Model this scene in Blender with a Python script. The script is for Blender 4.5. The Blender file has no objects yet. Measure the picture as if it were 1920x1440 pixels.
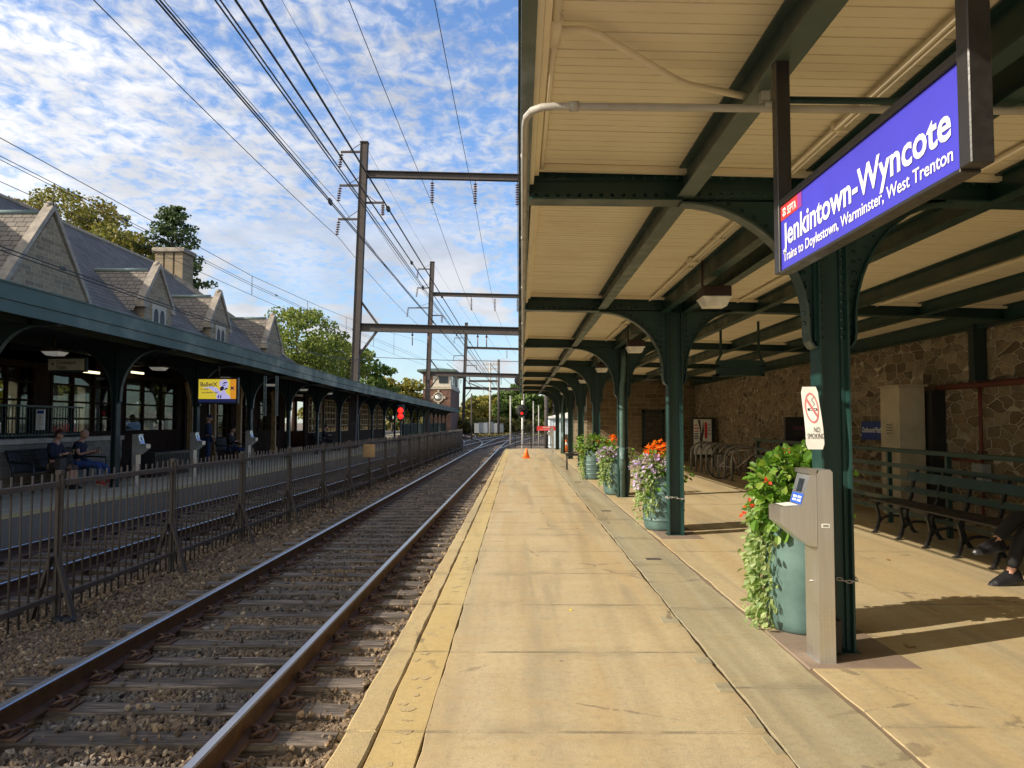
import bpy, bmesh, math, random
import numpy as np
from mathutils import Vector, Matrix
random.seed(7); np.random.seed(7)
R = math.radians; PI = math.pi
sc = bpy.context.scene
COL = sc.collection
# ------------------------------------------------------------------ camera
F = 1442.0; PITCH = math.atan(70/F); YAW = math.atan(12/F); H = 1.53
cam = bpy.data.objects.new('camera', bpy.data.cameras.new('camera')); COL.objects.link(cam)
cam.data.sensor_width = 36.0; cam.data.lens = F/1920*36; cam.data.clip_start = 0.05; cam.data.clip_end = 4000
cam.location = (0, 0, H); cam.rotation_euler = (PI/2+PITCH, 0, YAW)
sc.camera = cam
_fw = Vector((-math.sin(YAW)*math.cos(PITCH), math.cos(YAW)*math.cos(PITCH), math.sin(PITCH)))
_rt = Vector((math.cos(YAW), math.sin(YAW), 0)); _up = _rt.cross(_fw)
def at(px, py, Y):
    """the point of the place at distance Y that the photo shows at pixel px, py"""
    d = _fw*F + _rt*(px-960) + _up*(720-py)
    return Vector((0, 0, H)) + d*(Y/d.y)
# ------------------------------------------------------------------ light
ELEV = R(30.0); SAZ = math.atan2(-.927, -.375)
sund = Vector((-.927*math.cos(ELEV), -.375*math.cos(ELEV), math.sin(ELEV)))
sun = bpy.data.objects.new('sun', bpy.data.lights.new('sun', 'SUN')); COL.objects.link(sun)
sun.data.energy = 4.6; sun.data.angle = R(.5); sun.data.color = (1, .89, .74)
sun.rotation_euler = (-sund).to_track_quat('-Z', 'Y').to_euler()
sc.view_settings.view_transform = 'Standard'; sc.view_settings.look = 'None'
sc.view_settings.exposure = 0.55; sc.view_settings.gamma = 1
sc.cycles.max_bounces = 10; sc.cycles.diffuse_bounces = 5; sc.cycles.use_denoising = True
W = bpy.data.worlds.new('World'); sc.world = W; W.use_nodes = True
def build_sky():
    n = W.node_tree.nodes; l = W.node_tree.links; n.clear()
    def N(t, **k):
        o = n.new(t)
        for a, b in k.items(): setattr(o, a, b)
        return o
    out = N('ShaderNodeOutputWorld'); bg = N('ShaderNodeBackground'); bg.inputs[1].default_value = .105
    sky = N('ShaderNodeTexSky', sky_type='NISHITA', sun_disc=False, sun_elevation=ELEV, sun_rotation=SAZ % (2*PI))
    sky.air_density = 1.25; sky.dust_density = .25; sky.ozone_density = 2.2
    tc = N('ShaderNodeTexCoord'); sep = N('ShaderNodeSeparateXYZ'); l.new(tc.outputs['Generated'], sep.inputs[0])
    def M(op, a, b=None, c=None):
        m = N('ShaderNodeMath', operation=op)
        for i, v in enumerate((a, b, c)):
            if v is None: continue
            if isinstance(v, (int, float)): m.inputs[i].default_value = v
            else: l.new(v, m.inputs[i])
        return m.outputs[0]
    z = M('MAXIMUM', sep.outputs[2], 0.0)
    zz = M('ADD', z, .10)
    cx = M('DIVIDE', sep.outputs[0], zz); cy = M('DIVIDE', sep.outputs[1], zz)
    cb = N('ShaderNodeCombineXYZ'); l.new(cx, cb.inputs[0]); l.new(cy, cb.inputs[1])
    def noise(vec, scale, det=6, rough=.55, dist=0., off=(0, 0, 0), sc3=(1, 1, 1)):
        mp = N('ShaderNodeMapping'); mp.inputs[1].default_value = off; mp.inputs[3].default_value = sc3
        l.new(vec, mp.inputs[0]); t = N('ShaderNodeTexNoise'); t.inputs['Scale'].default_value = scale
        t.inputs['Detail'].default_value = det; t.inputs['Roughness'].default_value = rough
        t.inputs['Distortion'].default_value = dist; l.new(mp.outputs[0], t.inputs['Vector']); return t.outputs[0]
    def ramp(v, a, b, smooth=True):
        m = N('ShaderNodeMapRange'); m.interpolation_type = 'SMOOTHSTEP' if smooth else 'LINEAR'
        m.inputs[1].default_value = a; m.inputs[2].default_value = b; l.new(v, m.inputs[0]); return m.outputs[0]
    fine = noise(cb.outputs[0], 19.0, 6, .60, .35, (3, 1, 0), (1.0, .78, 1))     # small altocumulus scales
    mid = noise(cb.outputs[0], 3.1, 5, .55, .4, (.4, .9, 0))
    big = noise(cb.outputs[0], .33, 2, .5, .2, (0.2, .35, 0))
    # denser to the left and low, thinner overhead
    left = M('MULTIPLY', sep.outputs[0], -.36)
    low = M('MULTIPLY', M('SUBTRACT', .42, z), .55)
    dens = M('ADD', M('ADD', M('ADD', M('MULTIPLY', fine, 1.08), M('MULTIPLY', mid, .45)), M('MULTIPLY', big, .35)), M('ADD', left, M('ADD', low, M('MULTIPLY', M('MAXIMUM', M('MULTIPLY', sep.outputs[1], -1.), -.10), .75))))  # last term: extra cloud behind the camera, added to whiten the fill
    thin = M('ADD', M('MULTIPLY', ramp(dens, .74, 1.20), .86), .03)
    thin = M('MULTIPLY', thin, M('ADD', M('MULTIPLY', ramp(z, .06, .30), .62), .38))
    # heaped clouds near the horizon, seen from the side
    hv = N('ShaderNodeCombineXYZ'); l.new(sep.outputs[0], hv.inputs[0]); l.new(M('MULTIPLY', sep.outputs[2], 2.1), hv.inputs[1])
    cum = noise(hv.outputs[0], 7.0, 9, .55, .25, (.9, .31, 0))
    band = M('MULTIPLY', ramp(z, .02, .08), M('SUBTRACT', 1.0, ramp(z, .17, .34)))
    heap = M('MULTIPLY', ramp(cum, .45, .56), band)
    cover = M('MAXIMUM', thin, M('MULTIPLY', heap, .95))
    shade = M('ADD', M('MULTIPLY', ramp(noise(hv.outputs[0], 9.0, 7, .55, .2, (.9, .36, 0)), .35, .66), 1.4), 4.2)
    # clouds toward the sun, mostly out of view, boosted to lift and warm the fill
    dt = N('ShaderNodeVectorMath', operation='DOT_PRODUCT'); l.new(tc.outputs['Generated'], dt.inputs[0]); dt.inputs[1].default_value = tuple(sund)
    glow = ramp(dt.outputs['Value'], -.05, .95)
    shade = M('MULTIPLY', shade, M('ADD', 1.0, M('MULTIPLY', glow, 1.5)))
    cc = N('ShaderNodeCombineXYZ')
    l.new(M('MULTIPLY', shade, M('ADD', .975, M('MULTIPLY', glow, .13))), cc.inputs[0]); l.new(M('MULTIPLY', shade, .985), cc.inputs[1]); l.new(M('MULTIPLY', shade, M('SUBTRACT', 1.03, M('MULTIPLY', glow, .30))), cc.inputs[2])
    mix = N('ShaderNodeMix', data_type='RGBA'); l.new(cover, mix.inputs[0])
    gain = N('ShaderNodeMix', data_type='RGBA', blend_type='MULTIPLY'); gain.inputs[0].default_value = 1
    l.new(sky.outputs[0], gain.inputs[6]); gain.inputs[7].default_value = (.82, 1.06, 1.42, 1)
    l.new(gain.outputs[2], mix.inputs[6]); l.new(cc.outputs[0], mix.inputs[7])
    l.new(mix.outputs[2], bg.inputs[0]); l.new(bg.outputs[0], out.inputs[0])
build_sky()
# ------------------------------------------------------------------ materials
MATS = {}
class NT:
    def __init__(s, name):
        s.m = bpy.data.materials.new(name); s.m.use_nodes = True; s.t = s.m.node_tree; s.n = s.t.nodes; s.l = s.t.links
        s.b = s.n['Principled BSDF']
    def N(s, t, **k):
        o = s.n.new(t)
        for a, b in k.items(): setattr(o, a, b)
        return o
    def put(s, sock, v):
        if v is None: return
        if isinstance(v, (int, float)): sock.default_value = v
        elif isinstance(v, (tuple, list)): sock.default_value = tuple(v) if len(v) != 3 or sock.type == 'VECTOR' else tuple(v)+(1,)
        else: s.l.new(v, sock)
    def M(s, op, a, b=None, c=None):
        m = s.N('ShaderNodeMath', operation=op)
        for i, v in enumerate((a, b, c)): s.put(m.inputs[i], v)
        return m.outputs[0]
    def pos(s, kind='world'):
        if kind == 'world': return s.N('ShaderNodeNewGeometry').outputs['Position']
        return s.N('ShaderNodeTexCoord').outputs['Object']
    def rnd(s): return s.N('ShaderNodeNewGeometry').outputs['Random Per Island']
    def mp(s, v, scale=(1, 1, 1), loc=(0, 0, 0), rot=(0, 0, 0)):
        m = s.N('ShaderNodeMapping'); s.l.new(v, m.inputs[0]); m.inputs[1].default_value = loc; m.inputs[2].default_value = rot; m.inputs[3].default_value = scale
        return m.outputs[0]
    def noise(s, v, scale, det=5, rough=.55, dist=0.):
        t = s.N('ShaderNodeTexNoise'); s.l.new(v, t.inputs['Vector']); t.inputs['Scale'].default_value = scale
        t.inputs['Detail'].default_value = det; t.inputs['Roughness'].default_value = rough; t.inputs['Distortion'].default_value = dist
        return t.outputs[0]
    def vor(s, v, scale, feat='F1'):
        t = s.N('ShaderNodeTexVoronoi', feature=feat); s.l.new(v, t.inputs['Vector']); t.inputs['Scale'].default_value = scale; return t
    def map(s, v, a, b, c=0., d=1., sm=True):
        m = s.N('ShaderNodeMapRange'); m.interpolation_type = 'SMOOTHSTEP' if sm else 'LINEAR'
        s.put(m.inputs[0], v)
        for i, q in enumerate((a, b, c, d)): m.inputs[i+1].default_value = q
        return m.outputs[0]
    def mix(s, f, a, b, mode='MIX'):
        m = s.N('ShaderNodeMix', data_type='RGBA', blend_type=mode); s.put(m.inputs[0], f); s.put(m.inputs[6], a); s.put(m.inputs[7], b); return m.outputs[2]
    def ramp(s, f, stops):
        r = s.N('ShaderNodeValToRGB'); s.put(r.inputs[0], f); e = r.color_ramp.elements
        while len(e) < len(stops): e.new(.5)
        for q, (p, c) in zip(e, stops): q.position = p; q.color = tuple(c)+(1,)
        return r.outputs[0]
    def bump(s, h, st=.3, d=.01):
        b = s.N('ShaderNodeBump'); b.inputs['Strength'].default_value = st; b.inputs['Distance'].default_value = d
        s.l.new(h, b.inputs['Height']); s.l.new(b.outputs[0], s.b.inputs['Normal'])
    def col(s, c): s.put(s.b.inputs['Base Color'], c)
    def rough(s, r): s.put(s.b.inputs['Roughness'], r)
def sc3(c, k): return tuple(min(1, x*k) for x in c)
def plain(name, c, rough=.6, metal=0., var=.18, scale=6., bump=.0, coord='obj', det=4, spec=None):
    t = NT(name); v = t.pos(coord); n = t.noise(v, scale, det, .6)
    t.col(t.mix(t.map(n, .3, .7), sc3(c, 1-var), sc3(c, 1+var)))
    t.rough(t.map(n, .3, .7, max(0, rough-.08), min(1, rough+.08))); t.b.inputs['Metallic'].default_value = metal
    if spec is not None: t.b.inputs['Specular IOR Level'].default_value = spec
    if bump: t.bump(t.noise(v, scale*6, 3), bump, .004)
    MATS[name] = t.m; return t.m
def emit(name, c, st, rough=.4):
    t = NT(name); t.col(c); t.rough(rough); t.put(t.b.inputs['Emission Color'], c); t.b.inputs['Emission Strength'].default_value = st
    MATS[name] = t.m; return t.m
def weathered(name, c, c2, rough=.4, amt=.5, scale=3., bump=.12, spec=.5):
    """painted steel: blotches of a second tone, small scratches and a slightly lumpy coat"""
    t = NT(name); v = t.pos('world'); a = t.noise(v, scale, 6, .62); b = t.noise(t.mp(v, (1, 1, .25)), scale*9, 4, .6)
    f = t.M('MULTIPLY', t.map(a, .44, .72), amt); f = t.M('ADD', f, t.M('MULTIPLY', t.map(b, .62, .8), amt*.6))
    t.col(t.mix(f, c, c2)); t.rough(t.map(a, .3, .7, rough-.1, rough+.18)); t.b.inputs['Specular IOR Level'].default_value = spec
    t.bump(t.noise(v, 42, 3, .6), bump, .003); MATS[name] = t.m; return t.m
def concrete(name, c, c2, spot=.5, bump=.25, grit=1., joint=None):
    t = NT(name); v = t.pos('world')
    a = t.noise(t.mp(v, (.55, 1.5, 1)), 1.1, 6, .6, .4); b = t.noise(v, 7, 6, .68); g = t.noise(v, 160, 2, .6); st = t.noise(t.mp(v, (2.2, .35, 1)), 1.7, 5, .6)
    k = t.mix(t.map(a, .36, .64), c, c2)
    k = t.mix(t.map(b, .38, .72, 0, .75), k, sc3(c, .72), 'MIX'); k = t.mix(t.map(t.noise(v, .42, 4, .55), .42, .66, 0, .55), k, sc3(c2, .80))
    k = t.mix(t.map(st, .5, .74, 0, .38), k, sc3(c2, .7))
    k = t.mix(t.map(g, .25, .75, 0, .5*grit), sc3(c, 1.28), k)
    big = t.noise(v, 55, 2, .5); k = t.mix(t.map(big, .60, .72, 0, .5), k, sc3(c, .62))
    lane = t.noise(t.mp(v, (1.5, .11, 1)), 1.6, 4, .55, .5); k = t.mix(t.map(lane, .42, .62, 0, .42), k, (c[0]*.95, c[1]*.80, c[2]*.60)); lane2 = t.noise(t.mp(v, (2.0, .16, 1), (7, 3, 0)), 1.3, 5, .6, .4); k = t.mix(t.map(lane2, .48, .68, 0, .5), k, sc3(c2, .78))
    cr = t.vor(t.mp(v, (1, 1, 1), (.3, .9, 0)), .55, 'DISTANCE_TO_EDGE'); wob = t.noise(v, 4.5, 5, .7); k = t.mix(t.M('MULTIPLY', t.map(t.M('ADD', cr.outputs['Distance'], t.M('MULTIPLY', t.M('SUBTRACT', wob, .5), .10)), .0, .006, .55 if joint else 0., 0.), t.map(t.noise(v, .7, 2), .5, .58)), k, (.10, .08, .06))
    vo = t.vor(v, 3.1); rs = t.N('ShaderNodeSeparateColor'); t.l.new(vo.outputs['Color'], rs.inputs[0]); sp = t.M('MULTIPLY', t.map(vo.outputs['Distance'], .038, .060, 1., 0.), t.map(rs.outputs[0], .80, .84, 0., spot)); k = t.mix(sp, k, (.06, .05, .042))
    if joint:   # grime that has settled along the slab joints
        sy = t.N('ShaderNodeSeparateXYZ'); t.l.new(v, sy.inputs[0]); fr = t.M('FRACT', t.M('ADD', t.M('DIVIDE', t.M('SUBTRACT', sy.outputs[1], joint[0]), joint[1]), 20.5)); dj = t.M('MULTIPLY', t.M('ABSOLUTE', t.M('SUBTRACT', fr, .5)), joint[1]); jn = t.noise(v, 3.0, 5, .7)
        k = t.mix(t.M('MULTIPLY', t.map(dj, .010, .024, 1., 0.), t.map(jn, .38, .62, .1, .75)), k, sc3(c2, .40)); k = t.mix(t.M('MULTIPLY', t.map(dj, .02, .22, .5, 0.), t.map(t.noise(v, 1.6, 4, .6), .45, .65)), k, sc3(c2, .72))
    v2 = t.vor(t.mp(v, (1, 1, 1), (3.1, 1.7, 0)), .8); k = t.mix(t.map(v2.outputs['Distance'], .045, .05, spot*.35, 0.), k, (.16, .17, .17))
    k = t.mix(t.map(t.noise(t.mp(v, (.8, 2.6, 1)), 2.2, 6, .7), .46, .74, 0, .5), k, (c[0]*.98, c[1]*.86, c[2]*.68)); k = t.mix(t.map(t.noise(v, 21, 5, .75), .45, .75, 0, .45), k, sc3(c2, .72)); t.col(k); t.rough(t.map(b, .3, .7, .72, .92)); t.b.inputs['Specular IOR Level'].default_value = .3
    t.bump(t.M('ADD', t.M('MULTIPLY', g, .5), b), bump, .006); MATS[name] = t.m; return t.m
def stones(name, tones, mortar, axes, scale=(2.6, 5.2), rubble=True, bump=.8, mw=.035, warp=.035):
    """masonry in the plane of the wall: rubble cells or coursed blocks, each stone its own tone"""
    t = NT(name); p = t.pos('world'); s = t.N('ShaderNodeSeparateXYZ'); t.l.new(p, s.inputs[0])
    c = t.N('ShaderNodeCombineXYZ'); t.l.new(s.outputs[axes[0]], c.inputs[0]); t.l.new(s.outputs[axes[1]], c.inputs[1])
    n0 = t.N('ShaderNodeTexNoise'); n0.inputs['Scale'].default_value = 1.6 if rubble else 2.5; n0.inputs['Detail'].default_value = 3; t.l.new(c.outputs[0], n0.inputs['Vector'])
    wob = t.N('ShaderNodeVectorMath', operation='MULTIPLY_ADD'); t.l.new(n0.outputs['Color'], wob.inputs[0])
    w = warp
    wob.inputs[1].default_value = (w, w*.55, 0); t.l.new(c.outputs[0], wob.inputs[2]); v = wob.outputs[0]
    if rubble:
        q = t.mp(v, (scale[0], scale[1], 1)); cell = t.vor(q, 1.); c2_ = t.vor(q, 1., 'F2'); cell.distance = c2_.distance = 'CHEBYCHEV'
        cell.voronoi_dimensions = c2_.voronoi_dimensions = '2D'; d = t.M('SUBTRACT', c2_.outputs['Distance'], cell.outputs['Distance'])
        rv = t.N('ShaderNodeSeparateColor'); t.l.new(cell.outputs['Color'], rv.inputs[0]); r = rv.outputs[0]
        face = t.map(d, mw*.35, mw*1.5)
    else:
        br = t.N('ShaderNodeTexBrick'); t.l.new(t.mp(v, (scale[0], scale[1], 1)), br.inputs['Vector']); br.inputs['Scale'].default_value = 1
        br.inputs['Color1'].default_value = (0, 0, 0, 1); br.inputs['Color2'].default_value = (1, 1, 1, 1); br.inputs['Mortar'].default_value = (.5, .5, .5, 1)
        br.inputs['Mortar Size'].default_value = mw; br.inputs['Mortar Smooth'].default_value = .4; br.offset = .37; br.squash = 1.5; br.squash_frequency = 3
        br.inputs['Bias'].default_value = 0; br.inputs['Brick Width'].default_value = 1.; br.inputs['Row Height'].default_value = .5
        rv = t.N('ShaderNodeSeparateColor'); t.l.new(br.outputs['Color'], rv.inputs[0]); r = rv.outputs[0]; face = t.M('SUBTRACT', 1., br.outputs['Fac'])
    k = t.ramp(r, [(i/(len(tones)-1), x) for i, x in enumerate(tones)])
    g = t.noise(v, 9, 6, .65); k = t.mix(t.map(g, .35, .75, 0, .55), k, sc3(tones[0], .55)); g2 = t.noise(v, .5, 3)
    k = t.mix(t.map(g2, .4, .7, 0, .35), k, sc3(tones[-1], .8))
    t.col(t.mix(face, mortar, k)); t.rough(.92)
    t.bump(t.M('ADD', face, t.M('MULTIPLY', g, .55)), bump, .03); MATS[name] = t.m; return t.m
def slate(name, axes, tones, rows=.17):
    t = NT(name); p = t.pos('world'); s = t.N('ShaderNodeSeparateXYZ'); t.l.new(p, s.inputs[0])
    c = t.N('ShaderNodeCombineXYZ'); t.l.new(s.outputs[axes[0]], c.inputs[0]); t.l.new(s.outputs[axes[1]], c.inputs[1])
    br = t.N('ShaderNodeTexBrick'); t.l.new(c.outputs[0], br.inputs['Vector']); br.inputs['Scale'].default_value = 1
    br.inputs['Color1'].default_value = (0, 0, 0, 1); br.inputs['Color2'].default_value = (1, 1, 1, 1); br.inputs['Mortar'].default_value = (.2, .2, .2, 1)
    br.inputs['Brick Width'].default_value = rows*1.7; br.inputs['Row Height'].default_value = rows; br.inputs['Mortar Size'].default_value = .011; br.inputs['Bias'].default_value = 0
    rv = t.N('ShaderNodeSeparateColor'); t.l.new(br.outputs['Color'], rv.inputs[0])
    k = t.ramp(rv.outputs[0], [(i/(len(tones)-1), x) for i, x in enumerate(tones)])
    g = t.noise(p, .8, 5, .6); k = t.mix(t.map(g, .35, .7, 0, .4), k, sc3(tones[0], .7))
    k = t.mix(t.M('MULTIPLY', br.outputs['Fac'], .75), k, (.02, .02, .022))
    t.col(k); t.rough(.85); t.b.inputs['Specular IOR Level'].default_value = .2; t.bump(t.M('SUBTRACT', 1., br.outputs['Fac']), .7, .02); MATS[name] = t.m; return t.m
def foliage(name, tones, rough=.5, trans=.25):
    t = NT(name); r = t.rnd(); k = t.ramp(r, [(i/(len(tones)-1), x) for i, x in enumerate(tones)])
    t.col(k); t.rough(rough); t.b.inputs['Specular IOR Level'].default_value = .35
    tr = t.N('ShaderNodeBsdfTranslucent'); t.l.new(t.mix(1., k, (1.5, 1.6, .7), 'MULTIPLY'), tr.inputs[0])
    m = t.N('ShaderNodeMixShader'); m.inputs[0].default_value = trans; t.l.new(t.b.outputs[0], m.inputs[1]); t.l.new(tr.outputs[0], m.inputs[2])
    t.l.new(m.outputs[0], t.n['Material Output'].inputs[0]); MATS[name] = t.m; return t.m
def glass(name, tint=(.75, .8, .8), refl=.12):
    t = NT(name); tr = t.N('ShaderNodeBsdfTransparent'); tr.inputs[0].default_value = tint+(1,); gl = t.N('ShaderNodeBsdfGlossy'); gl.inputs['Roughness'].default_value = .03
    m = t.N('ShaderNodeMixShader'); fr = t.N('ShaderNodeFresnel'); fr.inputs[0].default_value = 1.5
    t.l.new(t.M('MULTIPLY', fr.outputs[0], refl*2), m.inputs[0]); t.l.new(tr.outputs[0], m.inputs[1]); t.l.new(gl.outputs[0], m.inputs[2])
    t.l.new(m.outputs[0], t.n['Material Output'].inputs[0]); MATS[name] = t.m; return t.m

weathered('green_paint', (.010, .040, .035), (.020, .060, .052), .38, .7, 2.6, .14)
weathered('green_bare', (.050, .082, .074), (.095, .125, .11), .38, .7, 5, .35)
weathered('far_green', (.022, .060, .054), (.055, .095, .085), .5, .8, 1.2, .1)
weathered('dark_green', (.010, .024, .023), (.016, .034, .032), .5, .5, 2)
weathered('rust_steel', (.072, .062, .059), (.105, .089, .080), .8, .8, 1.6, .2, .25)
weathered('fence_iron', (.080, .068, .060), (.125, .102, .085), .75, .8, 3, .25, .3)
weathered('black_iron', (.014, .014, .015), (.03, .026, .024), .42, .5, 6)
weathered('cream_paint', (.77, .695, .535), (.70, .62, .46), .6, .6, 2.0, .10, .3)
weathered('pipe_grey', (.42, .40, .36), (.30, .27, .23), .45, .7, 5, .1)
plain('ceiling_groove', (.67, .59, .44), .8, 0, .15, 8)
plain('lamp_white', (.78, .77, .72), .45); plain('lamp_brown', (.045, .024, .020), .5)
plain('white_paint', (.78, .77, .72), .5, 0, .08, 9); plain('black_paint', (.018, .018, .019), .4, 0, .3, 12, .1)
plain('sign_frame', (.022, .020, .019), .36, 0, .12, 30, .08)
plain('sign_blue', (.060, .055, .54), .35, 0, .06, 3, 0, 'obj', 4, .4); plain('sign_white', (.90, .90, .88), .45, 0, .02)
plain('sign_red', (.62, .045, .045), .4, 0, .08); plain('sign_pink', (.30, .05, .30), .4, 0, .05)
plain('dark_blue', (.02, .05, .25), .5, 0, .1)
plain('steel', (.46, .43, .38), .34, .85, .10, 2.0, 0, 'obj', 3); plain('steel_dark', (.02, .025, .04), .15)
plain('barrel_green', (.085, .150, .138), .48, 0, .22, 3.5, .06)
plain('rubber', (.02, .02, .02), .6); plain('cone_orange', (.85, .20, .03), .5, 0, .1)
plain('soil', (.03, .022, .015), .95); plain('wood_brown', (.032, .018, .013), .85, 0, .35, 3, 0, 'obj', 4, .1); plain('wood_pale', (.34, .22, .10), .6, 0, .2, 5)
plain('white_stone', (.42, .37, .29), .85, 0, .15, 5, .3); plain('coping', (.28, .245, .20), .85, 0, .25, 4, .3)
plain('roof_metal', (.16, .21, .20), .5, 0, .2, 1); plain('asphalt', (.055, .053, .052), .9, 0, .25, 3, .3)
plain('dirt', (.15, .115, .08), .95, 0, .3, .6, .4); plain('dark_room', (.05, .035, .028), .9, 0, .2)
plain('skin', (.50, .27, .19), .55, 0, .08, 12); plain('hair_brown', (.045, .018, .012), .5, 0, .3, 30); plain('hair_dark', (.012, .010, .010), .5)
plain('cloth_navy', (.014, .018, .045), .85, 0, .2, 20); plain('jeans', (.040, .085, .26), .85, 0, .3, 25); plain('cloth_black', (.010, .010, .012), .8, 0, .3, 25)
plain('cloth_dark_blue', (.016, .03, .085), .85, 0, .2, 20); plain('shoe_black', (.014, .014, .017), .38, 0, .2, 20); plain('shoe_red', (.5, .06, .05), .5)
plain('phone', (.01, .01, .012), .2); plain('bag_grey', (.06, .05, .045), .7)
plain('car_silver', (.45, .47, .5), .28, .5, .05); plain('car_red', (.40, .02, .02), .25, 0, .05); plain('car_blue', (.05, .08, .14), .25, .3, .05)
plain('tower_brick', (.15, .080, .055), .9, 0, .3, 2.2, .2); plain('tower_panel', (.55, .50, .42), .8, 0, .1, 1); plain('cabinet_grey', (.33, .35, .36), .5, .2, .12, 2)
plain('shed_blue', (.52, .60, .64), .6, 0, .08, 2); plain('insulator', (.14, .075, .055), .3); plain('wire', (.020, .020, .022), .6)
plain('red_pipe', (.14, .030, .022), .6, 0, .3, 6); plain('beige_box', (.42, .36, .25), .6, 0, .15, 3); plain('dry_grass', (.22, .17, .08), .95, 0, .4, 8)
glass('window_glass', (.52, .57, .57)); plain('dark_glass', (.01, .013, .015), .08)
emit('signal_red', (1., .015, .008), 1.6); emit('lamp_lit', (.80, .78, .70), .10); emit('tv_yellow', (.80, .62, .05), .42); emit('tv_lilac', (.56, .52, .90), .42)
emit('tv_orange', (.80, .33, .03), .4); emit('tv_dark', (.02, .012, .08), .3); emit('tube_lit', (1., .88, .55), 1.3); emit('tv_blue', (.02, .03, .12), .25)
concrete('concrete_tan', (.435, .350, .205), (.312, .265, .178), .55, .5, 1.6, (3.87, 1.318)); concrete('concrete_floor', (.435, .355, .208), (.325, .282, .19), .5, .5, 1.5, (3.95, 2.6)); concrete('concrete_grey', (.35, .310, .205), (.265, .24, .17), .45, .5, 1.5, (4.52, 1.9))
concrete('concrete_yellow', (.45, .355, .165), (.39, .305, .16), .0, .4, 1.2, (3.87, 1.318)); concrete('concrete_edge', (.44, .355, .19), (.34, .28, .17), .08, .9, 1.6, (3.87, 1.318))
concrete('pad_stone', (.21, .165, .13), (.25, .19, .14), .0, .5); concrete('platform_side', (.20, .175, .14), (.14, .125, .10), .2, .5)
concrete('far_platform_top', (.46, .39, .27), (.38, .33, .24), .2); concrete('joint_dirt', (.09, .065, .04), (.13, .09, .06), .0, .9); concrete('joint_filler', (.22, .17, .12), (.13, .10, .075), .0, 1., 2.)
stones('rubble_wall', [(.085, .062, .038), (.22, .17, .105), (.34, .27, .17), (.13, .09, .05), (.42, .35, .235), (.18, .135, .085), (.27, .18, .10)], (.52, .45, .33), (1, 2), (3.1, 7.0), True, 1., .075, .09)
stones('coursed_wall', [(.11, .08, .045), (.17, .13, .08), (.21, .16, .10), (.14, .10, .055)], (.27, .22, .14), (0, 2), (2.0, 2.9), False, .7, .03)
stones('coursed_side', [(.11, .08, .045), (.17, .13, .08), (.21, .16, .10), (.14, .10, .055)], (.27, .22, .14), (1, 2), (2.0, 2.9), False, .7, .03)
stones('gable_stone', [(.17, .135, .095), (.30, .235, .15), (.22, .165, .105), (.36, .29, .19)], (.40, .34, .24), (1, 2), (2.6, 4.2), False, .7, .03)
stones('low_wall_stone', [(.16, .14, .11), (.25, .22, .17), (.20, .17, .13)], (.30, .27, .21), (1, 2), (1.9, 2.8), False, .7, .03)
slate('slate_main', (1, 2), [(.11, .105, .100), (.165, .155, .142), (.13, .125, .118), (.19, .175, .158)], .15)
slate('slate_gable', (0, 2), [(.15, .135, .122), (.23, .20, .17), (.185, .165, .145), (.28, .24, .195)], .15)
foliage('leaf_pot', [(.05, .125, .018), (.12, .26, .03), (.21, .37, .06), (.08, .18, .022), (.17, .31, .045), (.26, .36, .07), (.06, .15, .02)], .42, .32)
foliage('leaf_vine', [(.19, .29, .10), (.30, .40, .16), (.42, .48, .24), (.16, .25, .09)], .5, .35)
foliage('petal_orange', [(.85, .17, .01), (.92, .28, .02), (.8, .12, .01)], .5, .4); foliage('petal_lilac', [(.44, .30, .74), (.62, .50, .82), (.55, .46, .62), (.36, .38, .22)], .5, .3)
foliage('petal_red', [(.60, .03, .02), (.70, .06, .03), (.72, .12, .03)], .5, .3)
foliage('tree_green', [(.040, .080, .016), (.085, .14, .026), (.14, .20, .040), (.06, .10, .02)], .6, .22)
foliage('tree_light', [(.085, .13, .025), (.16, .205, .04), (.23, .25, .06), (.11, .15, .03)], .6, .3); foliage('tree_olive', [(.10, .11, .022), (.18, .17, .036), (.24, .19, .05), (.12, .14, .03)], .6, .25)
foliage('tree_autumn', [(.15, .10, .030), (.22, .14, .040), (.12, .115, .03), (.26, .17, .06)], .6, .25)
foliage('tree_pine', [(.035, .07, .024), (.08, .12, .038), (.055, .09, .03)], .65, .12)
foliage('tree_yellow', [(.20, .18, .03), (.28, .23, .045), (.14, .15, .03)], .6, .25)
foliage('dead_leaf', [(.30, .15, .05), (.42, .24, .09)], .7, .2); foliage('dead_leaf_yellow', [(.6, .45, .03), (.65, .5, .05)], .6, .2)
foliage('brush', [(.05, .07, .02), (.12, .12, .035), (.20, .17, .06), (.09, .11, .03)], .8, .2); foliage('weeds', [(.20, .15, .06), (.14, .13, .04), (.26, .20, .09)], .8, .2)
plain('window_dark', (.012, .012, .014), .6); plain('bark', (.09, .07, .055), .9, 0, .3, 4, .3)
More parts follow.
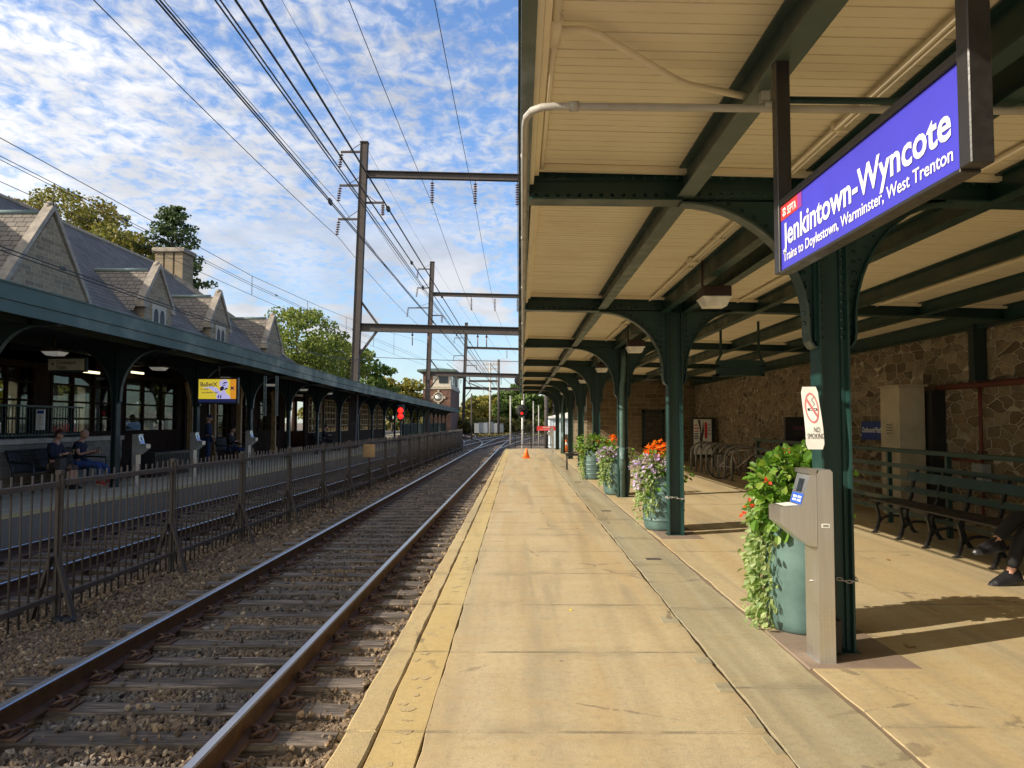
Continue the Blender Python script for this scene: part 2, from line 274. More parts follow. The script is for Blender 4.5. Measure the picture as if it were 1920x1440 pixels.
def _m():
    t = NT('ballast_stone'); r = t.rnd(); v = t.pos('world')
    br = t.ramp(r, [(0, (.11, .075, .048)), (.3, (.19, .132, .082)), (.55, (.27, .19, .115)), (.8, (.15, .11, .078)), (.93, (.38, .27, .155)), (1, (.48, .40, .28))])
    gy = t.ramp(r, [(0, (.050, .050, .052)), (.4, (.085, .083, .082)), (.7, (.13, .118, .10)), (.9, (.06, .062, .068)), (1, (.33, .30, .26))])
    s = t.N('ShaderNodeSeparateXYZ'); t.l.new(v, s.inputs[0])
    inner = t.map(t.M('ABSOLUTE', t.M('SUBTRACT', t.M('ADD', s.outputs[0], 2.445), t.M('MULTIPLY', s.outputs[1], .009))), .55, .72, 1., 0.)
    blot = t.map(t.noise(v, 1.3, 3), .36, .62)
    k = t.mix(t.M('MULTIPLY', inner, blot), br, gy); g = t.noise(v, 60, 3, .6)
    t.col(t.mix(t.map(g, .3, .7, 0, .5), k, (.06, .05, .04))); t.rough(.9); t.bump(g, .3, .004); MATS['ballast_stone'] = t.m
    t = NT('ballast_bed'); v = t.pos('world'); vo = t.vor(v, 17.); sp = t.N('ShaderNodeSeparateColor'); t.l.new(vo.outputs['Color'], sp.inputs[0])
    k = t.ramp(sp.outputs[0], [(0, (.065, .047, .032)), (.4, (.16, .112, .07)), (.7, (.22, .155, .097)), (1, (.31, .23, .15))])
    k = t.mix(t.map(vo.outputs['Distance'], .25, .75, 0, .9), k, (.025, .02, .015)); k = t.mix(t.map(t.noise(v, .25, 4), .4, .65, 0, .4), k, (.10, .085, .07))
    t.col(k); t.rough(.95); t.bump(t.M('SUBTRACT', 1., vo.outputs['Distance']), 1., .04); MATS['ballast_bed'] = t.m
    t = NT('tie_wood'); v = t.pos('world'); q = t.mp(v, (1.6, 22, 22)); a = t.noise(q, 1.6, 6, .65, .6); b = t.noise(t.mp(v, (1, 3, 1)), 1.5, 4)
    k = t.ramp(a, [(.3, (.022, .018, .015)), (.47, (.095, .077, .062)), (.59, (.21, .172, .138)), (.72, (.42, .36, .285))]); k = t.mix(t.map(b, .4, .7, 0, .75), k, (.045, .036, .030))
    t.col(k); t.rough(.9); t.bump(a, .8, .02); MATS['tie_wood'] = t.m
    t = NT('rail_rust'); v = t.pos('world'); a = t.noise(v, 9, 5, .6); t.col(t.mix(t.map(a, .3, .7), (.062, .032, .020), (.11, .060, .036))); t.rough(.72); t.bump(t.noise(v, 90, 2), .2, .002); MATS['rail_rust'] = t.m
    t = NT('rail_top'); v = t.pos('world'); a = t.noise(t.mp(v, (30, .3, 1)), 2, 4); t.col(t.mix(t.map(a, .35, .7), (.55, .52, .50), (.40, .38, .37))); t.rough(.26); t.b.inputs['Metallic'].default_value = .9; MATS['rail_top'] = t.m
    t = NT('brushed_steel'); v = t.pos('obj'); a = t.noise(t.mp(v, (90, 90, 1.2)), 2.2, 4, .6); b = t.noise(v, 4, 4); t.col(t.mix(t.map(a, .3, .7), (.58, .56, .525), (.66, .645, .61))); t.rough(t.map(b, .3, .7, .26, .44)); t.b.inputs['Metallic'].default_value = .9; MATS['brushed_steel'] = t.m
    t = NT('patterned_dress'); v = t.pos('obj'); vo = t.vor(v, 22.); sp = t.N('ShaderNodeSeparateColor'); t.l.new(vo.outputs['Color'], sp.inputs[0])
    t.col(t.ramp(sp.outputs[0], [(0, (.03, .02, .02)), (.45, (.09, .05, .04)), (.7, (.30, .20, .12)), (1, (.04, .03, .03))])); t.rough(.85); MATS['patterned_dress'] = t.m
_m()
# ------------------------------------------------------------------ mesh building
class MB:
    def __init__(s): s.v = []; s.f = []; s.mi = []; s.sm = []; s.m = 0; s.smooth = False
    def add(s, vs, fs):
        o = len(s.v); s.v += [tuple(x) for x in vs]; s.f += [tuple(i+o for i in f) for f in fs]; s.mi += [s.m]*len(fs); s.sm += [s.smooth]*len(fs); return s
    def box(s, a, b, bev=0.):
        x0, y0, z0 = [min(p, q) for p, q in zip(a, b)]; x1, y1, z1 = [max(p, q) for p, q in zip(a, b)]
        if bev > 0:
            bev = min(bev, (x1-x0)*.4, (y1-y0)*.4, (z1-z0)*.4); bm = bmesh.new(); bmesh.ops.create_cube(bm, size=1)
            for v in bm.verts: v.co = (x0+(v.co.x+.5)*(x1-x0), y0+(v.co.y+.5)*(y1-y0), z0+(v.co.z+.5)*(z1-z0))
            bmesh.ops.bevel(bm, geom=bm.edges[:], offset=bev, segments=1, profile=.5, affect='EDGES'); s.bm(bm); return s
        return s.add([(x0, y0, z0), (x1, y0, z0), (x1, y1, z0), (x0, y1, z0), (x0, y0, z1), (x1, y0, z1), (x1, y1, z1), (x0, y1, z1)],
                     [(3, 2, 1, 0), (4, 5, 6, 7), (0, 1, 5, 4), (1, 2, 6, 5), (2, 3, 7, 6), (3, 0, 4, 7)])
    def bm(s, bm, M=None):
        bm.verts.index_update(); vs = [(M @ v.co) if M else v.co.copy() for v in bm.verts]; s.add(vs, [[v.index for v in f.verts] for f in bm.faces]); bm.free(); return s
    def bar(s, a, b, w, h, up=(0, 0, 1)):
        a = Vector(a); b = Vector(b); d = (b-a).normalized(); u = Vector(up)
        if abs(d.dot(u)) > .98: u = Vector((0, 1, 0))
        r = d.cross(u).normalized()*(w/2); u = r.cross(d).normalized()*(h/2)
        vs = [a-r-u, a+r-u, a+r+u, a-r+u, b-r-u, b+r-u, b+r+u, b-r+u]
        return s.add(vs, [(0, 1, 2, 3), (7, 6, 5, 4), (0, 4, 5, 1), (1, 5, 6, 2), (2, 6, 7, 3), (3, 7, 4, 0)])
    def tube(s, pts, r, n=8, cap=True):
        pts = [Vector(p) for p in pts]; k = len(pts); rs = list(r) if hasattr(r, '__len__') else [r]*k; vs = []; fs = []; prev = None
        for i, p in enumerate(pts):
            d = (pts[min(i+1, k-1)]-pts[max(i-1, 0)]).normalized()
            if prev is None: a = d.orthogonal().normalized()
            else:
                a = prev-d*prev.dot(d); a = a.normalized() if a.length > 1e-6 else d.orthogonal().normalized()
            prev = a; b = d.cross(a)
            vs += [p+(a*math.cos(2*PI*j/n)+b*math.sin(2*PI*j/n))*rs[i] for j in range(n)]
        for i in range(k-1):
            for j in range(n): fs.append((i*n+j, i*n+(j+1) % n, (i+1)*n+(j+1) % n, (i+1)*n+j))
        if cap: fs += [tuple(range(n))[::-1], tuple((k-1)*n+j for j in range(n))]
        old = s.smooth; s.smooth = n > 4; s.add(vs, fs); s.smooth = old; return s
    def lathe(s, prof, c=(0, 0, 0), n=24, axis='z'):
        vs = []; fs = []; k = len(prof)
        for r, z in prof:
            for j in range(n):
                a = 2*PI*j/n; p = (r*math.cos(a), r*math.sin(a), z)
                if axis == 'y': p = (p[0], p[2], p[1])
                if axis == 'x': p = (p[2], p[0], p[1])
                vs.append((p[0]+c[0], p[1]+c[1], p[2]+c[2]))
        for i in range(k-1):
            for j in range(n): fs.append((i*n+j, i*n+(j+1) % n, (i+1)*n+(j+1) % n, (i+1)*n+j))
        fs += [tuple(range(n))[::-1], tuple((k-1)*n+j for j in range(n))]
        old = s.smooth; s.smooth = True; s.add(vs, fs); s.smooth = old; return s
    def prism(s, poly, lo, hi, axis='y'):
        """polygon in the plane across AXIS, pushed from lo to hi along it"""
        def P(q, t): return {'y': (q[0], t, q[1]), 'x': (t, q[0], q[1]), 'z': (q[0], q[1], t)}[axis]
        n = len(poly); vs = [P(q, lo) for q in poly]+[P(q, hi) for q in poly]
        return s.add(vs, [tuple(range(n)), tuple(range(2*n-1, n-1, -1))]+[(i, i+n, (i+1) % n+n, (i+1) % n) for i in range(n)])
    def strip(s, pts, lo, hi, th, axis='y'):
        """a flat bar of thickness th that follows pts and is as wide as lo..hi along AXIS"""
        n = len(pts); o = []
        for i in range(n):
            a = Vector(pts[max(0, i-1)]); b = Vector(pts[min(n-1, i+1)]); d = (b-a).normalized(); o.append((pts[i][0]-d[1]*th, pts[i][1]+d[0]*th))
        for i in range(n-1): s.prism([pts[i], pts[i+1], o[i+1], o[i]], lo, hi, axis)
        return s
    def quad(s, a, b, c, d): return s.add([a, b, c, d], [(0, 1, 2, 3)])
    def ball(s, c, r, n=8):
        bm = bmesh.new(); bmesh.ops.create_icosphere(bm, subdivisions=2 if n > 6 else 1, radius=1); old = s.smooth; s.smooth = True
        rr = r if hasattr(r, '__len__') else (r, r, r); s.bm(bm, Matrix.Translation(c) @ Matrix.Diagonal((*rr, 1))); s.smooth = old; return s
    def text(s, txt, org, xd, yd, size, fit=None, bold=0., align='LEFT', depth=0.):
        cu = bpy.data.curves.new('t', 'FONT'); cu.body = txt; cu.size = 1; cu.offset = bold; cu.resolution_u = 3
        ob = bpy.data.objects.new('t', cu); COL.objects.link(ob); dg = bpy.context.evaluated_depsgraph_get(); me = bpy.data.meshes.new_from_object(ob.evaluated_get(dg))
        vs = [v.co.copy() for v in me.vertices]; fs = [tuple(p.vertices) for p in me.polygons]
        bpy.data.objects.remove(ob); bpy.data.curves.remove(cu); bpy.data.meshes.remove(me)
        if not vs: return s
        x0 = min(v.x for v in vs); x1 = max(v.x for v in vs); kx = size if fit is None else fit/(x1-x0); sh = {'LEFT': x0, 'CENTER': (x0+x1)/2, 'RIGHT': x1}[align]
        org = Vector(org); xd = Vector(xd); yd = Vector(yd)
        return s.add([org+xd*((v.x-sh)*kx)+yd*(v.y*size) for v in vs], fs)
ORG = {}
def build(name, mb, mat, parent=None, org=None):
    """links the collected shapes as ONE mesh object; a part is stored relative to its thing's base"""
    me = bpy.data.meshes.new(name); o = org if org is not None else (ORG.get(parent.name, Vector()) if parent else Vector()); o = Vector(o)
    me.from_pydata([(x-o.x, y-o.y, z-o.z) for x, y, z in mb.v], [], mb.f)
    for m in (mat if isinstance(mat, (list, tuple)) else [mat]): me.materials.append(MATS[m])
    me.polygons.foreach_set('material_index', mb.mi); me.polygons.foreach_set('use_smooth', mb.sm); me.update()
    ob = bpy.data.objects.new(name, me); COL.objects.link(ob)
    if parent: ob.parent = parent
    else: ob.location = o
    ORG[ob.name] = o; return ob
def tag(o, label, cat, group=None):
    o['label'] = label; o['category'] = cat
    if group: o['group'] = group
    return o
def thing(name, label, cat, loc=(0, 0, 0), group=None):
    o = bpy.data.objects.new(name, None); COL.objects.link(o); o.location = loc; o.empty_display_size = .2; ORG[o.name] = Vector(loc); return tag(o, label, cat, group)
def struct(name, mb, mat, kind='structure'):
    o = build(name, mb, mat); o['kind'] = kind; return o
def kids(o): return [c for c in bpy.data.objects if c.parent == o]
def copy_tree(o, parent=None):
    c = o.copy(); COL.objects.link(c); c.parent = parent; ORG[c.name] = ORG.get(o.name, Vector())
    for ch in kids(o): copy_tree(ch, c)
    return c
def raw(name, V, Fc, mat, parent=None, org=(0, 0, 0), smooth=False):
    """big numpy meshes: V (n,3), Fc (m,k)"""
    me = bpy.data.meshes.new(name); n = len(V); m, k = Fc.shape; me.vertices.add(n); me.loops.add(m*k); me.polygons.add(m)
    me.vertices.foreach_set('co', (V-np.array(org)).astype(np.float32).ravel()); me.loops.foreach_set('vertex_index', Fc.astype(np.int32).ravel())
    me.polygons.foreach_set('loop_start', np.arange(0, m*k, k, dtype=np.int32)); me.polygons.foreach_set('loop_total', np.full(m, k, dtype=np.int32))
    me.polygons.foreach_set('use_smooth', np.full(m, smooth)); me.materials.append(MATS[mat]); me.update(calc_edges=True); me.validate()
    ob = bpy.data.objects.new(name, me); COL.objects.link(ob); ob.parent = parent
    if parent is None: ob.location = org
    ORG[ob.name] = Vector(org); return ob
def rotmats(n):
    q = np.random.normal(size=(n, 4)); q /= np.linalg.norm(q, axis=1)[:, None]; w, x, y, z = q.T
    return np.stack([np.stack([1-2*(y*y+z*z), 2*(x*y-z*w), 2*(x*z+y*w)], -1), np.stack([2*(x*y+z*w), 1-2*(x*x+z*z), 2*(y*z-x*w)], -1), np.stack([2*(x*z-y*w), 2*(y*z+x*w), 1-2*(x*x+y*y)], -1)], 1)
def scatter(P, tv, tf, S, Rm=None):
    """copies of a small template (tv, tf) at points P with sizes S, joined in one mesh"""
    n = len(P); Rm = rotmats(n) if Rm is None else Rm; S = np.asarray(S); S = S[:, None, None] if S.ndim == 1 else S[:, None, :]
    V = np.einsum('nij,nkj->nki', Rm, tv[None]*S)+P[:, None, :]; Fc = tf[None]+(np.arange(n)*len(tv))[:, None, None]
    return V.reshape(-1, 3), Fc.reshape(-1, tf.shape[1])
LEAF_V = np.array([(0, 0, 0), (.32, .36, .10), (.30, .8, .06), (0, 1.05, -.10), (-.30, .8, .06), (-.32, .36, .10), (0, .5, -.02)], float)
LEAF_F = np.array([(0, 1, 6, 0), (1, 2, 6, 1), (2, 3, 6, 2), (3, 4, 6, 3), (4, 5, 6, 4), (5, 0, 6, 5)])[:, :3]
CLUMP_V = np.array([(-.5, -.32, 0), (.1, -.55, .12), (.55, -.1, -.05), (.3, .5, .1), (-.35, .45, -.1)], float); CLUMP_F = np.array([(0, 1, 2), (0, 2, 3), (0, 3, 4)])
# ================================================================== SETTING
def trk(Y): return -2.445+.009*Y if Y < 50 else -1.995+.009*(Y-50)+.00035*(Y-50)**2
def trk2(Y): return np.interp(Y, [-20, 10, 20, 40, 64, 95, 125, 170], [-6.9, -6.28, -5.97, -5.60, -4.2, -1.0, 3.0, 10.])
def pf_edge(Y): return np.interp(Y, [-20, 4, 12, 21, 40, 60, 110], [-9.2, -8.45, -8.02, -7.45, -7.2, -7.35, -7.7])
def edge_near(Y): return -.872+.0035*Y
g = MB()
g.quad((-400, -60, -.62), (400, -60, -.62), (400, 900, -.62), (-400, 900, -.62)); struct('ground', g, 'dirt')
# bed of ballast under both tracks, gently heaped under the rails
xs = np.linspace(-13, 14, 55); ys = np.concatenate([np.linspace(-6, 30, 60), np.linspace(32, 190, 60)])
V = np.array([(x, y, -.47+.055*math.exp(-((x-trk(y))/.9)**2)+.03*math.exp(-((x-trk2(y))/.9)**2)+.01*math.sin(x*7+y*3)-(.12 if y > 70 else 0)*min(1, (y-70)/40 if y > 70 else 0)) for y in ys for x in xs])
nx = len(xs); Fq = np.array([(j*nx+i, j*nx+i+1, (j+1)*nx+i+1, (j+1)*nx+i) for j in range(len(ys)-1) for i in range(nx-1)])
o = raw('ballast_ground', V, Fq, 'ballast_bed', smooth=True); o['kind'] = 'structure'
# the parking yard beyond the station
g = MB(); g.box((-90, -40, -.6), (-15.3, 140, .02)); struct('parking_lot', g, 'asphalt')
g = MB(); g.quad((-30, 150, -.50), (60, 135, -.50), (90, 320, .4), (-60, 320, .4)); struct('grass_verge', g, 'dry_grass')
# near platform: slabs with worn open joints
def slabs(name, mat, xa, xb, rows, ztop=0., gap=.013, jig=.007, dz=.001, bev=.0035):
    mb = MB()
    for y0, y1 in zip(rows[:-1], rows[1:]):
        ny = 12 if y1 < 12 else 3; L = []; Rr = []; h = ztop+random.uniform(-dz, dz)
        wv = lambda y, q: .5*jig*(math.sin(y*2.3+q)+math.sin(y*5.1+q*2)+math.sin(y*11.7+q*3))
        for i in range(ny+1):
            y = y0+gap/2+(y1-y0-gap)*i/ny; L.append((xa(y)+wv(y, 1.3+xa(0))+random.uniform(-jig, jig)*.3, y)); Rr.append((xb(y)+wv(y, 4.1+xb(0))+random.uniform(-jig, jig)*.3, y))
        ring = L+Rr[::-1]; n = len(ring); cxm = sum(p[0] for p in ring)/n; cym = sum(p[1] for p in ring)/n
        def inn(p): return (p[0]+(bev if p[0] < cxm else -bev), p[1]+(bev if p[1] < cym-.3 and p[1] < y0+.1 else (-bev if p[1] > y1-.1 else 0)))
        vs = [(p[0], p[1], h-.05) for p in ring]+[(p[0], p[1], h-bev*.7) for p in ring]+[(*inn(p), h) for p in ring]
        fs = [((i+1) % n+a, i+a, i+a+n, (i+1) % n+a+n) for a in (0, n) for i in range(n)]
        fs += [(2*n+i, 2*n+i+1, 2*n+n-2-i, 2*n+n-1-i)[::-1] for i in range(ny)]
        mb.add(vs, fs)
    return struct(name, mb, mat)
rows = [3.87+1.318*k for k in range(-7, 31)]; rows = [r for r in rows if r < 43.2]+[43.4]
rowsg = [4.52+1.9*k for k in range(-5, 21)]; rowsg = [r for r in rowsg if r < 43]+[43.4]; rowsr = [3.95+2.6*k for k in range(-4, 16)]; rowsr = [r for r in rowsr if r < 42.5]+[43.4]
c = lambda v: (lambda y: v)
slabs('platform_edge', 'concrete_edge', edge_near, lambda y: -.700, rows, .004, .004, .006, .002, .010)
slabs('platform_warning_strip', 'concrete_yellow', lambda y: -.688, lambda y: -.462, rows, .002, .003, .002, .001, .004)
slabs('platform_walkway', 'concrete_tan', c(-.458), c(1.230), rows, 0, .009, .007)
slabs('platform_drain_strip', 'concrete_grey', c(1.252), c(1.790), rowsg, -.002, .009, .007)
slabs('platform_floor', 'concrete_floor', c(1.822), c(6.75), rowsr, 0, .009, .009)
g = MB(); g.prism([(-.74, -.7), (6.75, -.7), (6.75, -.018), (-.74, -.018)], -6, 43.4); struct('platform_base', g, 'joint_dirt'); g = MB(); g.box((1.77, -6, -.03), (1.85, 43.4, -.007)); struct('joint_filler_strip_marking', g, 'joint_filler')
g = MB()   # rough face of the platform edge
pts = [(edge_near(y)+random.uniform(-.012, .012), y) for y in np.arange(-6, 43.6, .35)]
for (a, ya), (b, yb) in zip(pts[:-1], pts[1:]): g.add([(a-.0, ya, -.7), (b, yb, -.7), (b, yb, -.010), (a, ya, -.010), (-.7, ya, -.012), (-.7, yb, -.012)], [(1, 0, 3, 2), (2, 3, 4, 5)])
struct('platform_side', g, 'concrete_edge')
# flaked paint on the warning strip: shallow worn patches
g = MB()
for i in range(46):
    y = random.choice([random.uniform(3.3, 9), random.uniform(3.3, 22)]); x = random.uniform(-.67, -.55); w = random.uniform(.03, .10); h = random.uniform(.012, .045); n = 11
    poly = [(x+w*.5*math.cos(2*PI*j/n)*random.uniform(.7, 1.2), y+h*math.sin(2*PI*j/n)*random.uniform(.55, 1.3)) for j in range(n)]
    g.add([(p[0], p[1], .0036) for p in poly], [tuple(range(n))])
struct('worn_paint_marking', g, 'concrete_edge')
g = MB()   # square patches of newer mortar along the drain strip, little grates
for x, y, w, h in ((1.10, 5.93, .13, .17), (1.13, 4.95, .10, .13), (1.14, 4.43, .09, .16), (1.17, 3.93, .06, .14), (1.18, 3.62, .05, .2)): g.box((x, y, -.01), (x+w-.005, y+h, .0035))
struct('mortar_patch_marking', g, 'concrete_grey')
g = MB()
for y in (8.6, 13.2, 19.4, 26): g.box((1.42, y, -.01), (1.58, y+.11, .004))
struct('drain_surface', g, 'fence_iron')
g = MB(); g.box((1.80, 4.86, -.04), (2.50, 5.72, .006), .006); g.box((1.86, 10.1, -.04), (2.42, 11.3, .005), .006); struct('column_base_pad', g, 'pad_stone')
# far platform
g = MB(); yy = list(np.arange(-10, 106, 3.)); e = [(float(pf_edge(y)), y) for y in yy]
for (a, ya), (b, yb) in zip(e[:-1], e[1:]): g.add([(a, ya, 0), (b, yb, 0), (-15.2, yb, 0), (-15.2, ya, 0)], [(0, 1, 2, 3)])
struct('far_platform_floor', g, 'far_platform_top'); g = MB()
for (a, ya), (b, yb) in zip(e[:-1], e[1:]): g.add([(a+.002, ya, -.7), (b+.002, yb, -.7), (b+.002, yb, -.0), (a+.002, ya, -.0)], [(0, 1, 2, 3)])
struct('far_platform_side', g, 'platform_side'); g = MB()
for (a, ya), (b, yb) in zip(e[:-1], e[1:]): g.add([(a, ya, .004), (b, yb, .004), (b-.42, yb, .004), (a-.42, ya, .004)], [(0, 1, 2, 3)])
struct('far_platform_strip_marking', g, 'concrete_yellow')
# ================================================================== TRACKS
PROF = [(-.068, 0), (.068, 0), (.062, .014), (.012, .028), (.009, .118), (.034, .128), (.034, .152), (.024, .160), (-.024, .160), (-.034, .152), (-.034, .128), (-.009, .118), (-.012, .028), (-.062, .014)]
def rail(label, fx, ys, z=-.36, group=None):
    mb = MB(); n = len(PROF); pts = [Vector((fx(y), y, z(y) if callable(z) else z)) for y in ys]
    for i, p in enumerate(pts):
        d = (pts[min(i+1, len(pts)-1)]-pts[max(0, i-1)]); d.z = 0; d.normalize(); r = Vector((d.y, -d.x, 0))
        mb.v += [tuple(p+r*a+Vector((0, 0, b))) for a, b in PROF]
    for i in range(len(pts)-1):
        for j in range(n):
            mb.f.append((i*n+j, i*n+(j+1) % n, (i+1)*n+(j+1) % n, (i+1)*n+j)); mb.mi.append(1 if j in (6, 7, 8) else 0); mb.sm.append(False)
    return tag(build('rail', mb, ['rail_rust', 'rail_top'], org=pts[0]), label, 'rail', group)
yn = list(np.arange(-4, 50, 4.))+list(np.arange(50, 131, 4.))
rail('shiny topped rusty rail nearest the platform edge', lambda y: trk(y)+.752, yn, group='running rails')
rail('shiny topped rusty rail of the near track on the fence side', lambda y: trk(y)-.752, yn, group='running rails')
yf = list(np.arange(2, 130, 4.))
rail('rail of the fenced off track nearest the iron fence', lambda y: float(trk2(y))+.752, yf, group='running rails')
rail('rail of the fenced off track along the station platform wall', lambda y: float(trk2(y))-.752, yf, group='running rails')
def arc(x0, y0, x1, y1, bend): return lambda y: x0+(x1-x0)*((y-y0)/(y1-y0))+bend*4*((y-y0)/(y1-y0))*(1-(y-y0)/(y1-y0))
yc = list(np.arange(56, 124, 4.))
for s, lab in ((0, 'left'), (1.5, 'right')):
    rail('curving %s rail of the branch that swings behind the signal tower' % lab, (lambda s: lambda y: -4.3+s-.0032*(y-56)**2)(s), yc, -.40, 'curved junction rails')
    rail('%s rail of the crossover running from the near track toward the gate' % lab, (lambda s: lambda y: -3.0+s+.0009*(y-46)**2+.05*(y-46))(s), list(np.arange(46, 130, 4.)), -.41, 'curved junction rails')
    rail('%s rail of the sidetrack bending away past the grey cabinets' % lab, (lambda s: lambda y: -6.4+s-.0016*(y-72)**2+.02*(y-72))(s), list(np.arange(72, 150, 4.)), -.44, 'curved junction rails')
# ties: one with plates and clips, copied
tie0 = None
def tie_mb(seed):
    rr = random.Random(seed); m = MB(); nx_ = 9; top = []; w = .100
    for i in range(nx_+1):
        x = -1.30+2.6*i/nx_; top.append((x, rr.uniform(-.006, .006), rr.uniform(-.004, .002)))
    vs = []
    for x, j, z in top: vs += [(x, -w+j, -.15), (x, -w+j, z-.008), (x, -w+.012+j, z), (x, w-.012+j, z), (x, w+j, z-.008), (x, w+j, -.15)]
    fs = [(i*6+k, i*6+k+1, (i+1)*6+k+1, (i+1)*6+k) for i in range(nx_) for k in range(5)]+[(0, 1, 2, 3, 4, 5)[::-1], tuple(nx_*6+k for k in range(6))]
    return m.add(vs, fs)
def plate_mb(sx):
    m = MB(); x = sx*.752; m.box((x-.19, -.085, -.004), (x+.19, .085, .016), .004)
    for q in (-1, 1):
        xx = x+q*.105; m.box((xx-.03, -.055, .016), (xx+.03, .055, .034), .006)
        pts = [(xx-q*.03+q*.055*math.cos(a)*.6, -.05+.1*k/9, .045+.028*math.sin(a)) for k, a in enumerate(np.linspace(-.6, 5.2, 10))]; m.tube(pts, .011, 6)
        m.tube([(x-q*.06, -.09, .03), (x-q*.10, -.06, .058), (x-q*.13, 0, .052), (x-q*.10, .06, .058), (x-q*.06, .09, .03)][::1] if False else [(x+q*.06, -.075, .028), (x+q*.11, -.085, .062), (x+q*.155, -.02, .055), (x+q*.155, .05, .048), (x+q*.09, .07, .05)], .011, 6)
        m.tube([(x+q*.165, .045, .01), (x+q*.165, .045, .045)], .010, 6); m.ball((x+q*.165, .045, .047), (.016, .016, .010), 6)
    return m
TIES = []
LT = 'weathered grey timber tie under the near track between platform and iron fence'
protos = []
for k in range(4):
    t = build('railway_tie', tie_mb(k), 'tie_wood'); tag(t, LT, 'railway tie', 'ties of the near track')
    for sx in (-1, 1): build('tie_plate', plate_mb(sx), 'rail_rust', t)
    protos.append(t)
y = 2.24; i = 0
while y < 52:
    if i < 4: t = protos[i]
    else:
        src = protos[i % 4]
        if y < 16: t = copy_tree(src)
        else: t = src.copy(); COL.objects.link(t)
    t.location = (trk(y)+random.uniform(-.03, .03), y, -.362+random.uniform(-.004, .004)); t.rotation_euler = (0, 0, random.uniform(-.012, .012)); TIES.append((y, t.location.x)); y += .491; i += 1
p2 = []
for k in range(2):
    t = build('railway_tie', tie_mb(20+k), 'tie_wood'); tag(t, 'half buried timber tie of the fenced off track below the station platform', 'railway tie', 'ties of the far track'); p2.append(t)
y = 7.2; i = 0
while y < 34:
    if i < 2: t = p2[i]
    else: t = p2[i % 2].copy(); COL.objects.link(t)
    t.location = (float(trk2(y)), y, -.368+random.uniform(-.006, .004)); y += .56; i += 1
# ballast stones
def ballast():
    bm = bmesh.new(); bmesh.ops.create_icosphere(bm, subdivisions=1, radius=1); tv = np.array([v.co[:] for v in bm.verts]); tf = np.array([[v.index for v in f.verts] for f in bm.faces]); bm.free()
    tmpl = []
    for k in range(10):
        t = tv*np.random.uniform(.62, 1.15, (len(tv), 1)); 
        for q in range(3):   # chop flat facets
            nn = np.random.normal(size=3); nn /= np.linalg.norm(nn); dd = t@nn; t = t-np.outer(np.maximum(0, dd-.55), nn)
        tmpl.append(t)
    P = []; S = []
    def zone(x0, x1, y0, y1, dens, s0, s1):
        n = int((x1-x0)*(y1-y0)*dens); X = np.random.uniform(x0, x1, n); Y = np.random.uniform(y0, y1, n); keep = (X > -.70*Y-.6) & (X < -.86+.0035*Y)
        X = X[keep]; Y = Y[keep]; s = np.random.uniform(s0, s1, len(X))**1.0; P.append(np.stack([X, Y], 1)); S.append(s)
    zone(-6, -.8, 2.3, 7.5, 2300, .013, .026); zone(-6, -.8, 2.3, 7.5, 260, .026, .040); zone(-8, -.8, 7.5, 13, 900, .018, .034); zone(-8, -.8, 13, 24, 260, .026, .042); zone(-8, -.8, 24, 40, 42, .04, .06)
    P = np.concatenate(P); S = np.concatenate(S); X, Y = P.T
    xc = -2.445+.009*Y; d = X-xc; ty = np.array([t[0] for t in TIES]); near = np.abs(Y[:, None]-ty[None]).min(1)
    ontie = (np.abs(d) < 1.33) & (near < .105+S*.4); ontie &= np.random.rand(len(X)) > np.where(np.abs(d) > .90, .45, .022)
    onrail = (np.abs(np.abs(d)-.752) < .085+S*.6); onpl = (near < .16) & (np.abs(np.abs(d)-.752) < .22)
    fence = np.abs(X-(-4.74+.0195*Y)) < .03
    k = ~(ontie | onrail | onpl | fence); X, Y, S, d, near = X[k], Y[k], S[k], d[k], near[k]
    X2 = np.interp(Y, [-20, 10, 20, 40], [-6.9, -6.28, -5.97, -5.6]); k = ~(np.abs(np.abs(X-X2)-.752) < .12); X, Y, S, d, near = X[k], Y[k], S[k], d[k], near[k]
    Z = -.462+.055*np.exp(-(d/.9)**2)+np.random.uniform(0, .022, len(X))+S*.25
    Z += np.where((np.abs(d) < 1.3) & (near < .11), .045, 0.); Z += np.where(X > edge_near(Y)-.28, .03, 0.)
    A = np.random.randint(0, 10, len(X)); Vs = []; Fs = []; o = 0
    for k in range(10):
        m = A == k; n = m.sum(); s3 = S[m][:, None]*np.random.uniform(.65, 1.25, (n, 3))*np.array([1.1, 1.1, .8])
        Rm = rotmats(n); v, f = scatter(np.stack([X[m], Y[m], Z[m]], 1), tmpl[k], tf, s3, Rm); Vs.append(v); Fs.append(f+o); o += len(v)
    ob = raw('ballast_gravel', np.concatenate(Vs), np.concatenate(Fs), 'ballast_stone'); ob['kind'] = 'stuff'
ballast()
# ================================================================== NEAR CANOPY
COLS = [5.25*k for k in range(1, 9)]; CX = 2.125
def zc(X): return 3.275-.027*X            # underside of the boards
cano = thing('platform_canopy', 'cream boarded canopy on green steel columns over the near platform', 'canopy', (CX, 5.25, 0))
m = MB(); p = .0835
for k in range(int(49/p)):
    y0 = -5+k*p; g0, g1 = y0+.004, y0+p-.004; dz = random.uniform(-.0012, .0012)
    m.add([(.07, g0, zc(.07)+dz), (6.8, g0, zc(6.8)+dz), (6.8, g1, zc(6.8)+dz), (.07, g1, zc(.07)+dz)], [(0, 1, 2, 3)])
    m.m = 1; m.add([(.07, g1, zc(.07)+dz), (6.8, g1, zc(6.8)+dz), (6.8, g1+.004, zc(6.8)+.005), (.07, g1+.004, zc(.07)+.005), (6.8, g1+.008, zc(6.8)), (.07, g1+.008, zc(.07))], [(0, 1, 2, 3), (3, 2, 4, 5)]); m.m = 0
build('ceiling_boards', m, ['cream_paint', 'ceiling_groove'], cano)
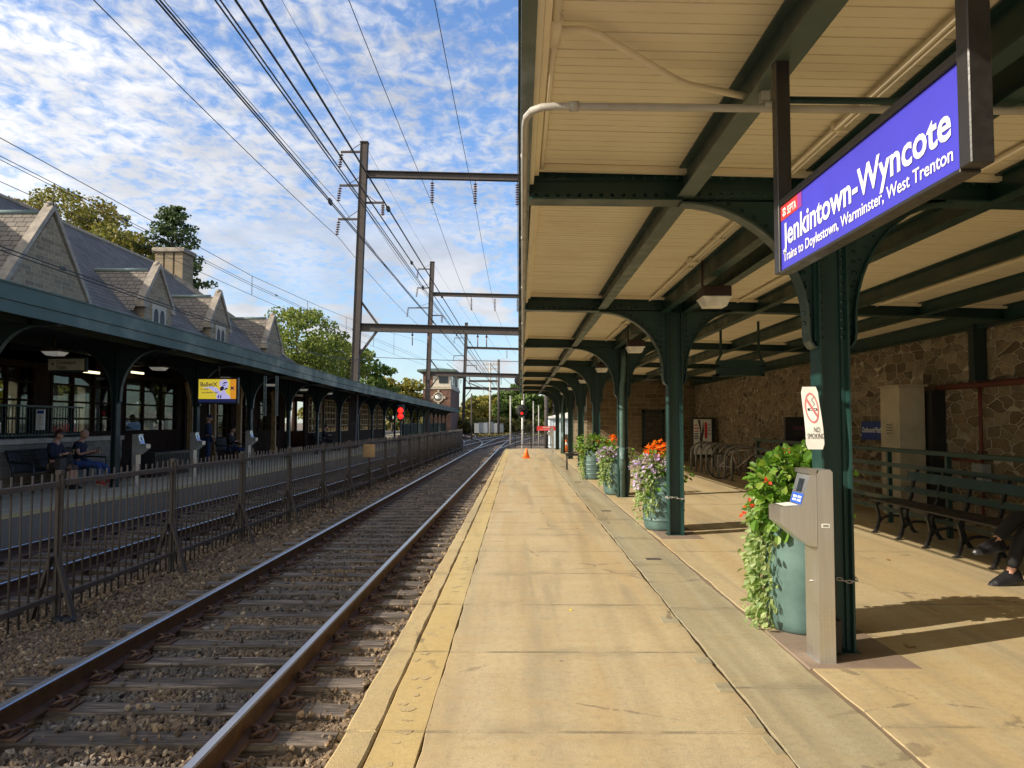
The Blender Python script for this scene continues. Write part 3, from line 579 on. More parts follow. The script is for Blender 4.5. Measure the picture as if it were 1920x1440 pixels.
m = MB(); m.prism([(.0, 3.32), (7.2, 3.13), (7.2, 3.30), (.0, 3.45)], -5, 44); build('roof', m, 'dark_green', cano)
m = MB()
def ge(y): return .004+.0048*max(0, y-3)
for y0, y1 in zip([-5, 5.2, 15, 25, 35], [5.2, 15, 25, 35, 44.0]):
    for y_, yb in ((y0, y1-.006),):
        a, b = ge(y_), ge(yb); P_ = lambda o, y, z: (o, y, z)
        m.add([(a, y_, 3.10), (a+.062, y_, 3.10), (a+.062, y_, 3.46), (a, y_, 3.46), (b, yb, 3.10), (b+.062, yb, 3.10), (b+.062, yb, 3.46), (b, yb, 3.46)], [(3, 2, 1, 0), (4, 5, 6, 7), (0, 1, 5, 4), (1, 2, 6, 5), (2, 3, 7, 6), (3, 0, 4, 7)])
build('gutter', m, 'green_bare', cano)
m = MB()
for k in range(-1, 9):
    y0 = 5.25*k+.09; y1 = 5.25*k+5.16
    if k == 8: y1 = 44
    o = ge((y0+y1)/2); m.box((o+.066, y0, 3.14), (o+.10, y1, 3.262)); m.box((o+.105, y0, 3.20), (o+.135, y1, 3.266))
    for yy in (y0, y1-.05):   # cream cornice strip beside the beams
        m.prism([(.14, zc(.14)-.045), (6.7, zc(6.7)-.045), (6.7, zc(6.7)-.003), (.14, zc(.14)-.003)], yy, yy+.05)
build('ceiling_trim', m, 'cream_paint', cano)
def purlin(x, w, d, double=False):
    m = MB(); zt = zc(x)-.004; zb = zt-d; m.box((x-.006, -5, zb), (x+.006, 44, zt)); m.box((x-w/2, -5, zb-.012), (x+w/2, 44, zb)); m.box((x-w/2, -5, zt-.010), (x+w/2, 44, zt)); return m
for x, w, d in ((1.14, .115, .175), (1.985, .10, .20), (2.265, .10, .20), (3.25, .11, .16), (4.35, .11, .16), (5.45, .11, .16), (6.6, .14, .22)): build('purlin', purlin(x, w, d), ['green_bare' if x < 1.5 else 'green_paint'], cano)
def beam_bottom(x): return 3.045-.004*x if x < 3.2 else 3.032-.03*(x-3.2)
def rivet(m, x, y, z): m.lathe([(.016, 0), (.012, .008), (.0, .0115)], (0, 0, 0), 6, 'y') if False else m.add([(x-.014, y, z-.008), (x, y, z-.015), (x+.014, y, z-.008), (x+.014, y, z+.008), (x, y, z+.015), (x-.014, y, z+.008), (x, y-.014, z)], [(0, 1, 6), (1, 2, 6), (2, 3, 6), (3, 4, 6), (4, 5, 6), (5, 0, 6)])
for k, yk in enumerate([0]+COLS):
    m = MB(); m.prism([(.075, 3.055), (.9, 3.045), (3.2, 3.03), (6.7, 2.93), (6.7, zc(6.7)-.01), (.075, zc(.075)-.01)], yk-.008, yk+.008)
    for z in (zc(0)-.016,): m.prism([(.075, z-.006), (6.7, z-.006-.18), (6.7, z+.008-.18), (.075, z+.008)], yk-.085, yk+.085)
    m.prism([(.075, 3.043), (1.12, 3.031), (1.12, 3.044), (.075, 3.056)], yk-.085, yk+.085)
    m.prism([(2.9, 3.02), (6.7, 2.918), (6.7, 2.931), (2.9, 3.033)], yk-.085, yk+.085)
    for yy in (yk-.020, ): m.box((.08, yy-.006, 3.058), (1.9, yy+.012, 3.112)); m.box((.08, yy-.006, 3.185), (1.9, yy+.012, 3.235))
    if 0 < k < 4:
        for q in range(24): rivet(m, .12+q*.075, yk-.027, 3.208); rivet(m, .12+q*.075, yk-.027, 3.084)
        for q in range(14): rivet(m, 2.4+q*.09, yk-.027, 3.16)
    build('cross_beam', m, 'green_paint', cano)
def column_mb(y, riv):
    m = MB()
    for s in (-1, 1):
        m.box((CX+s*.094-.007, y-.088, .0), (CX+s*.094+.007, y+.088, 3.06)); m.box((CX+s*.074-.012, y-.036, 0), (CX+s*.074+.012, y+.036, 3.06))
    m.box((CX-.087, y-.008, 0), (CX+.087, y+.008, 3.06))
    if riv:
        for q in range(16): rivet(m, CX-.074, y-.037, 2.1+q*.06); rivet(m, CX+.074, y-.037, 2.1+q*.06)
    m.box((CX-.125, y-.11, 0), (CX+.125, y+.11, .012)); return m
def bracket_mb(y, s, a, riv):
    m = MB(); x0 = CX+s*.102; n = 14; xo = x0+s*(a+.05)
    arcp = [(x0+s*(.045), 2.20)]+[(xo-s*a*math.cos(t)*1.0, 2.20+.828*math.sin(t)) for t in np.linspace(0.02, PI/2, n)]
    foot = [(x0, 2.035), (x0+s*.02, 2.04), (x0+s*.042, 2.075), (x0+s*.050, 2.13)]
    pts = foot+arcp[1:]; poly = pts+[(pts[-1][0], 3.05), (x0, 3.05)]
    m.prism(poly, y-.008, y+.008)
    m.m = 1; m.strip(pts, y-.062, y+.062, -s*.014); m.m = 0
    m.box((x0, y-.045, 2.07), (x0+s*.014, y+.045, 3.05))
    if riv:
        for q in range(2, len(pts)-2, 1): rivet(m, pts[q][0]+s*.0-s*.035*math.sin(q/len(pts)*1.5), y-.009, pts[q][1]+.03+.02*q/len(pts))
        for q in range(12): rivet(m, x0+s*.07, y-.009, 2.2+q*.07)
    return m
for k, yk in enumerate(COLS):
    c_ = build('column', column_mb(yk, k < 3), 'green_paint', cano)
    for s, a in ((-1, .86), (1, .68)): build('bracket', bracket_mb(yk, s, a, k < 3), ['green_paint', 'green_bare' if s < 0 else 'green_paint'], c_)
# lamps hung mid-bay
def lamp(x, y, lab, zt=None, far=False, grp='lamps under the near canopy'):
    z = 2.705; t = thing('canopy_lamp', lab, 'lamp', (x, y, z), grp); m = MB(); zt = zt or zc(x)
    m.box((x-.145, y-.145, z+.09), (x+.145, y+.145, z+.205), .012); build('housing', m, 'lamp_brown', t)
    m = MB(); s0, s1 = .104, .139
    m.add([(x-s0, y-s0, z), (x+s0, y-s0, z), (x+s0, y+s0, z), (x-s0, y+s0, z), (x-s1, y-s1, z+.085), (x+s1, y-s1, z+.085), (x+s1, y+s1, z+.085), (x-s1, y+s1, z+.085)], [(3, 2, 1, 0), (4, 5, 6, 7), (0, 1, 5, 4), (1, 2, 6, 5), (2, 3, 7, 6), (3, 0, 4, 7)]); m.box((x-.15, y-.15, z+.082), (x+.15, y+.15, z+.095)); build('diffuser', m, 'lamp_white', t)
    m = MB(); m.tube([(x-.12, y, z+.2), (x-.12, y, zt-.03)], .012, 8); build('stem', m, 'lamp_brown', t); return t
ordn = ['first', 'second', 'third', 'fourth', 'fifth', 'sixth', 'seventh', 'eighth']
for k in range(6): lamp(2.02 if k < 1 else 2.0, 7.9+5.25*k, 'white lensed lamp hanging between the %s and %s green columns from the name sign' % (ordn[k], ordn[k+1]))
# pipes under the near canopy
m = MB(); zz = 2.99; bend = [(.036+.16*(1-math.cos(a)), 3.54+.16*(1-math.sin(a))-.16, zz) for a in np.linspace(0, PI/2, 8)]
m.tube([(.036+ge(43)-ge(3), 43, zz+.03), (.036+.055, 15, zz+.02), (.036, 4.4, zz)]+bend[:0]+[(.034, 3.72, zz), (.040, 3.63, zz), (.065, 3.555, zz), (.11, 3.515, zz), (.17, 3.505, zz), (6.72, 3.5, zz-.09)], .0185, 10)
for x in (.26, 1.16): m.tube([(x-.022, 3.505, zz), (x+.022, 3.505, zz)], .0235, 10)
for y in (4.2, 6.1, 8.4, 11.5, 15, 20): m.tube([(.037+(.0048*max(0, y-4.4)), y-.02, zz+.01), (.037+(.0048*max(0, y-4.4)), y+.02, zz+.01)], .024, 8)
m.box((1.12, 3.485, zz+.02), (1.16, 3.525, zz+.10)); tag(build('gutter_pipe', m, 'pipe_grey', org=(.04, 3.5, zz)), 'pale grey pipe bent from across the ceiling to along the gutter underside', 'pipe')
m = MB(); z1 = 3.215
m.tube([(.16, -4, z1), (.16, 3.3, z1)], .019, 10); m.tube([(.16, 3.14, z1), (.16, 3.36, z1)], .028, 10); m.tube([(.16, 3.3, z1), (.16, 5.1, z1+.02)], .014, 8)
m.tube([(.17, 3.24, z1), (.28, 3.24, z1), (.34, 3.26, z1-.005), (.76, 3.62, z1-.05), (.83, 3.655, z1-.06), (1.18, 3.66, z1-.13)], .017, 10)
tag(build('ceiling_pipe', m, 'cream_paint', org=(.16, 2.7, z1)), 'cream painted pipe kinked diagonally across the ceiling boards', 'pipe')
m = MB(); m.tube([(1.19, 3.66, 3.085), (6.72, 3.66, 2.99)], .017, 10); m.box((1.135, 3.645, 3.09), (1.155, 3.675, 3.15)); tag(build('ceiling_pipe', m, 'green_paint', org=(1.19, 3.1, 3.08)), 'dark green pipe crossing the ceiling behind the name sign', 'pipe')
m = MB(); xx = 1.80
m.tube([(xx, -4, 3.19), (xx, 43.5, 3.19)], .016, 8); m.tube([(xx+.05, -4, 3.20), (xx+.05, 43.5, 3.20)], .011, 8)
for k in range(1, 8):
    y = 5.25*k+2.65; m.box((xx-.05, y-.05, 3.155), (xx+.05, y+.05, 3.22), .01)
for y in np.arange(3, 30, 1.3): m.box((xx-.025, y-.012, 3.17), (xx+.07, y+.012, 3.225))
tag(build('conduit', m, 'cream_paint', org=(xx, 0, 3.19)), 'cream twin conduit running along the ceiling beside the column line', 'conduit')
m = MB()
for x in (3.0, 4.9): m.tube([(x, -4, zc(x)-.03), (x, 43, zc(x)-.03)], .018, 8)
tag(build('conduit', m, 'cream_paint', org=(3., 0, 3.1)), 'cream conduit pair on the ceiling between column line and stone wall', 'conduit')
# green drainpipe on the third column
for yk, lab in ((15.75, 'green drainpipe with cleanout cap running down the third column'), (36.75, 'slim green drainpipe on the column near the platform gate')):
    m = MB(); y = yk-.10
    m.tube([(CX+.02, y+.05, 3.0), (CX+.02, y, 2.75), (CX+.0, y, 2.4), (CX-.02, y, 2.25), (CX-.02, y, .0)], .055, 12); m.tube([(CX-.02, y-.09, .78), (CX-.02, y, .78)], .05, 12); m.tube([(CX-.02, y, .55), (CX-.02, y, 1.0)], .066, 12)
    tag(build('drainpipe', m, 'barrel_green', org=(CX, y, 0)), lab, 'drainpipe')
# ================================================================== STATION NAME SIGN
XS = 1.100; Y0, Y1 = 3.195, 1.886; ZB, ZT = 2.158, 2.424
t = thing('station_name_sign', 'blue station name sign with white lettering in a black frame', 'sign', (XS+.05, (Y0+Y1)/2, ZB))
m = MB(); m.box((XS, Y1-.003, ZB-.002), (XS+.036, Y0-.003, ZT+.001)); build('sign_panel', m, 'sign_blue', t)
m = MB()
m.box((XS-.011, Y0-.004, ZB-.008), (XS+.047, Y0+.055, 3.075), .003); m.box((XS-.011, Y1-.056, ZB-.006), (XS+.047, Y1-.004, 3.075), .003)
m.box((XS-.009, Y1-.004, ZB-.014), (XS+.045, Y0-.004, ZB-.002), .002); m.box((XS-.009, Y1-.004, ZT+.002), (XS+.045, Y0-.004, ZT+.030), .003)
build('sign_frame', m, 'sign_frame', t)
Ls = Y0-Y1-.012; hS = ZT-ZB
def sp(u, v, e=0.): return (XS-.0015-e, Y0-.006-u, ZT-v*hS)
XD, YD = (0, -1, 0), (0, 0, 1)
m = MB()
def srect(m, u0, u1, v0, v1, e): m.quad(sp(u0, v0, e), sp(u0, v1, e), sp(u1, v1, e), sp(u1, v0, e))
m.m = 0; srect(m, .0, .19, .0, .225, 0); m.m = 1; srect(m, .19, .235, .0, .225, 0); build('red_band', m, ['sign_red', 'sign_pink'], t)
m = MB()
m.text('SEPTA', sp(.078, .185, .001), XD, YD, .046, .10, .012)
m.text('Jenkintown-Wyncote', sp(.026, .645, .001), XD, YD, .130, Ls-.060, .020)
m.text('Trains to Doylestown, Warminster, West Trenton', sp(.026, .885, .001), XD, YD, .056, Ls-.055, .010)
build('lettering', m, 'sign_white', t)
m = MB()   # round-cornered badge with a white S made of two arrows
m.m = 0; srect(m, .020, .070, .03, .20, .001); m.m = 1
ib = [[(.026, .06), (.054, .05), (.064, .09), (.058, .105), (.048, .085), (.034, .09), (.044, .13), (.036, .135)], [(.064, .17), (.036, .185), (.025, .145), (.031, .125), (.041, .15), (.054, .148), (.046, .115), (.055, .105)]]
for q in ib: m.add([sp(a, b, .002) for a, b in q], [tuple(range(len(q)))])
build('logo', m, ['sign_red', 'sign_white'], t)
# ================================================================== NO SMOKING SIGN, FARE READER, PLANTERS
t = thing('no_smoking_sign', 'bent white no smoking sign fixed to the nearest green column', 'sign', (2.0, 5.12, 1.345))
c0 = at(1513, 843, 5.10); zb, zt = 1.345, 1.760; wS = .115; ns = Vector((.985, -.17, 0)).normalized()
def nsp(u, v, e=0.):   # u 0..1 across, v 0..1 up, slightly bent
    b = .018*math.sin(v*PI*1.6); s_ = (1-.10*v); q = Vector((1.895+.012*(1-v)-.0, 5.125, zb))+ns*(wS*u*s_+.010*v*0)+Vector((.0, -e, (zt-zb)*v)); q.y -= b*.7; q.x -= .012*v; return q
m = MB(); n = 12
for i in range(n):
    v0, v1 = i/n, (i+1)/n; ins0 = .10 if i == 0 else 0; ins1 = .10 if i == n-1 else 0
    a, b, c2, d = nsp(ins0, v0), nsp(1-ins0, v0), nsp(1-ins1, v1), nsp(ins1, v1); bk = Vector((0, .004, 0)); m.add([a, b, c2, d, a+bk, b+bk, c2+bk, d+bk], [(0, 1, 2, 3), (7, 6, 5, 4), (0, 3, 7, 4), (1, 5, 6, 2), (0, 4, 5, 1), (3, 2, 6, 7)])
build('plate', m, 'white_paint', t)
m = MB()
for i in range(40):
    a0, a1 = 2*PI*i/40, 2*PI*(i+1)/40; rr = [(.5+.40*math.cos(a), .66+.245*math.sin(a)) for a in (a0, a1)]; ri = [(.5+.33*math.cos(a), .66+.213*math.sin(a)) for a in (a0, a1)]
    m.add([nsp(*rr[0], .002), nsp(*rr[1], .002), nsp(*ri[1], .002), nsp(*ri[0], .002)], [(0, 3, 2, 1)])
m.add([nsp(.17, .80, .0025), nsp(.25, .83, .0025), nsp(.83, .52, .0025), nsp(.75, .49, .0025)], [(0, 3, 2, 1)]); plain('ban_red', (.62, .20, .20), .5); build('ban_ring', m, 'ban_red', t)
m = MB()
def nrect(u0, u1, v0, v1): m.add([nsp(u0, v0, .0022), nsp(u1, v0, .0022), nsp(u1, v1, .0022), nsp(u0, v1, .0022)], [(0, 1, 2, 3)])
nrect(.25, .37, .615, .655); nrect(.40, .72, .645, .655); nrect(.40, .72, .615, .623); nrect(.74, .80, .615, .655)
for i in range(9): nrect(.60+.06*math.sin(i*.9), .64+.06*math.sin(i*.9), .69+i*.016, .703+i*.016)
for s_, u, v, ww in (('NO', .62, .272, .36), ('SMOKING', .54, .17, 1.0)):
    b0 = nsp(u, v, .004); m.text(s_, b0, ns, (0, 0, 1), .050, wS*ww*.92, .0, 'CENTER')
build('lettering', m, 'black_paint', t)
t = thing('fare_reader', 'stainless steel fare card reader post with a blue label beside the nearest column', 'fare reader', (1.95, 5.05, 0))
y0, y1 = 4.935, 5.165
m = MB(); m.prism([(1.900, 0), (2.000, 0), (2.000, 1.205), (1.985, 1.222), (1.915, 1.215), (1.900, 1.19)], y0, y1); m.box((1.890, y0-.0, 0), (2.004, y1+.0, .010)); build('post', m, 'brushed_steel', t)
m = MB(); m.prism([(1.898, .735), (1.898, 1.19), (1.872, 1.212), (1.862, 1.205), (1.802, .995), (1.675, .985), (1.664, .975), (1.664, .885), (1.845, .740)], y0+.004, y1-.004); build('reader_head', m, 'brushed_steel', t)
m = MB(); m.prism([(1.899, 1.186), (1.899, 1.228), (1.845, 1.222), (1.842, 1.196), (1.862, 1.192)], y0+.001, y1-.001); build('hood', m, 'steel', t)
def slope(f): return (1.862+(1.802-1.862)*f-.0025, 1.205+(.995-1.205)*f)
m = MB(); (a, za), (b, zb_) = slope(.22), slope(.62); m.add([(a, y0+.07, za), (a, y1-.07, za), (b, y1-.07, zb_), (b, y0+.07, zb_)], [(0, 1, 2, 3)]); build('screen', m, 'steel_dark', t)
m = MB(); (a, za), (b, zb_) = slope(.66), slope(.97); m.add([(a, y0+.02, za), (a, y1-.02, za), (b, y1-.02, zb_), (b, y0+.02, zb_)], [(0, 1, 2, 3)]); plain('label_blue', (.03, .10, .55), .4)
m.m = 1
for yy in (y1-.05, y0+.10):
    for f in (.74, .84): (a, za), (b, zb_) = slope(f), slope(f+.06); m.add([(a-.001, yy, za), (a-.001, yy-.06, za), (b-.001, yy-.06, zb_), (b-.001, yy, zb_)], [(3, 2, 1, 0)])
build('instruction_label', m, ['label_blue', 'sign_white'], t)
m = MB(); m.add([(1.70, y0+.03, .9885), (1.79, y0+.03, .9965), (1.79, y1-.03, .9965), (1.70, y1-.03, .9885)], [(0, 1, 2, 3)]); build('tap_pad', m, 'white_paint', t)
m = MB(); m.box((1.925, y0-.002, .855), (1.975, y0+.002, .880)); m.m = 1
for i in range(2): m.box((1.932, y0-.003, .861+.008*i), (1.968, y0+.002, .865+.008*i))
build('serial_plate', m, ['white_paint', 'black_paint'], t)
m = MB(); m.ball((1.897, 5.05, .50), .010, 6); m.tube([(1.90, 5.05, .50), (1.885, 5.05, .50)], .006, 6); build('lock', m, 'steel', t)
m = MB(); m.tube([(2.06, 5.13, .62), (2.075, 5.12, .45), (2.07, 5.12, .3), (2.07, 5.12, .2)], .014, 8); m.box((2.035, 5.085, .02), (2.105, 5.135, .24), .01)
tag(build('cable_box', m, 'black_iron', org=(2.07, 5.1, 0)), 'dark grey cable and junction box low on the nearest column', 'junction box')
def chain(x, y, z, lab):
    m = MB()
    for i in range(26):
        u = i/26*4; s_ = int(u); f = u-s_; q = [(-.11, -.10), (.11, -.10), (.11, .10), (-.11, .10), (-.11, -.10)]; a, b = q[s_], q[s_+1]; px, py = a[0]+(b[0]-a[0])*f, a[1]+(b[1]-a[1])*f
        d = Vector((b[0]-a[0], b[1]-a[1], 0)).normalized()*.024; up = Vector((0, 0, .010)) if i % 2 else Vector((-d.y, d.x, 0))*.4; c = Vector((x+px, y+py, z+.012*math.sin(i*.9)))
        ring = [c+d*math.cos(k*PI/4)+up*math.sin(k*PI/4) for k in range(9)]; m.tube(ring, .0035, 5, False)
    tag(build('chain', m, 'pipe_grey', org=(x, y, z)), lab, 'chain')
chain(CX, 5.25, .485, 'thin chain wrapped round the nearest green column'); chain(CX, 10.5, .50, 'thin chain wrapped round the column by the lilac flowers'); chain(CX, 15.75, 1.0, 'thin chain wrapped round the drainpipe column')
def barrel_mb(x, y, h, r, ribs):
    m = MB(); pr = [(r*.80, 0.), (r*.90, .03)]
    for i in range(1, 25):
        f = i/25; rad = r*(.86+.14*math.sin(PI*(.12+.76*f))); z = .03+(h-.03)*f
        if ribs and i % 4 == 0: pr += [(rad, z-.012), (rad+.008, z-.006), (rad+.008, z+.006), (rad, z+.012)]
        else: pr.append((rad, z))
    pr += [(r*.90, h), (r*.84, h), (r*.82, h-.07)]; m.lathe(pr, (x, y, 0), 32); return m
def leaves(name, P, S, mat, parent, org, up=.7, flat=LEAF_V, ff=LEAF_F, out=None):
    n = len(P); Rm = np.zeros((n, 3, 3))
    for i in range(n):
        d = np.array(out[i]) if out is not None else np.random.normal(size=3); d = d+np.random.normal(size=3)*.55; d[2] -= .12; d /= np.linalg.norm(d)
        nn = np.array([0, 0, up])+np.random.normal(size=3)*.5+(np.array(out[i])*.45 if out is not None else 0); s_ = np.cross(d, nn); s_ /= np.linalg.norm(s_)+1e-9; nn = np.cross(s_, d); Rm[i] = np.stack([s_, d, nn], 1)
    V, Fc = scatter(np.asarray(P), flat, ff, np.asarray(S), Rm); return raw(name, V, Fc, mat, parent, org)
def planter(x, y, h, r, ribs, lab, bush, vine, flower, topz, seed, mat='leaf_pot'):
    np.random.seed(seed); random.seed(seed); org = (x, y, 0); t = thing('planter_barrel', lab, 'planter', org, 'green barrel planters beside the columns')
    b = build('barrel', barrel_mb(x, y, h, r, ribs), 'barrel_green', t); m = MB(); m.lathe([(r*.83, h-.07), (r*.5, h-.03), (.02, h-.02)], (x, y, 0), 20); build('soil', m, 'soil', b)
    # mound of leaves
    P = []; O = []
    for cx, cy, cz, rx, ry, rz, n in bush:
        d = np.random.normal(size=(n, 3)); d /= np.linalg.norm(d, axis=1)[:, None]; rad = np.random.uniform(.45, 1.05, n)**.5; P.append(np.stack([x+cx+d[:, 0]*rx*rad, y+cy+d[:, 1]*ry*rad, cz+d[:, 2]*rz*rad], 1)); O.append(d)
    P = np.concatenate(P); O = np.concatenate(O); k = P[:, 2] > h*.55; P, O = P[k], O[k]
    leaves('foliage', P, .032+.062*np.random.rand(len(P))**1.3, mat, t, org, out=O)
    m = MB()
    for i in range(0, len(P), 9): m.tube([(x+random.uniform(-.1, .1), y+random.uniform(-.1, .1), h-.05), tuple((P[i]+np.array([x, y, h]))/2+np.array([0, 0, .06])), tuple(P[i])], .004, 5)
    build('stem', m, 'leaf_dark' if 'leaf_dark' in MATS else 'soil', t)
    if vine:
        P = []; O = []; m = MB()
        for q in range(vine[0]):
            a = random.uniform(*vine[1]); zz = h+.03; L = random.uniform(*vine[2]); pts = []; rr = r*.9; k = 0
            while zz > h-L and zz > .02:
                bul = r*1.02*(.86+.14*math.sin(PI*(.12+.76*max(0, zz)/h)))+.02+.035*math.sin(k*.5+q)*.6+.02; pts.append((x+math.cos(a)*max(bul, rr), y+math.sin(a)*max(bul, rr), zz)); a += random.uniform(-.05, .05); zz -= .030; k += 1
            for p_ in pts:
                for _ in range(vine[3]): P.append(np.array(p_)+np.random.normal(size=3)*np.array([.022, .022, .015])+np.array([math.cos(a), math.sin(a), 0])*random.uniform(-.02, .04)); O.append((math.cos(a)*.8, math.sin(a)*.8, -.6))
            if len(pts) > 2: m.tube(pts, .0028, 4)
        if P: leaves('trailing_vine', np.array(P), np.random.uniform(.035, .065, len(P)), 'leaf_vine', t, org, up=.3, out=np.array(O)); build('vine_stem', m, 'leaf_stem' if 'leaf_stem' in MATS else 'wood_pale', t)
    for kind, cx, cy, cz, rx, rz, n, sz in flower:
        d = np.random.normal(size=(n, 3)); d /= np.linalg.norm(d, axis=1)[:, None]; rad = np.random.uniform(.3, 1., n)**.5; P = np.stack([x+cx+d[:, 0]*rx*rad, y+cy+d[:, 1]*rx*rad, cz+d[:, 2]*rz*rad], 1); leaves('flower', P, np.random.uniform(.7, 1.2, n)*sz, kind, t, org, out=d)
    return t
plain('leaf_dark', (.04, .07, .02), .7); plain('leaf_stem', (.22, .25, .09), .7)
planter(2.13, 5.80, .90, .30, False, 'smooth green barrel with bright leafy bush and long trailing vine behind the fare reader',
        [(-.06, -.03, 1.04, .33, .32, .28, 950), (-.20, -.06, .86, .20, .24, .18, 380), (.02, 0, 1.2, .22, .22, .16, 280), (.12, .05, 1.0, .30, .3, .26, 120)], (14, (2.72, 3.42), (.65, .95), 2),
        [('petal_red', -.45, -.12, .92, .03, .02, 7, .035), ('petal_red', -.47, -.12, .84, .02, .02, 5, .032), ('petal_red', -.32, -.2, 1.10, .02, .02, 6, .035), ('petal_red', -.26, -.22, 1.06, .03, .02, 5, .03), ('petal_red', -.15, .0, 1.30, .05, .03, 8, .03)], 1.36, 11)
planter(2.06, 11.02, .80, .295, True, 'ribbed green barrel with lilac flowers and an orange canna beside the second column',
        [(-.10, -.05, .90, .34, .30, .20, 200), (-.14, -.1, .72, .26, .24, .20, 110), (.24, -.05, .80, .15, .16, .12, 60)], (10, (3.0, 4.2), (.35, .72), 2),
        [('petal_lilac', -.16, -.06, .86, .30, .20, 420, .056), ('petal_lilac', -.28, -.10, .68, .15, .14, 190, .055), ('petal_orange', -.09, -.02, 1.13, .10, .07, 42, .085), ('petal_orange', -.04, -.02, 1.22, .03, .05, 12, .06), ('petal_orange', -.19, .0, 1.12, .05, .05, 16, .07)], 1.25, 12)
planter(2.06, 16.25, .78, .29, False, 'smooth green barrel with pale flowers standing behind the drainpipe column',
        [(-.08, -.05, .86, .34, .30, .22, 200), (.22, 0, .86, .17, .16, .14, 60)], (9, (3.0, 4.2), (.35, .7), 2),
        [('petal_lilac', -.22, -.06, .82, .22, .17, 300, .055), ('petal_orange', -.06, -.02, 1.12, .07, .09, 26, .085)], 1.2, 13)
planter(1.99, 20.5, .76, .265, True, 'ribbed green barrel with a dense green bush, fourth planter along the platform',
        [(-.06, 0, .92, .44, .40, .27, 420), (.14, 0, .92, .34, .3, .22, 170), (-.26, -.05, .74, .16, .2, .16, 60)], (6, (3.0, 3.9), (.45, .75), 2), [('petal_orange', -.34, -.1, .72, .07, .10, 14, .05), ('petal_red', .1, -.2, 1.02, .1, .06, 8, .05)], 1.2, 14)
np.random.seed(5); random.seed(5)
# fallen leaves and specks on the near platform
def leaf_thing(x, y, s, mat, lab):
    P = np.array([[x, y, .006]]); a = random.uniform(0, 6); Rm = np.array([[[math.cos(a), -math.sin(a), .1], [math.sin(a), math.cos(a), .15], [-.1, -.1, .9]]]); V, Fc = scatter(P, LEAF_V*np.array([1, 1, 1.6]), LEAF_F, np.array([s]), Rm); tag(raw('fallen_leaf', V, Fc, mat, None, (x, y, 0)), lab, 'leaf', 'fallen leaves on the platform')
q = at(1066, 1139, 6.32); leaf_thing(q.x, 6.32, .035, 'dead_leaf_yellow', 'small yellow leaf alone on the tan walkway')
leaf_thing(4.05, 8.6, .06, 'dead_leaf', 'curled brown leaf on the floor in front of the long bench'); leaf_thing(4.66, 7.18, .05, 'dead_leaf_yellow', 'yellow leaf on the floor beside the black shoes'); leaf_thing(2.62, 5.28, .12, 'wood_pale' if False else 'dead_leaf', 'pale dry leaf strip on the floor by the nearest column pad')
# ================================================================== STONE WALL SIDE
WX = 6.75
m = MB(); m.box((WX, -6, -.1), (WX+.6, 29.42, 3.02)); tag(build('stone_wall', m, 'rubble_wall', org=(WX, 10, 0)), 'long brown rubble stone wall under the back of the near canopy', 'wall')
t = thing('stone_building', 'brown coursed stone building end with barred window under the far canopy', 'building', (4.6, 29.4, 0))
m = MB(); wx0, wx1, wz0, wz1 = 4.70, 5.60, .52, 1.98; bx0 = 2.62
m.box((bx0, 29.4, -.1), (wx0, 29.75, 3.05)); m.box((wx1, 29.4, -.1), (WX-.003, 29.75, 3.05)); m.box((wx0, 29.4, -.1), (wx1, 29.75, wz0)); m.box((wx0, 29.4, wz1), (wx1, 29.75, 3.05)); build('wall', m, 'coursed_wall', t)
m = MB(); m.box((bx0+.002, 29.75, -.1), (bx0+.35, 37, 3.05)); build('side_wall', m, 'coursed_side', t)
m = MB(); m.box((bx0-.05, 29.38, 1.9), (bx0+.0, 29.95, 2.5)); build('wall_box', m, 'cabinet_grey', t)
m = MB(); yy = 29.50
for a, b in (((wx0, wz0), (wx0+.14, wz1)), ((wx1-.10, wz0), (wx1, wz1)), ((wx0, wz0), (wx1, wz0+.10)), ((wx0, wz1-.12), (wx1, wz1))): m.box((a[0], yy, a[1]), (b[0], yy+.08, b[1]))
w_ = build('window', m, 'dark_green', t); m = MB(); m.box((wx0+.1, yy+.09, wz0+.05), (wx1-.08, yy+.10, wz1-.05)); plain('window_dim', (.12, .10, .075), .3); build('pane', m, 'window_dim', w_)
m = MB()
for i in range(1, 8): m.box((wx0+.12+i*.085-.006, yy+.02, wz0+.08), (wx0+.12+i*.085+.006, yy+.05, wz1-.1))
for i in range(1, 7): m.box((wx0+.12, yy+.022, wz0+.08+i*.185-.006), (wx1-.09, yy+.048, wz0+.08+i*.185+.006))
build('window_bars', m, 'black_iron', w_)
m = MB(); m.box((WX-.035, 14.05, 1.18), (WX-.005, 15.15, 1.53), .006)
t = thing('platform_sign', 'blue Outbound Platform sign on the rubble wall behind the nearest column', 'sign', (WX-.02, 14.6, 1.18)); build('panel', m, 'dark_blue', t)
m = MB(); m.text('Outbound Platform', (WX-.037, 15.10, 1.32), XD, YD, .14, .99, .02); build('lettering', m, 'sign_white', t)
t = thing('wall_cabinet', 'tall beige metal cabinet standing against the stone wall behind the railing', 'cabinet', (6.3, 12.5, 0)); m = MB(); m.box((6.08, 12.35, .0), (6.50, 12.98, 2.09), .01); build('body', m, 'beige_box', t)
m = MB(); m.box((6.07, 12.34, 1.82), (6.085, 12.99, 1.84)); m.box((6.05, 12.30, 2.09), (6.53, 13.02, 2.115)); build('lid', m, 'beige_box', t)
m = MB(); m.box((6.074, 12.55, 1.30), (6.079, 12.80, 1.52)); m.m = 1
for i in range(4): m.box((6.0725, 12.58, 1.33+i*.045), (6.075, 12.77, 1.345+i*.045))
build('notice', m, ['beige_box', 'fence_iron'], t)
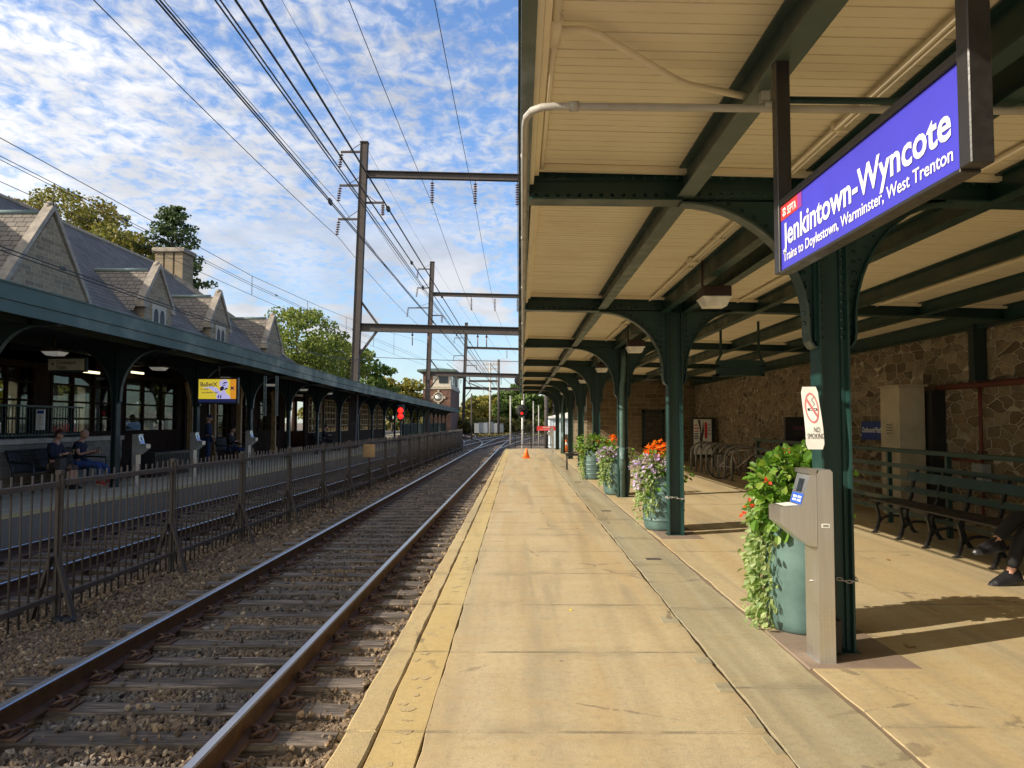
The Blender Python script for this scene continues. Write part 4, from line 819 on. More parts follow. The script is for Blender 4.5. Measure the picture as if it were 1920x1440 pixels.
m = MB(); m.box((6.52, 12.2, 0), (6.74, 12.62, 2.02)); tag(build('wall_shadow_box', m, 'black_paint', org=(6.6, 12.4, 0)), 'black box in place of the shadow gap on the stone wall between beige cabinet and red pipe', 'shadow')  # black box stands in for the shadow gap beside the cabinet
m = MB(); m.tube([(6.66, 12.3, 2.06), (6.66, 4, 2.06)], .045, 10); m.tube([(6.66, 11.15, 2.06), (6.66, 11.15, .95), (6.66, 12.3, .95)], .028, 8); m.tube([(6.66, 11.15, .95), (6.66, 11.15, .1)], .02, 8); tag(build('wall_pipe', m, 'red_pipe', org=(6.66, 11, 2.06)), 'rusty red pipe running along the rubble wall with a drop pipe', 'pipe')
m = MB(); m.box((6.55, 11.08, 2.12), (6.73, 11.22, 2.93)); tag(build('wall_bracket', m, 'dark_green', org=(6.65, 11.15, 2.1)), 'dark green post stub on the wall above the red pipe', 'bracket')
m = MB(); m.box((6.58, 11.02, .52), (6.72, 11.28, .92), .008); tag(build('wall_box', m, 'cabinet_grey', org=(6.65, 11.15, .5)), 'small grey electrical box on the wall behind the bench', 'electrical box')
# railing in front of the ramp
t = thing('ramp_railing', 'grey green steel railing of six flat rails behind the long bench', 'railing', (5.62, 11, 0))
RZ = [.20, .37, .54, .71, .88, 1.10]
for i, z in enumerate(RZ):
    m = MB(); z0 = z
    if i == 5: m.box((5.585, 5.0, z-.03), (5.655, 18.4, z+.03), .006)
    else: m.box((5.60, 5.0, z-.032), (5.612, 18.4, z+.032))
    build('rail', m, 'green_paint', t)
for y in np.arange(5.36, 18.5, 1.61):
    m = MB(); m.box((5.614, y-.03, 0), (5.674, y+.03, 1.07)); build('post', m, 'green_paint', t)
# the long bench
BL = [10.74-.662*k for k in range(8)]
t = thing('platform_bench', 'long dark bench with curved cast iron legs in front of the stone wall', 'bench', (5.2, 8.8, 0))
def ironleg(y):
    m = MB(); w = .022
    fr = [(4.915, .0), (4.935, .03), (4.965, .10), (4.985, .20), (4.965, .31), (4.945, .37), (4.97, .405)]
    bk = [(5.47, .0), (5.44, .04), (5.395, .13), (5.36, .24), (5.375, .34), (5.41, .40)]
    ar = [(4.985, .16), (5.04, .205), (5.12, .232), (5.20, .235), (5.28, .222), (5.345, .18), (5.38, .15)]
    up = [(5.34, .405), (5.40, .425), (5.435, .50), (5.445, .60), (5.475, .72), (5.52, .84), (5.525, .865)]
    for p, th in ((fr, .036), (bk, .034), (ar, .028), (up, .036)):
        n = len(p); L = []; Q = []
        for i in range(n):
            a = Vector(p[max(0, i-1)]); b = Vector(p[min(n-1, i+1)]); d = (b-a).normalized(); hw = th*.5*(1.25 if i in (0, n-1) else 1); L.append((p[i][0]-d[1]*hw, p[i][1]+d[0]*hw)); Q.append((p[i][0]+d[1]*hw, p[i][1]-d[0]*hw))
        for i in range(n-1): m.prism([L[i], L[i+1], Q[i+1], Q[i]], y-w, y+w)
    m.box((4.95, y-w, .398), (5.40, y+w, .424)); m.box((4.885, y-.035, 0), (4.955, y+.035, .014)); m.box((5.44, y-.035, 0), (5.50, y+.035, .014)); return m
for y in BL: build('leg', ironleg(y), 'black_iron', t)
ya, yb = BL[-1]-.15, BL[0]+.22
m = MB()
for i in range(5): m.box((4.935+i*.088, ya, .426), (4.935+i*.088+.080, yb, .452), .006)
build('seat', m, 'black_iron', t)
for z0, z1, x in ((.715, .83, 5.475), (.555, .625, 5.435)):
    m = MB(); m.prism([(x-.022, z0), (x+.004, z0-.003), (x+.034, z1-.003), (x+.008, z1)], ya+.05, yb-.05); build('back_rail', m, 'green_paint', t)
# bike hoops, a bicycle
def hoop(y, lab):
    m = MB(); x0, x1, h = 5.45, 6.22, .88; r = (x1-x0)/2; c0 = (x0+x1)/2
    pts = [(x0, y, 0), (x0, y, h-r*.86)]+[(c0-r*math.cos(a), y, h-r*.86+r*.86*math.sin(a)) for a in np.linspace(.15, PI-.15, 14)]+[(x1, y, h-r*.86), (x1, y, 0)]
    m.tube(pts, .030, 10); m.box((x0-.08, y-.06, 0), (x0+.08, y+.06, .012)); m.box((x1-.08, y-.06, 0), (x1+.08, y+.06, .012)); return tag(build('bike_hoop', m, 'pipe_grey', org=(c0, y, 0)), lab, 'bike rack', 'bike hoops in a row by the stone wall')
plain('hoop_grey', (.23, .22, .20), .45, .2, .2, 5); plain('bike_paint', (.62, .52, .46), .35, .2)
MATS['pipe_grey_keep'] = MATS['pipe_grey']; MATS['pipe_grey'] = MATS['hoop_grey']
nm = ['first bike hoop in the row, beside the white advertising panel', 'second bike hoop from the white advertising panel', 'third bike hoop from the white advertising panel', 'fourth bike hoop from the white advertising panel', 'fifth hoop, just behind the wheel of the bicycle', 'bike hoop touching the rear wheel of the bicycle', 'bike hoop behind the bicycle saddle', 'last bike hoop of the row, beside the leafy planter']
for i in range(8): hoop(24.4-.66*i, nm[i])
MATS['pipe_grey'] = MATS['pipe_grey_keep']
def bicycle():
    t = thing('bicycle', 'old pale framed bicycle leaning among the hoops', 'bicycle', (5.55, 20.3, 0)); B = Vector((5.62, 20.5, 0)); d = Vector((.95, -.32, 0)).normalized(); nrm = Vector((-d.y, d.x, 0))
    P = lambda u, z, o=0.: B+d*u+nrm*o+Vector((0, 0, z))
    for u, nme in ((-.26, 'wheel'), (.78, 'wheel')):
        m = MB(); m.tube([P(u+.335*math.cos(a), .345+.335*math.sin(a)) for a in np.linspace(0, 2*PI, 33)], .021, 6); w = build(nme, m, 'rubber', t); m = MB()
        for a in np.linspace(0, 2*PI, 19)[:-1]: m.tube([P(u, .345), P(u+.32*math.cos(a), .345+.32*math.sin(a))], .0028, 4)
        m.tube([P(u, .345, -.05), P(u, .345, .05)], .03, 8); build('spokes', m, 'pipe_grey', w)
    m = MB(); bb, st, ht, ra, fa = P(.16, .30), P(.03, .74), P(.62, .80), P(-.26, .345), P(.78, .345)
    for a, b in ((bb, st), (st, ht), (bb, P(.64, .72)), (bb, ra), (st, ra)): m.tube([a, b], .016, 8)
    m.tube([ht, P(.66, .66), fa], .015, 8); build('frame', m, 'bike_paint', t)
    m = MB(); m.prism([(-.12, -.05), (.10, -.012), (.16, 0), (.10, .012), (-.12, .05)], 0, .05, 'z'); m.v = [tuple(P(.01+x, .84+z, y)) for x, y, z in m.v]; m.tube([st, P(.01, .85)], .012, 6); build('saddle', m, 'black_paint', t)
    m = MB(); m.tube([ht, P(.58, .93)], .014, 6); m.tube([P(.66, .90, -.28), P(.60, .94, -.15), P(.58, .94), P(.60, .94, .15), P(.66, .90, .28)], .013, 8); build('handlebar', m, 'black_paint', t)
    m = MB(); m.tube([P(.16+.09*math.cos(a), .30+.09*math.sin(a), .05) for a in np.linspace(0, 2*PI, 17)], .008, 5); m.tube([bb, P(.16, .14, .08)], .010, 6); m.box(tuple(P(.10, .12, .06)), tuple(P(.22, .14, .14))); build('crank', m, 'black_iron', t)
bicycle()
# advertising panels (stand-ins: only simple blocks of colour and lines)
t = thing('advertising_panel', 'white advertising panel with a figure and text lines beyond the hoops', 'advertisement', (6.2, 26.0, 0))
m = MB(); m.box((5.88, 26.0, .30), (6.98-.32, 26.28, 1.66), .01); build('case', m, 'black_paint', t); m = MB(); m.box((5.90, 25.992, .42), (6.50, 25.998, 1.60)); build('poster', m, 'white_paint', t)
m = MB(); m.m = 0
for i, (z, w, k) in enumerate(((1.38, .10, 0), (1.28, .15, 0), (1.18, .13, 0), (1.09, .12, 1), (1.01, .14, 1), (.94, .12, 1))): m.m = k; m.box((5.92, 25.988, z), (5.92+w, 25.991, z+.035))
m.m = 1
for z in (1.40, 1.30, 1.22, 1.10): m.box((6.38, 25.988, z), (6.47, 25.991, z+.022))
build('print_lines', m, ['sign_red', 'black_paint'], t)
m = MB(); m.m = 0; m.add([(6.04, 25.987, 1.58), (6.12, 25.987, 1.58), (6.17, 25.987, 1.1), (6.22, 25.987, 1.58), (6.25, 25.987, 1.2), (6.20, 25.987, .95), (6.17, 25.987, .45), (6.13, 25.987, .45), (6.10, 25.987, .95), (6.13, 25.987, 1.15)], [tuple(range(10))]); m.m = 1; m.add([(6.26, 25.986, 1.45), (6.31, 25.986, 1.52), (6.36, 25.986, 1.45), (6.36, 25.986, 1.05), (6.32, 25.986, .92), (6.27, 25.986, .98)], [tuple(range(6))]); build('print_figure', m, ['bag_grey', 'sign_red'], t)
for x in (5.95, 6.58):
    m = MB(); m.box((x-.03, 26.08, 0), (x+.03, 26.2, .31)); build('leg', m, 'black_paint', t)
t = thing('advertising_panel', 'black advertising panel with a purple heading against the rubble wall', 'advertisement', (5.95, 16.5, 0))
m = MB(); m.box((5.70, 16.5, .25), (6.26, 16.62, 1.62), .008); build('case', m, 'black_paint', t); m = MB(); plain('print_purple', (.20, .04, .10), .5)
m.m = 0; m.text('Septa', (5.98, 16.494, 1.36), (1, 0, 0), (0, 0, 1), .12, .24, .012, 'CENTER'); m.m = 1; m.box((5.88, 16.492, 1.28), (6.08, 16.497, 1.30)); m.box((5.92, 16.492, 1.24), (6.04, 16.497, 1.255))
for i in range(3): m.box((5.78+i*.155, 16.492, .98), (5.89+i*.155, 16.497, 1.10)); m.box((5.78+i*.155, 16.492, .86), (5.89+i*.155, 16.497, .92))
build('print', m, ['print_purple', 'bag_grey'], t)
for x in (5.76, 6.20):
    m = MB(); m.box((x-.03, 16.53, 0), (x+.03, 16.6, .26)); build('leg', m, 'black_paint', t)
# hanging dark sign frame between second column and wall
t = thing('hanging_sign', 'empty dark green sign frame hanging on two rods beyond the second column', 'sign', (3.3, 12.6, 2.3)); y = 12.6
m = MB(); a = at(1343, 705, y); b = at(1432, 685, y)
for q in ((a.x, a.z, a.x+.05, b.z), (b.x-.05, a.z, b.x, b.z), (a.x, a.z, b.x, a.z+.03), (a.x, b.z-.03, b.x, b.z+.08)): m.box((q[0], y-.04, q[1]), (q[2], y+.04, q[3]))
m.box((a.x+.04, y-.01, a.z+.02), (b.x-.04, y+.01, b.z)); build('frame', m, 'green_paint', t); m = MB()
for x, s in ((a.x+.02, 1), (b.x-.02, -1)): m.tube([(x, y, b.z+.06), (x+s*.06, y, b.z+.18), (x+s*.06, y, zc(x))], .022, 8)
build('rod', m, 'green_paint', t)
# ================================================================== PEOPLE
def grow(name, pts, edges, rad, mat, parent, org, sub=1):
    me = bpy.data.meshes.new(name); me.from_pydata([tuple(p) for p in pts], edges, []); ob = bpy.data.objects.new(name, me); COL.objects.link(ob)
    ob.modifiers.new('s', 'SKIN'); 
    if not me.skin_vertices: pass
    for i, d in enumerate(me.skin_vertices[0].data):
        r = rad[i]; d.radius = r if isinstance(r, (tuple, list)) else (r, r); d.use_root = (i == 0)
    sm = ob.modifiers.new('d', 'SUBSURF'); sm.levels = sub; sm.render_levels = sub
    dg = bpy.context.evaluated_depsgraph_get(); m2 = bpy.data.meshes.new_from_object(ob.evaluated_get(dg)); mb = MB(); mb.smooth = True
    mb.add([v.co[:] for v in m2.vertices], [tuple(p.vertices) for p in m2.polygons]); bpy.data.objects.remove(ob); bpy.data.meshes.remove(me); bpy.data.meshes.remove(m2); return mb
def head_mb(c, f, tilt=0., s=1.):
    """a head with brow, eye sockets, nose, lips, chin and ears; f is the way it faces"""
    bm = bmesh.new(); bmesh.ops.create_uvsphere(bm, u_segments=20, v_segments=16, radius=1)
    for v in bm.verts:
        x, y, z = v.co; w = 1.0
        if z < -.1: w = 1-.32*((-z-.1)/.9)
        X, Y, Z = x*.098*(w if x < 0 else 1-.10*max(0, -z)), y*.076*w, z*.118
        if x > .5:
            fr = (x-.5)/.5
            if abs(y) < .22 and -.35 < z < .12: X += .020*fr*(1-abs(y)/.22)*(1-abs(z+.14)/.3 if abs(z+.14) < .3 else 0)
            if .12 < abs(y) < .6 and .0 < z < .25: X -= .009*fr
            if abs(y) < .35 and -.58 < z < -.42: X += .006*fr
            if abs(y) < .3 and z < -.75: X += .010
        v.co = (X, Y, Z)
    for sgn in (-1, 1): 
        e = bmesh.ops.create_icosphere(bm, subdivisions=1, radius=1)
        for v in e['verts']: v.co = (v.co.x*.020-.008, sgn*.076+v.co.y*.010, v.co.z*.032-.004)
    f = Vector(f).normalized(); az = math.atan2(f.y, f.x); M = Matrix.Translation(c) @ Matrix.Rotation(az, 4, 'Z') @ Matrix.Rotation(tilt, 4, 'Y') @ Matrix.Diagonal((s, s, s, 1)); m = MB(); m.smooth = True; m.bm(bm, M); return m, M
def shell_mb(M, zcut, front, grow_, back=0.):
    """hair or cap: the part of a slightly larger skull above a hairline"""
    bm = bmesh.new(); bmesh.ops.create_uvsphere(bm, u_segments=20, v_segments=14, radius=1)
    kill = [v for v in bm.verts if v.co.z < (zcut if v.co.x < .25 else front)-(back if v.co.x < -.1 else 0)]; bmesh.ops.delete(bm, geom=kill, context='VERTS')
    for v in bm.verts: v.co = (v.co.x*(.100+grow_)-.004, v.co.y*(.079+grow_), v.co.z*(.120+grow_)*(1 if v.co.z > 0 else 1.35)+.004)
    m = MB(); m.smooth = True; m.bm(bm, M); return m
def hand(pts, edges, rad, wrist, tip, curl, side):
    d = (tip-wrist).normalized(); i0 = len(pts)-1; s_ = d.cross(curl).normalized(); palm = wrist+d*.075; pts.append(palm); rad.append((.036, .017)); edges.append((i0, i0+1))
    return palm, d, s_
def fingers(mb, palm, d, s_, c, side):
    for k, (o, L) in enumerate(((-.027, .068), (-.009, .078), (.009, .074), (.026, .058))):
        a = palm+s_*o+d*.012; mb.tube([a, a+d*L*.45+c*.012, a+d*L*.75+c*.034, a+d*L*.82+c*.055], [.0095, .009, .0085, .007], 6)
    a = palm-s_*.034*side-d*.035; mb.tube([a, a-s_*side*.022+d*.030+c*.012, a-s_*side*.018+d*.055+c*.025], [.011, .0105, .008], 6)
def person(lab, base, face, J, clothes, hair=None, name='person', shoes='shoe_black', skirt=None):
    """J: joints in the figure's own frame (x forward, y left, z up)"""
    B = Vector(base); f = Vector(face).normalized(); l = Vector((-f.y, f.x, 0)); g = lambda p: B+f*p[0]+l*p[1]+Vector((0, 0, p[2]))
    K = {k: g(v) for k, v in J.items() if isinstance(v, tuple)}; t = thing(name, lab, 'person', base); pts = []; rad = []; ed = []
    def nd(p, r, par=None):
        pts.append(p); rad.append(r)
        if par is not None: ed.append((par, len(pts)-1))
        return len(pts)-1
    pel = nd(K['pelvis'], (.135, .105)); wa = nd(K['waist'], (.125, .10), pel); ch = nd(K['chest'], (.145, .11), wa); nb = nd(K['neck'], (.055, .055), ch); hd = nd(K['neck'].lerp(K['head'], .62), .052, nb)
    palms = []
    for s_ in 'LR':
        sh = nd(K['shoulder'+s_], .056, ch); el = nd(K['elbow'+s_], .042, sh); wr = nd(K['wrist'+s_], (.030, .024), el); d = (K['wrist'+s_]-K['elbow'+s_]).normalized(); cu = Vector((0, 0, -1)) if abs(d.z) < .8 else -f
        if 'palm' in J: cu = Vector(J['palm'])
        pm = nd(K['wrist'+s_]+d*.07, (.036, .018), wr); palms.append((K['wrist'+s_]+d*.07, d, cu, s_))
        hp = nd(K['hip'+s_], .088, pel); kn = nd(K['knee'+s_], .060, hp); an = nd(K['ankle'+s_], .040, kn); tf = K['toe'+s_]-K['ankle'+s_]; nd(K['ankle'+s_]+tf*.5+Vector((0, 0, -.012)), .026, an)
    mb = grow('body', pts, ed, rad, 'skin', t, base); hm, HM = head_mb(K['head'], f if 'look' not in J else g(J['look'])-B, J.get('tilt', 0), J.get('hs', 1.)); mb.smooth = True; mb.add(hm.v, hm.f)
    for p_, d, cu, s_ in palms: fingers(mb, p_, d, d.cross(cu).normalized(), cu.normalized(), 1 if s_ == 'L' else -1)
    build('body', mb, 'skin', t)
    top, sleeve, legm, leglen = clothes
    pts, rad, ed = [], [], []; a = nd(K['pelvis']+Vector((0, 0, .0)), (.150, .120)); b = nd(K['waist'], (.150*J.get('belly', 1), .122*J.get('belly', 1)), a); c_ = nd(K['chest'], (.162, .125), b); nd(K['chest'].lerp(K['neck'], .72), (.075, .07), c_)
    for s_ in 'LR':
        sh = nd(K['shoulder'+s_], .070, c_); q = K['shoulder'+s_].lerp(K['elbow'+s_], min(1, sleeve)); e = nd(q, .058, sh)
        if sleeve > 1: nd(K['elbow'+s_].lerp(K['wrist'+s_], (sleeve-1)), .044, e)
    build('shirt', grow('shirt', pts, ed, rad, top, t, base), top, t)
    pts, rad, ed = [], [], []; a = nd(K['pelvis'], (.150, .118))
    for s_ in 'LR':
        h_ = nd(K['hip'+s_], .098, a); k_ = nd(K['knee'+s_], .074, h_); nd(K['knee'+s_].lerp(K['ankle'+s_], leglen), .058 if skirt is None else .085, k_)
    build('trousers' if skirt is None else 'skirt', grow('t', pts, ed, rad, legm, t, base), legm, t)
    for s_ in 'LR':
        an, to = K['ankle'+s_], K['toe'+s_]; d = to-an; up = Vector((0, 0, 1)); fl = Vector((d.x, d.y, 0)).normalized() if abs(d.z) < .2 else d.normalized()
        sole = d.normalized(); fwd = (to-an); fwd.z = fwd.z*.6; fwd.normalize(); heel = an-fwd*.065+Vector((0, 0, -.035)); mbs = MB(); mbs.smooth = True
        side = fwd.cross(up).normalized(); nrm = side.cross(fwd).normalized(); rings = []
        for u, w, hgt, z0 in ((-.095, .024, .070, 0), (-.070, .038, .115, 0), (-.02, .044, .128, 0), (.04, .045, .108, 0), (.10, .050, .082, 0), (.16, .050, .062, .004), (.205, .034, .044, .010), (.222, .014, .028, .014)):
            c0 = an+fwd*u-nrm*.075; rings.append([c0+side*(-w)+nrm*z0, c0+side*w+nrm*z0, c0+side*(w*.95)+nrm*(hgt*.55), c0+side*(w*.45)+nrm*hgt, c0-side*(w*.45)+nrm*hgt, c0-side*(w*.95)+nrm*(hgt*.55)])
        for i in range(len(rings)-1):
            for j in range(6): mbs.add([rings[i][j], rings[i][(j+1) % 6], rings[i+1][(j+1) % 6], rings[i+1][j]], [(0, 1, 2, 3)])
        mbs.add(rings[0], [tuple(range(6))]); mbs.add(rings[-1], [tuple(range(6))[::-1]]); 
        for k in range(4): c0 = an+fwd*(.03+.026*k)-nrm*.075+nrm*(.114-.0125*k); mbs.tube([c0-side*.024, c0+nrm*.004, c0+side*.024], .0035, 4)
        so = build('shoe', mbs, shoes, t); mb2 = MB()
        pass
        for i in range(len(rings)-1):
            a_, b_ = rings[i], rings[i+1]; mb2.add([a_[0]-nrm*.012, b_[0]-nrm*.012, b_[0]+nrm*.010-side*.003, a_[0]+nrm*.010-side*.003], [(0, 1, 2, 3)]); mb2.add([a_[1]-nrm*.012, a_[1]+nrm*.010+side*.003, b_[1]+nrm*.010+side*.003, b_[1]-nrm*.012], [(0, 1, 2, 3)]); mb2.add([a_[0]-nrm*.012, a_[1]-nrm*.012, b_[1]-nrm*.012, b_[0]-nrm*.012], [(0, 1, 2, 3)])
        build('sole', mb2, 'rubber' if shoes == 'shoe_black' else 'white_paint', so)
    if hair: build('hair', shell_mb(HM, *hair[1:]), hair[0], t)
    return t, K, g
SEAT = dict(pelvis=(0, 0, .52), waist=(-.03, 0, .70), chest=(-.02, 0, .92), neck=(.02, 0, 1.08), head=(.07, 0, 1.215), shoulderL=(-.02, .18, 1.0), shoulderR=(-.02, -.18, 1.0), elbowL=(.06, .24, .74), elbowR=(.06, -.24, .74), wristL=(.27, .10, .80), wristR=(.27, -.08, .80),
            hipL=(.04, .09, .50), hipR=(.04, -.09, .50), kneeL=(.44, .13, .50), kneeR=(.44, -.12, .50), ankleL=(.44, .14, .09), ankleR=(.44, -.13, .09), toeL=(.60, .16, .03), toeR=(.60, -.15, .03), tilt=.35)
# the crossed legs at the edge of the near bench
J = dict(SEAT); J.update(kneeL=(.50, .10, .50), ankleL=(.60, .06, .105), toeL=(.78, .05, .03), hipR=(.04, -.06, .53), kneeR=(.50, .04, .64), ankleR=(.76, .08, .40), toeR=(.96, .08, .345), elbowL=(.10, .26, .74), elbowR=(.10, -.24, .76), wristL=(.30, .10, .70), wristR=(.30, -.04, .74), tilt=.2)
t, K, g = person('person in black trousers sitting cross legged at the end of the long bench', (5.19, 7.40, 0), (-1, -.06, 0), J, ('cloth_black', 1.8, 'cloth_black', .91), ('hair_dark', .1, .45, .012))
m = MB(); m.ball(tuple(Vector(g((.26, .02, .70)))), (.13, .16, .09), 8); tag(build('bag', m, 'cloth_black', org=tuple(g((.26, .02, .62)))), 'black soft bag on the lap of the cross legged person', 'bag')
# station side bench with two people
def slat_bench(x, y0, y1, lab):
    t = thing('slatted_bench', lab, 'bench', (x, (y0+y1)/2, 0)); m = MB()
    for i in range(7): m.box((x-.02+.065*i, y0, .43), (x+.03+.065*i, y1, .45))
    build('seat', m, 'black_iron', t); m = MB(); n = int((y1-y0)/.065)
    for i in range(n): yy = y0+(i+.5)*(y1-y0)/n; m.bar((x-.03, yy, .47), (x-.20, yy, .88), .03, .012)
    m.tube([(x-.20, y0, .89), (x-.20, y1, .89)], .022, 8); m.tube([(x-.03, y0, .46), (x-.03, y1, .46)], .02, 8); m.tube([(x-.11, y0, .66), (x-.11, y1, .66)], .015, 8); build('backrest', m, 'black_iron', t)
    for yy in (y0, y1-.02):
        m = MB(); m.tube([(x+.42, yy, 0), (x+.42, yy, .42), (x+.40, yy, .64), (x-.11, yy, .66)], .022, 8); m.tube([(x-.05, yy, 0), (x-.03, yy, .46), (x-.20, yy, .89)], .022, 8); build('end_frame', m, 'black_iron', t)
slat_bench(-10.70, 16.3, 19.2, 'black slatted bench with a seated couple under the station canopy')
J = dict(SEAT); J.update(kneeL=(.50, .16, .47), kneeR=(.47, -.10, .50), ankleL=(.66, .18, .10), ankleR=(.52, -.10, .09), toeL=(.84, .20, .06), toeR=(.70, -.12, .03), wristL=(.34, .04, .80), wristR=(.33, -.10, .82), belly=1.22, chest=(-.04, 0, .94), hs=1.06)
t, K, g = person('man with shaved head in navy polo and blue jeans looking at his phone', (-10.50, 18.42, 0), (1, .10, 0), J, ('cloth_navy', .62, 'jeans', .95), None, shoes='shoe_red')
m = MB(); q = g((.44, -.03, .86)); m.box((q.x-.006, q.y-.04, q.z-.06), (q.x+.006, q.y+.04, q.z+.07), .003); tag(build('phone', m, 'phone', org=tuple(q)), 'dark phone in the hands of the man in the navy polo', 'phone')
J = dict(SEAT); J.update(hs=.95, tilt=.45, kneeL=(.42, .06, .50), kneeR=(.42, -.08, .50), ankleL=(.40, .06, .09), ankleR=(.40, -.09, .09), toeL=(.55, .07, .03), toeR=(.55, -.10, .03))
t, K, g = person('woman with red brown hair in navy cardigan and patterned dress reading her phone', (-10.50, 17.42, 0), (1, .02, 0), J, ('cloth_navy', 1.55, 'patterned_dress', .22), ('hair_brown', -.45, .42, .016, .3), skirt=True)
m = MB(); q = g((.40, .0, .84)); m.box((q.x-.006, q.y-.04, q.z-.06), (q.x+.006, q.y+.04, q.z+.06), .003); tag(build('phone', m, 'phone', org=tuple(q)), 'pale phone held by the woman in the patterned dress', 'phone')
m = MB(); q = g((.30, -.32, .45)); m.prism([(-.14, 0), (.14, 0), (.11, .26), (-.11, .26)], -.06, .06); m.v = [(q.x+y_, q.y+x_, q.z+z_) for x_, y_, z_ in m.v]; m.tube([(q.x, q.y-.09, q.z+.25), (q.x, q.y-.05, q.z+.38), (q.x, q.y+.05, q.z+.38), (q.x, q.y+.09, q.z+.25)], .010, 6); tag(build('handbag', m, 'bag_grey', org=tuple(q)), 'grey handbag on the slatted bench between the seated couple', 'handbag')
ST = dict(pelvis=(0, 0, .95), waist=(.0, 0, 1.12), chest=(0, 0, 1.34), neck=(.0, 0, 1.50), head=(.03, 0, 1.63), shoulderL=(0, .19, 1.42), shoulderR=(0, -.19, 1.42), elbowL=(-.02, .25, 1.14), elbowR=(.02, -.24, 1.14), wristL=(.12, .20, .98), wristR=(.16, -.18, 1.0),
          hipL=(0, .09, .92), hipR=(0, -.09, .92), kneeL=(.03, .11, .50), kneeR=(.0, -.10, .50), ankleL=(-.01, .12, .09), ankleR=(-.02, -.11, .09), toeL=(.16, .15, .03), toeR=(.15, -.14, .03), tilt=.15)
person('man in dark blue clothes and cap standing by the brown door', (-10.75, 26.6, 0), (.9, .3, 0), ST, ('cloth_dark_blue', 1.8, 'cloth_dark_blue', .95), ('cloth_dark_blue', .2, .15, .016))
person('person in dark clothes sitting in the doorway beyond the standing man', (-10.70, 28.6, 0), (1, -.1, 0), SEAT, ('cloth_black', 1.8, 'cloth_dark_blue', .95), ('hair_dark', -.1, .4, .012))
slat_bench(-10.9, 28.0, 30.0, 'dark bench in the doorway area beyond the standing man')
person('person in black bending over a bag further along the station platform', (-10.35, 41.0, 0), (1, .2, 0), SEAT, ('cloth_black', 1.8, 'cloth_black', .95), ('hair_dark', -.1, .4, .014))
slat_bench(-10.55, 40.2, 42.4, 'dark bench far along the station platform')
# ================================================================== IRON FENCE BETWEEN THE TRACKS
def fx(y): return -4.74+.0195*y
ft = thing('iron_fence', 'rusty dark iron picket fence standing in the ballast between the two tracks', 'fence', (fx(12), 12, -.47))
FP = [2.86+2.42*k for k in range(21)]
for y in FP:
    m = MB(); x = fx(y); m.box((x-.038, y-.012, -.50), (x+.038, y+.012, 1.0)); m.box((x-.010, y-.038, -.50), (x+.010, y+.038, 1.0)); m.box((x-.03, y-.034, 1.0), (x+.03, y+.034, 1.04)); po = build('post', m, 'fence_iron', ft)
    for s in (-1, 1):
        m = MB(); m.bar((x+s*.03, y-.060, .20), (x+s*.24, y-.060, -.50), .016, .075, (1, 0, 0)) if False else m.bar((x+s*.03, y-.060, .20), (x+s*.235, y-.060, -.50), .030, .070, (0, 1, 0)); m.bar((x+s*.035, y-.055, .02), (x+s*.10, y-.055, .02), .02, .012, (0, 1, 0)) if False else None; build('brace', m, 'fence_iron', po)
for z, w, h in ((.905, .07, .05), (-.20, .07, .045)):
    m = MB()
    for a, b in zip(FP[:-1], FP[1:]): m.bar((fx(a+.05), a+.05, z+random.uniform(-.012, .012)), (fx(b-.05), b-.05, z+random.uniform(-.012, .012)), w, h)
    build('rail', m, 'fence_iron', ft)
for a, b in zip(FP[:-1], FP[1:]):
    m = MB(); n = 17
    for i in range(1, n):
        y = a+(b-a)*i/n+random.uniform(-.006, .006); x = fx(y); lx = random.uniform(-.008, .008); ly = random.uniform(-.008, .008)
        m.tube([(x-lx, y-ly, -.36+random.uniform(-.03, .01)), (x+lx, y+ly, 1.015+random.uniform(-.012, .012))], .0105, 6)
    build('picket_panel', m, 'fence_iron', ft)
m = MB(); y = 21.3; a = at(693, 857, y); b = at(713, 833, y); m.box((fx(y)+.03, y-.01, a.z), (fx(y)+.36, y+.01, b.z)); m.box((fx(y)+.05, y-.014, a.z+.02), (fx(y)+.34, y-.01, b.z-.02)); tag(build('fence_sign', m, 'wood_pale', org=(fx(y)+.2, y, a.z)), 'faded tan blank board hung on the iron fence', 'sign')
m = MB()
for a, y in ((-.02, 7.72), (.09, 7.70)): m.lathe([(.0, .0), (.055, .01), (.07, .05), (.05, .085), (0, .09)], (fx(7.7)+.10+a, y-.12, -.47), 10)
tag(build('cable_coil', m, 'rubber', org=(fx(7.7)+.1, 7.6, -.47)), 'black rubber lump at the foot of the nearest fence post', 'rubber block')
# ================================================================== STATION CANOPY (far platform)
FY = [-2, 8, 11.8, 15.7, 23.3, 29, 35, 44, 54, 66, 80, 104]; FZ = [3.72, 3.70, 3.69, 3.69, 3.63, 3.55, 3.47, 3.41, 3.36, 3.29, 3.22, 3.12]
fz = lambda y: float(np.interp(y, FY, FZ)); FXX = -7.95
sc_ = thing('station_canopy', 'long green metal canopy along the station platform across the tracks', 'canopy', (-9.4, 30, 0))
m = MB(); ys = list(np.arange(2, 104, 4.))+[104]
def seg(m, x0, x1, z0, z1):
    for a, b in zip(ys[:-1], ys[1:]):
        za, zb_ = fz(a), fz(b); g_ = .004; m.add([(x0, a+g_, za+z0), (x1, a+g_, za+z0), (x1, b, zb_+z0), (x0, b, zb_+z0), (x0, a+g_, za+z1), (x1, a+g_, za+z1), (x1, b, zb_+z1), (x0, b, zb_+z1)], [(3, 2, 1, 0), (4, 5, 6, 7), (0, 1, 5, 4), (1, 2, 6, 5), (2, 3, 7, 6), (3, 0, 4, 7)])
seg(m, -8.03, FXX, -.26, 0); seg(m, -8.03, FXX-.025, -.46, -.265); seg(m, -8.03, FXX+.02, -.005, .02); build('fascia', m, 'far_green', sc_)
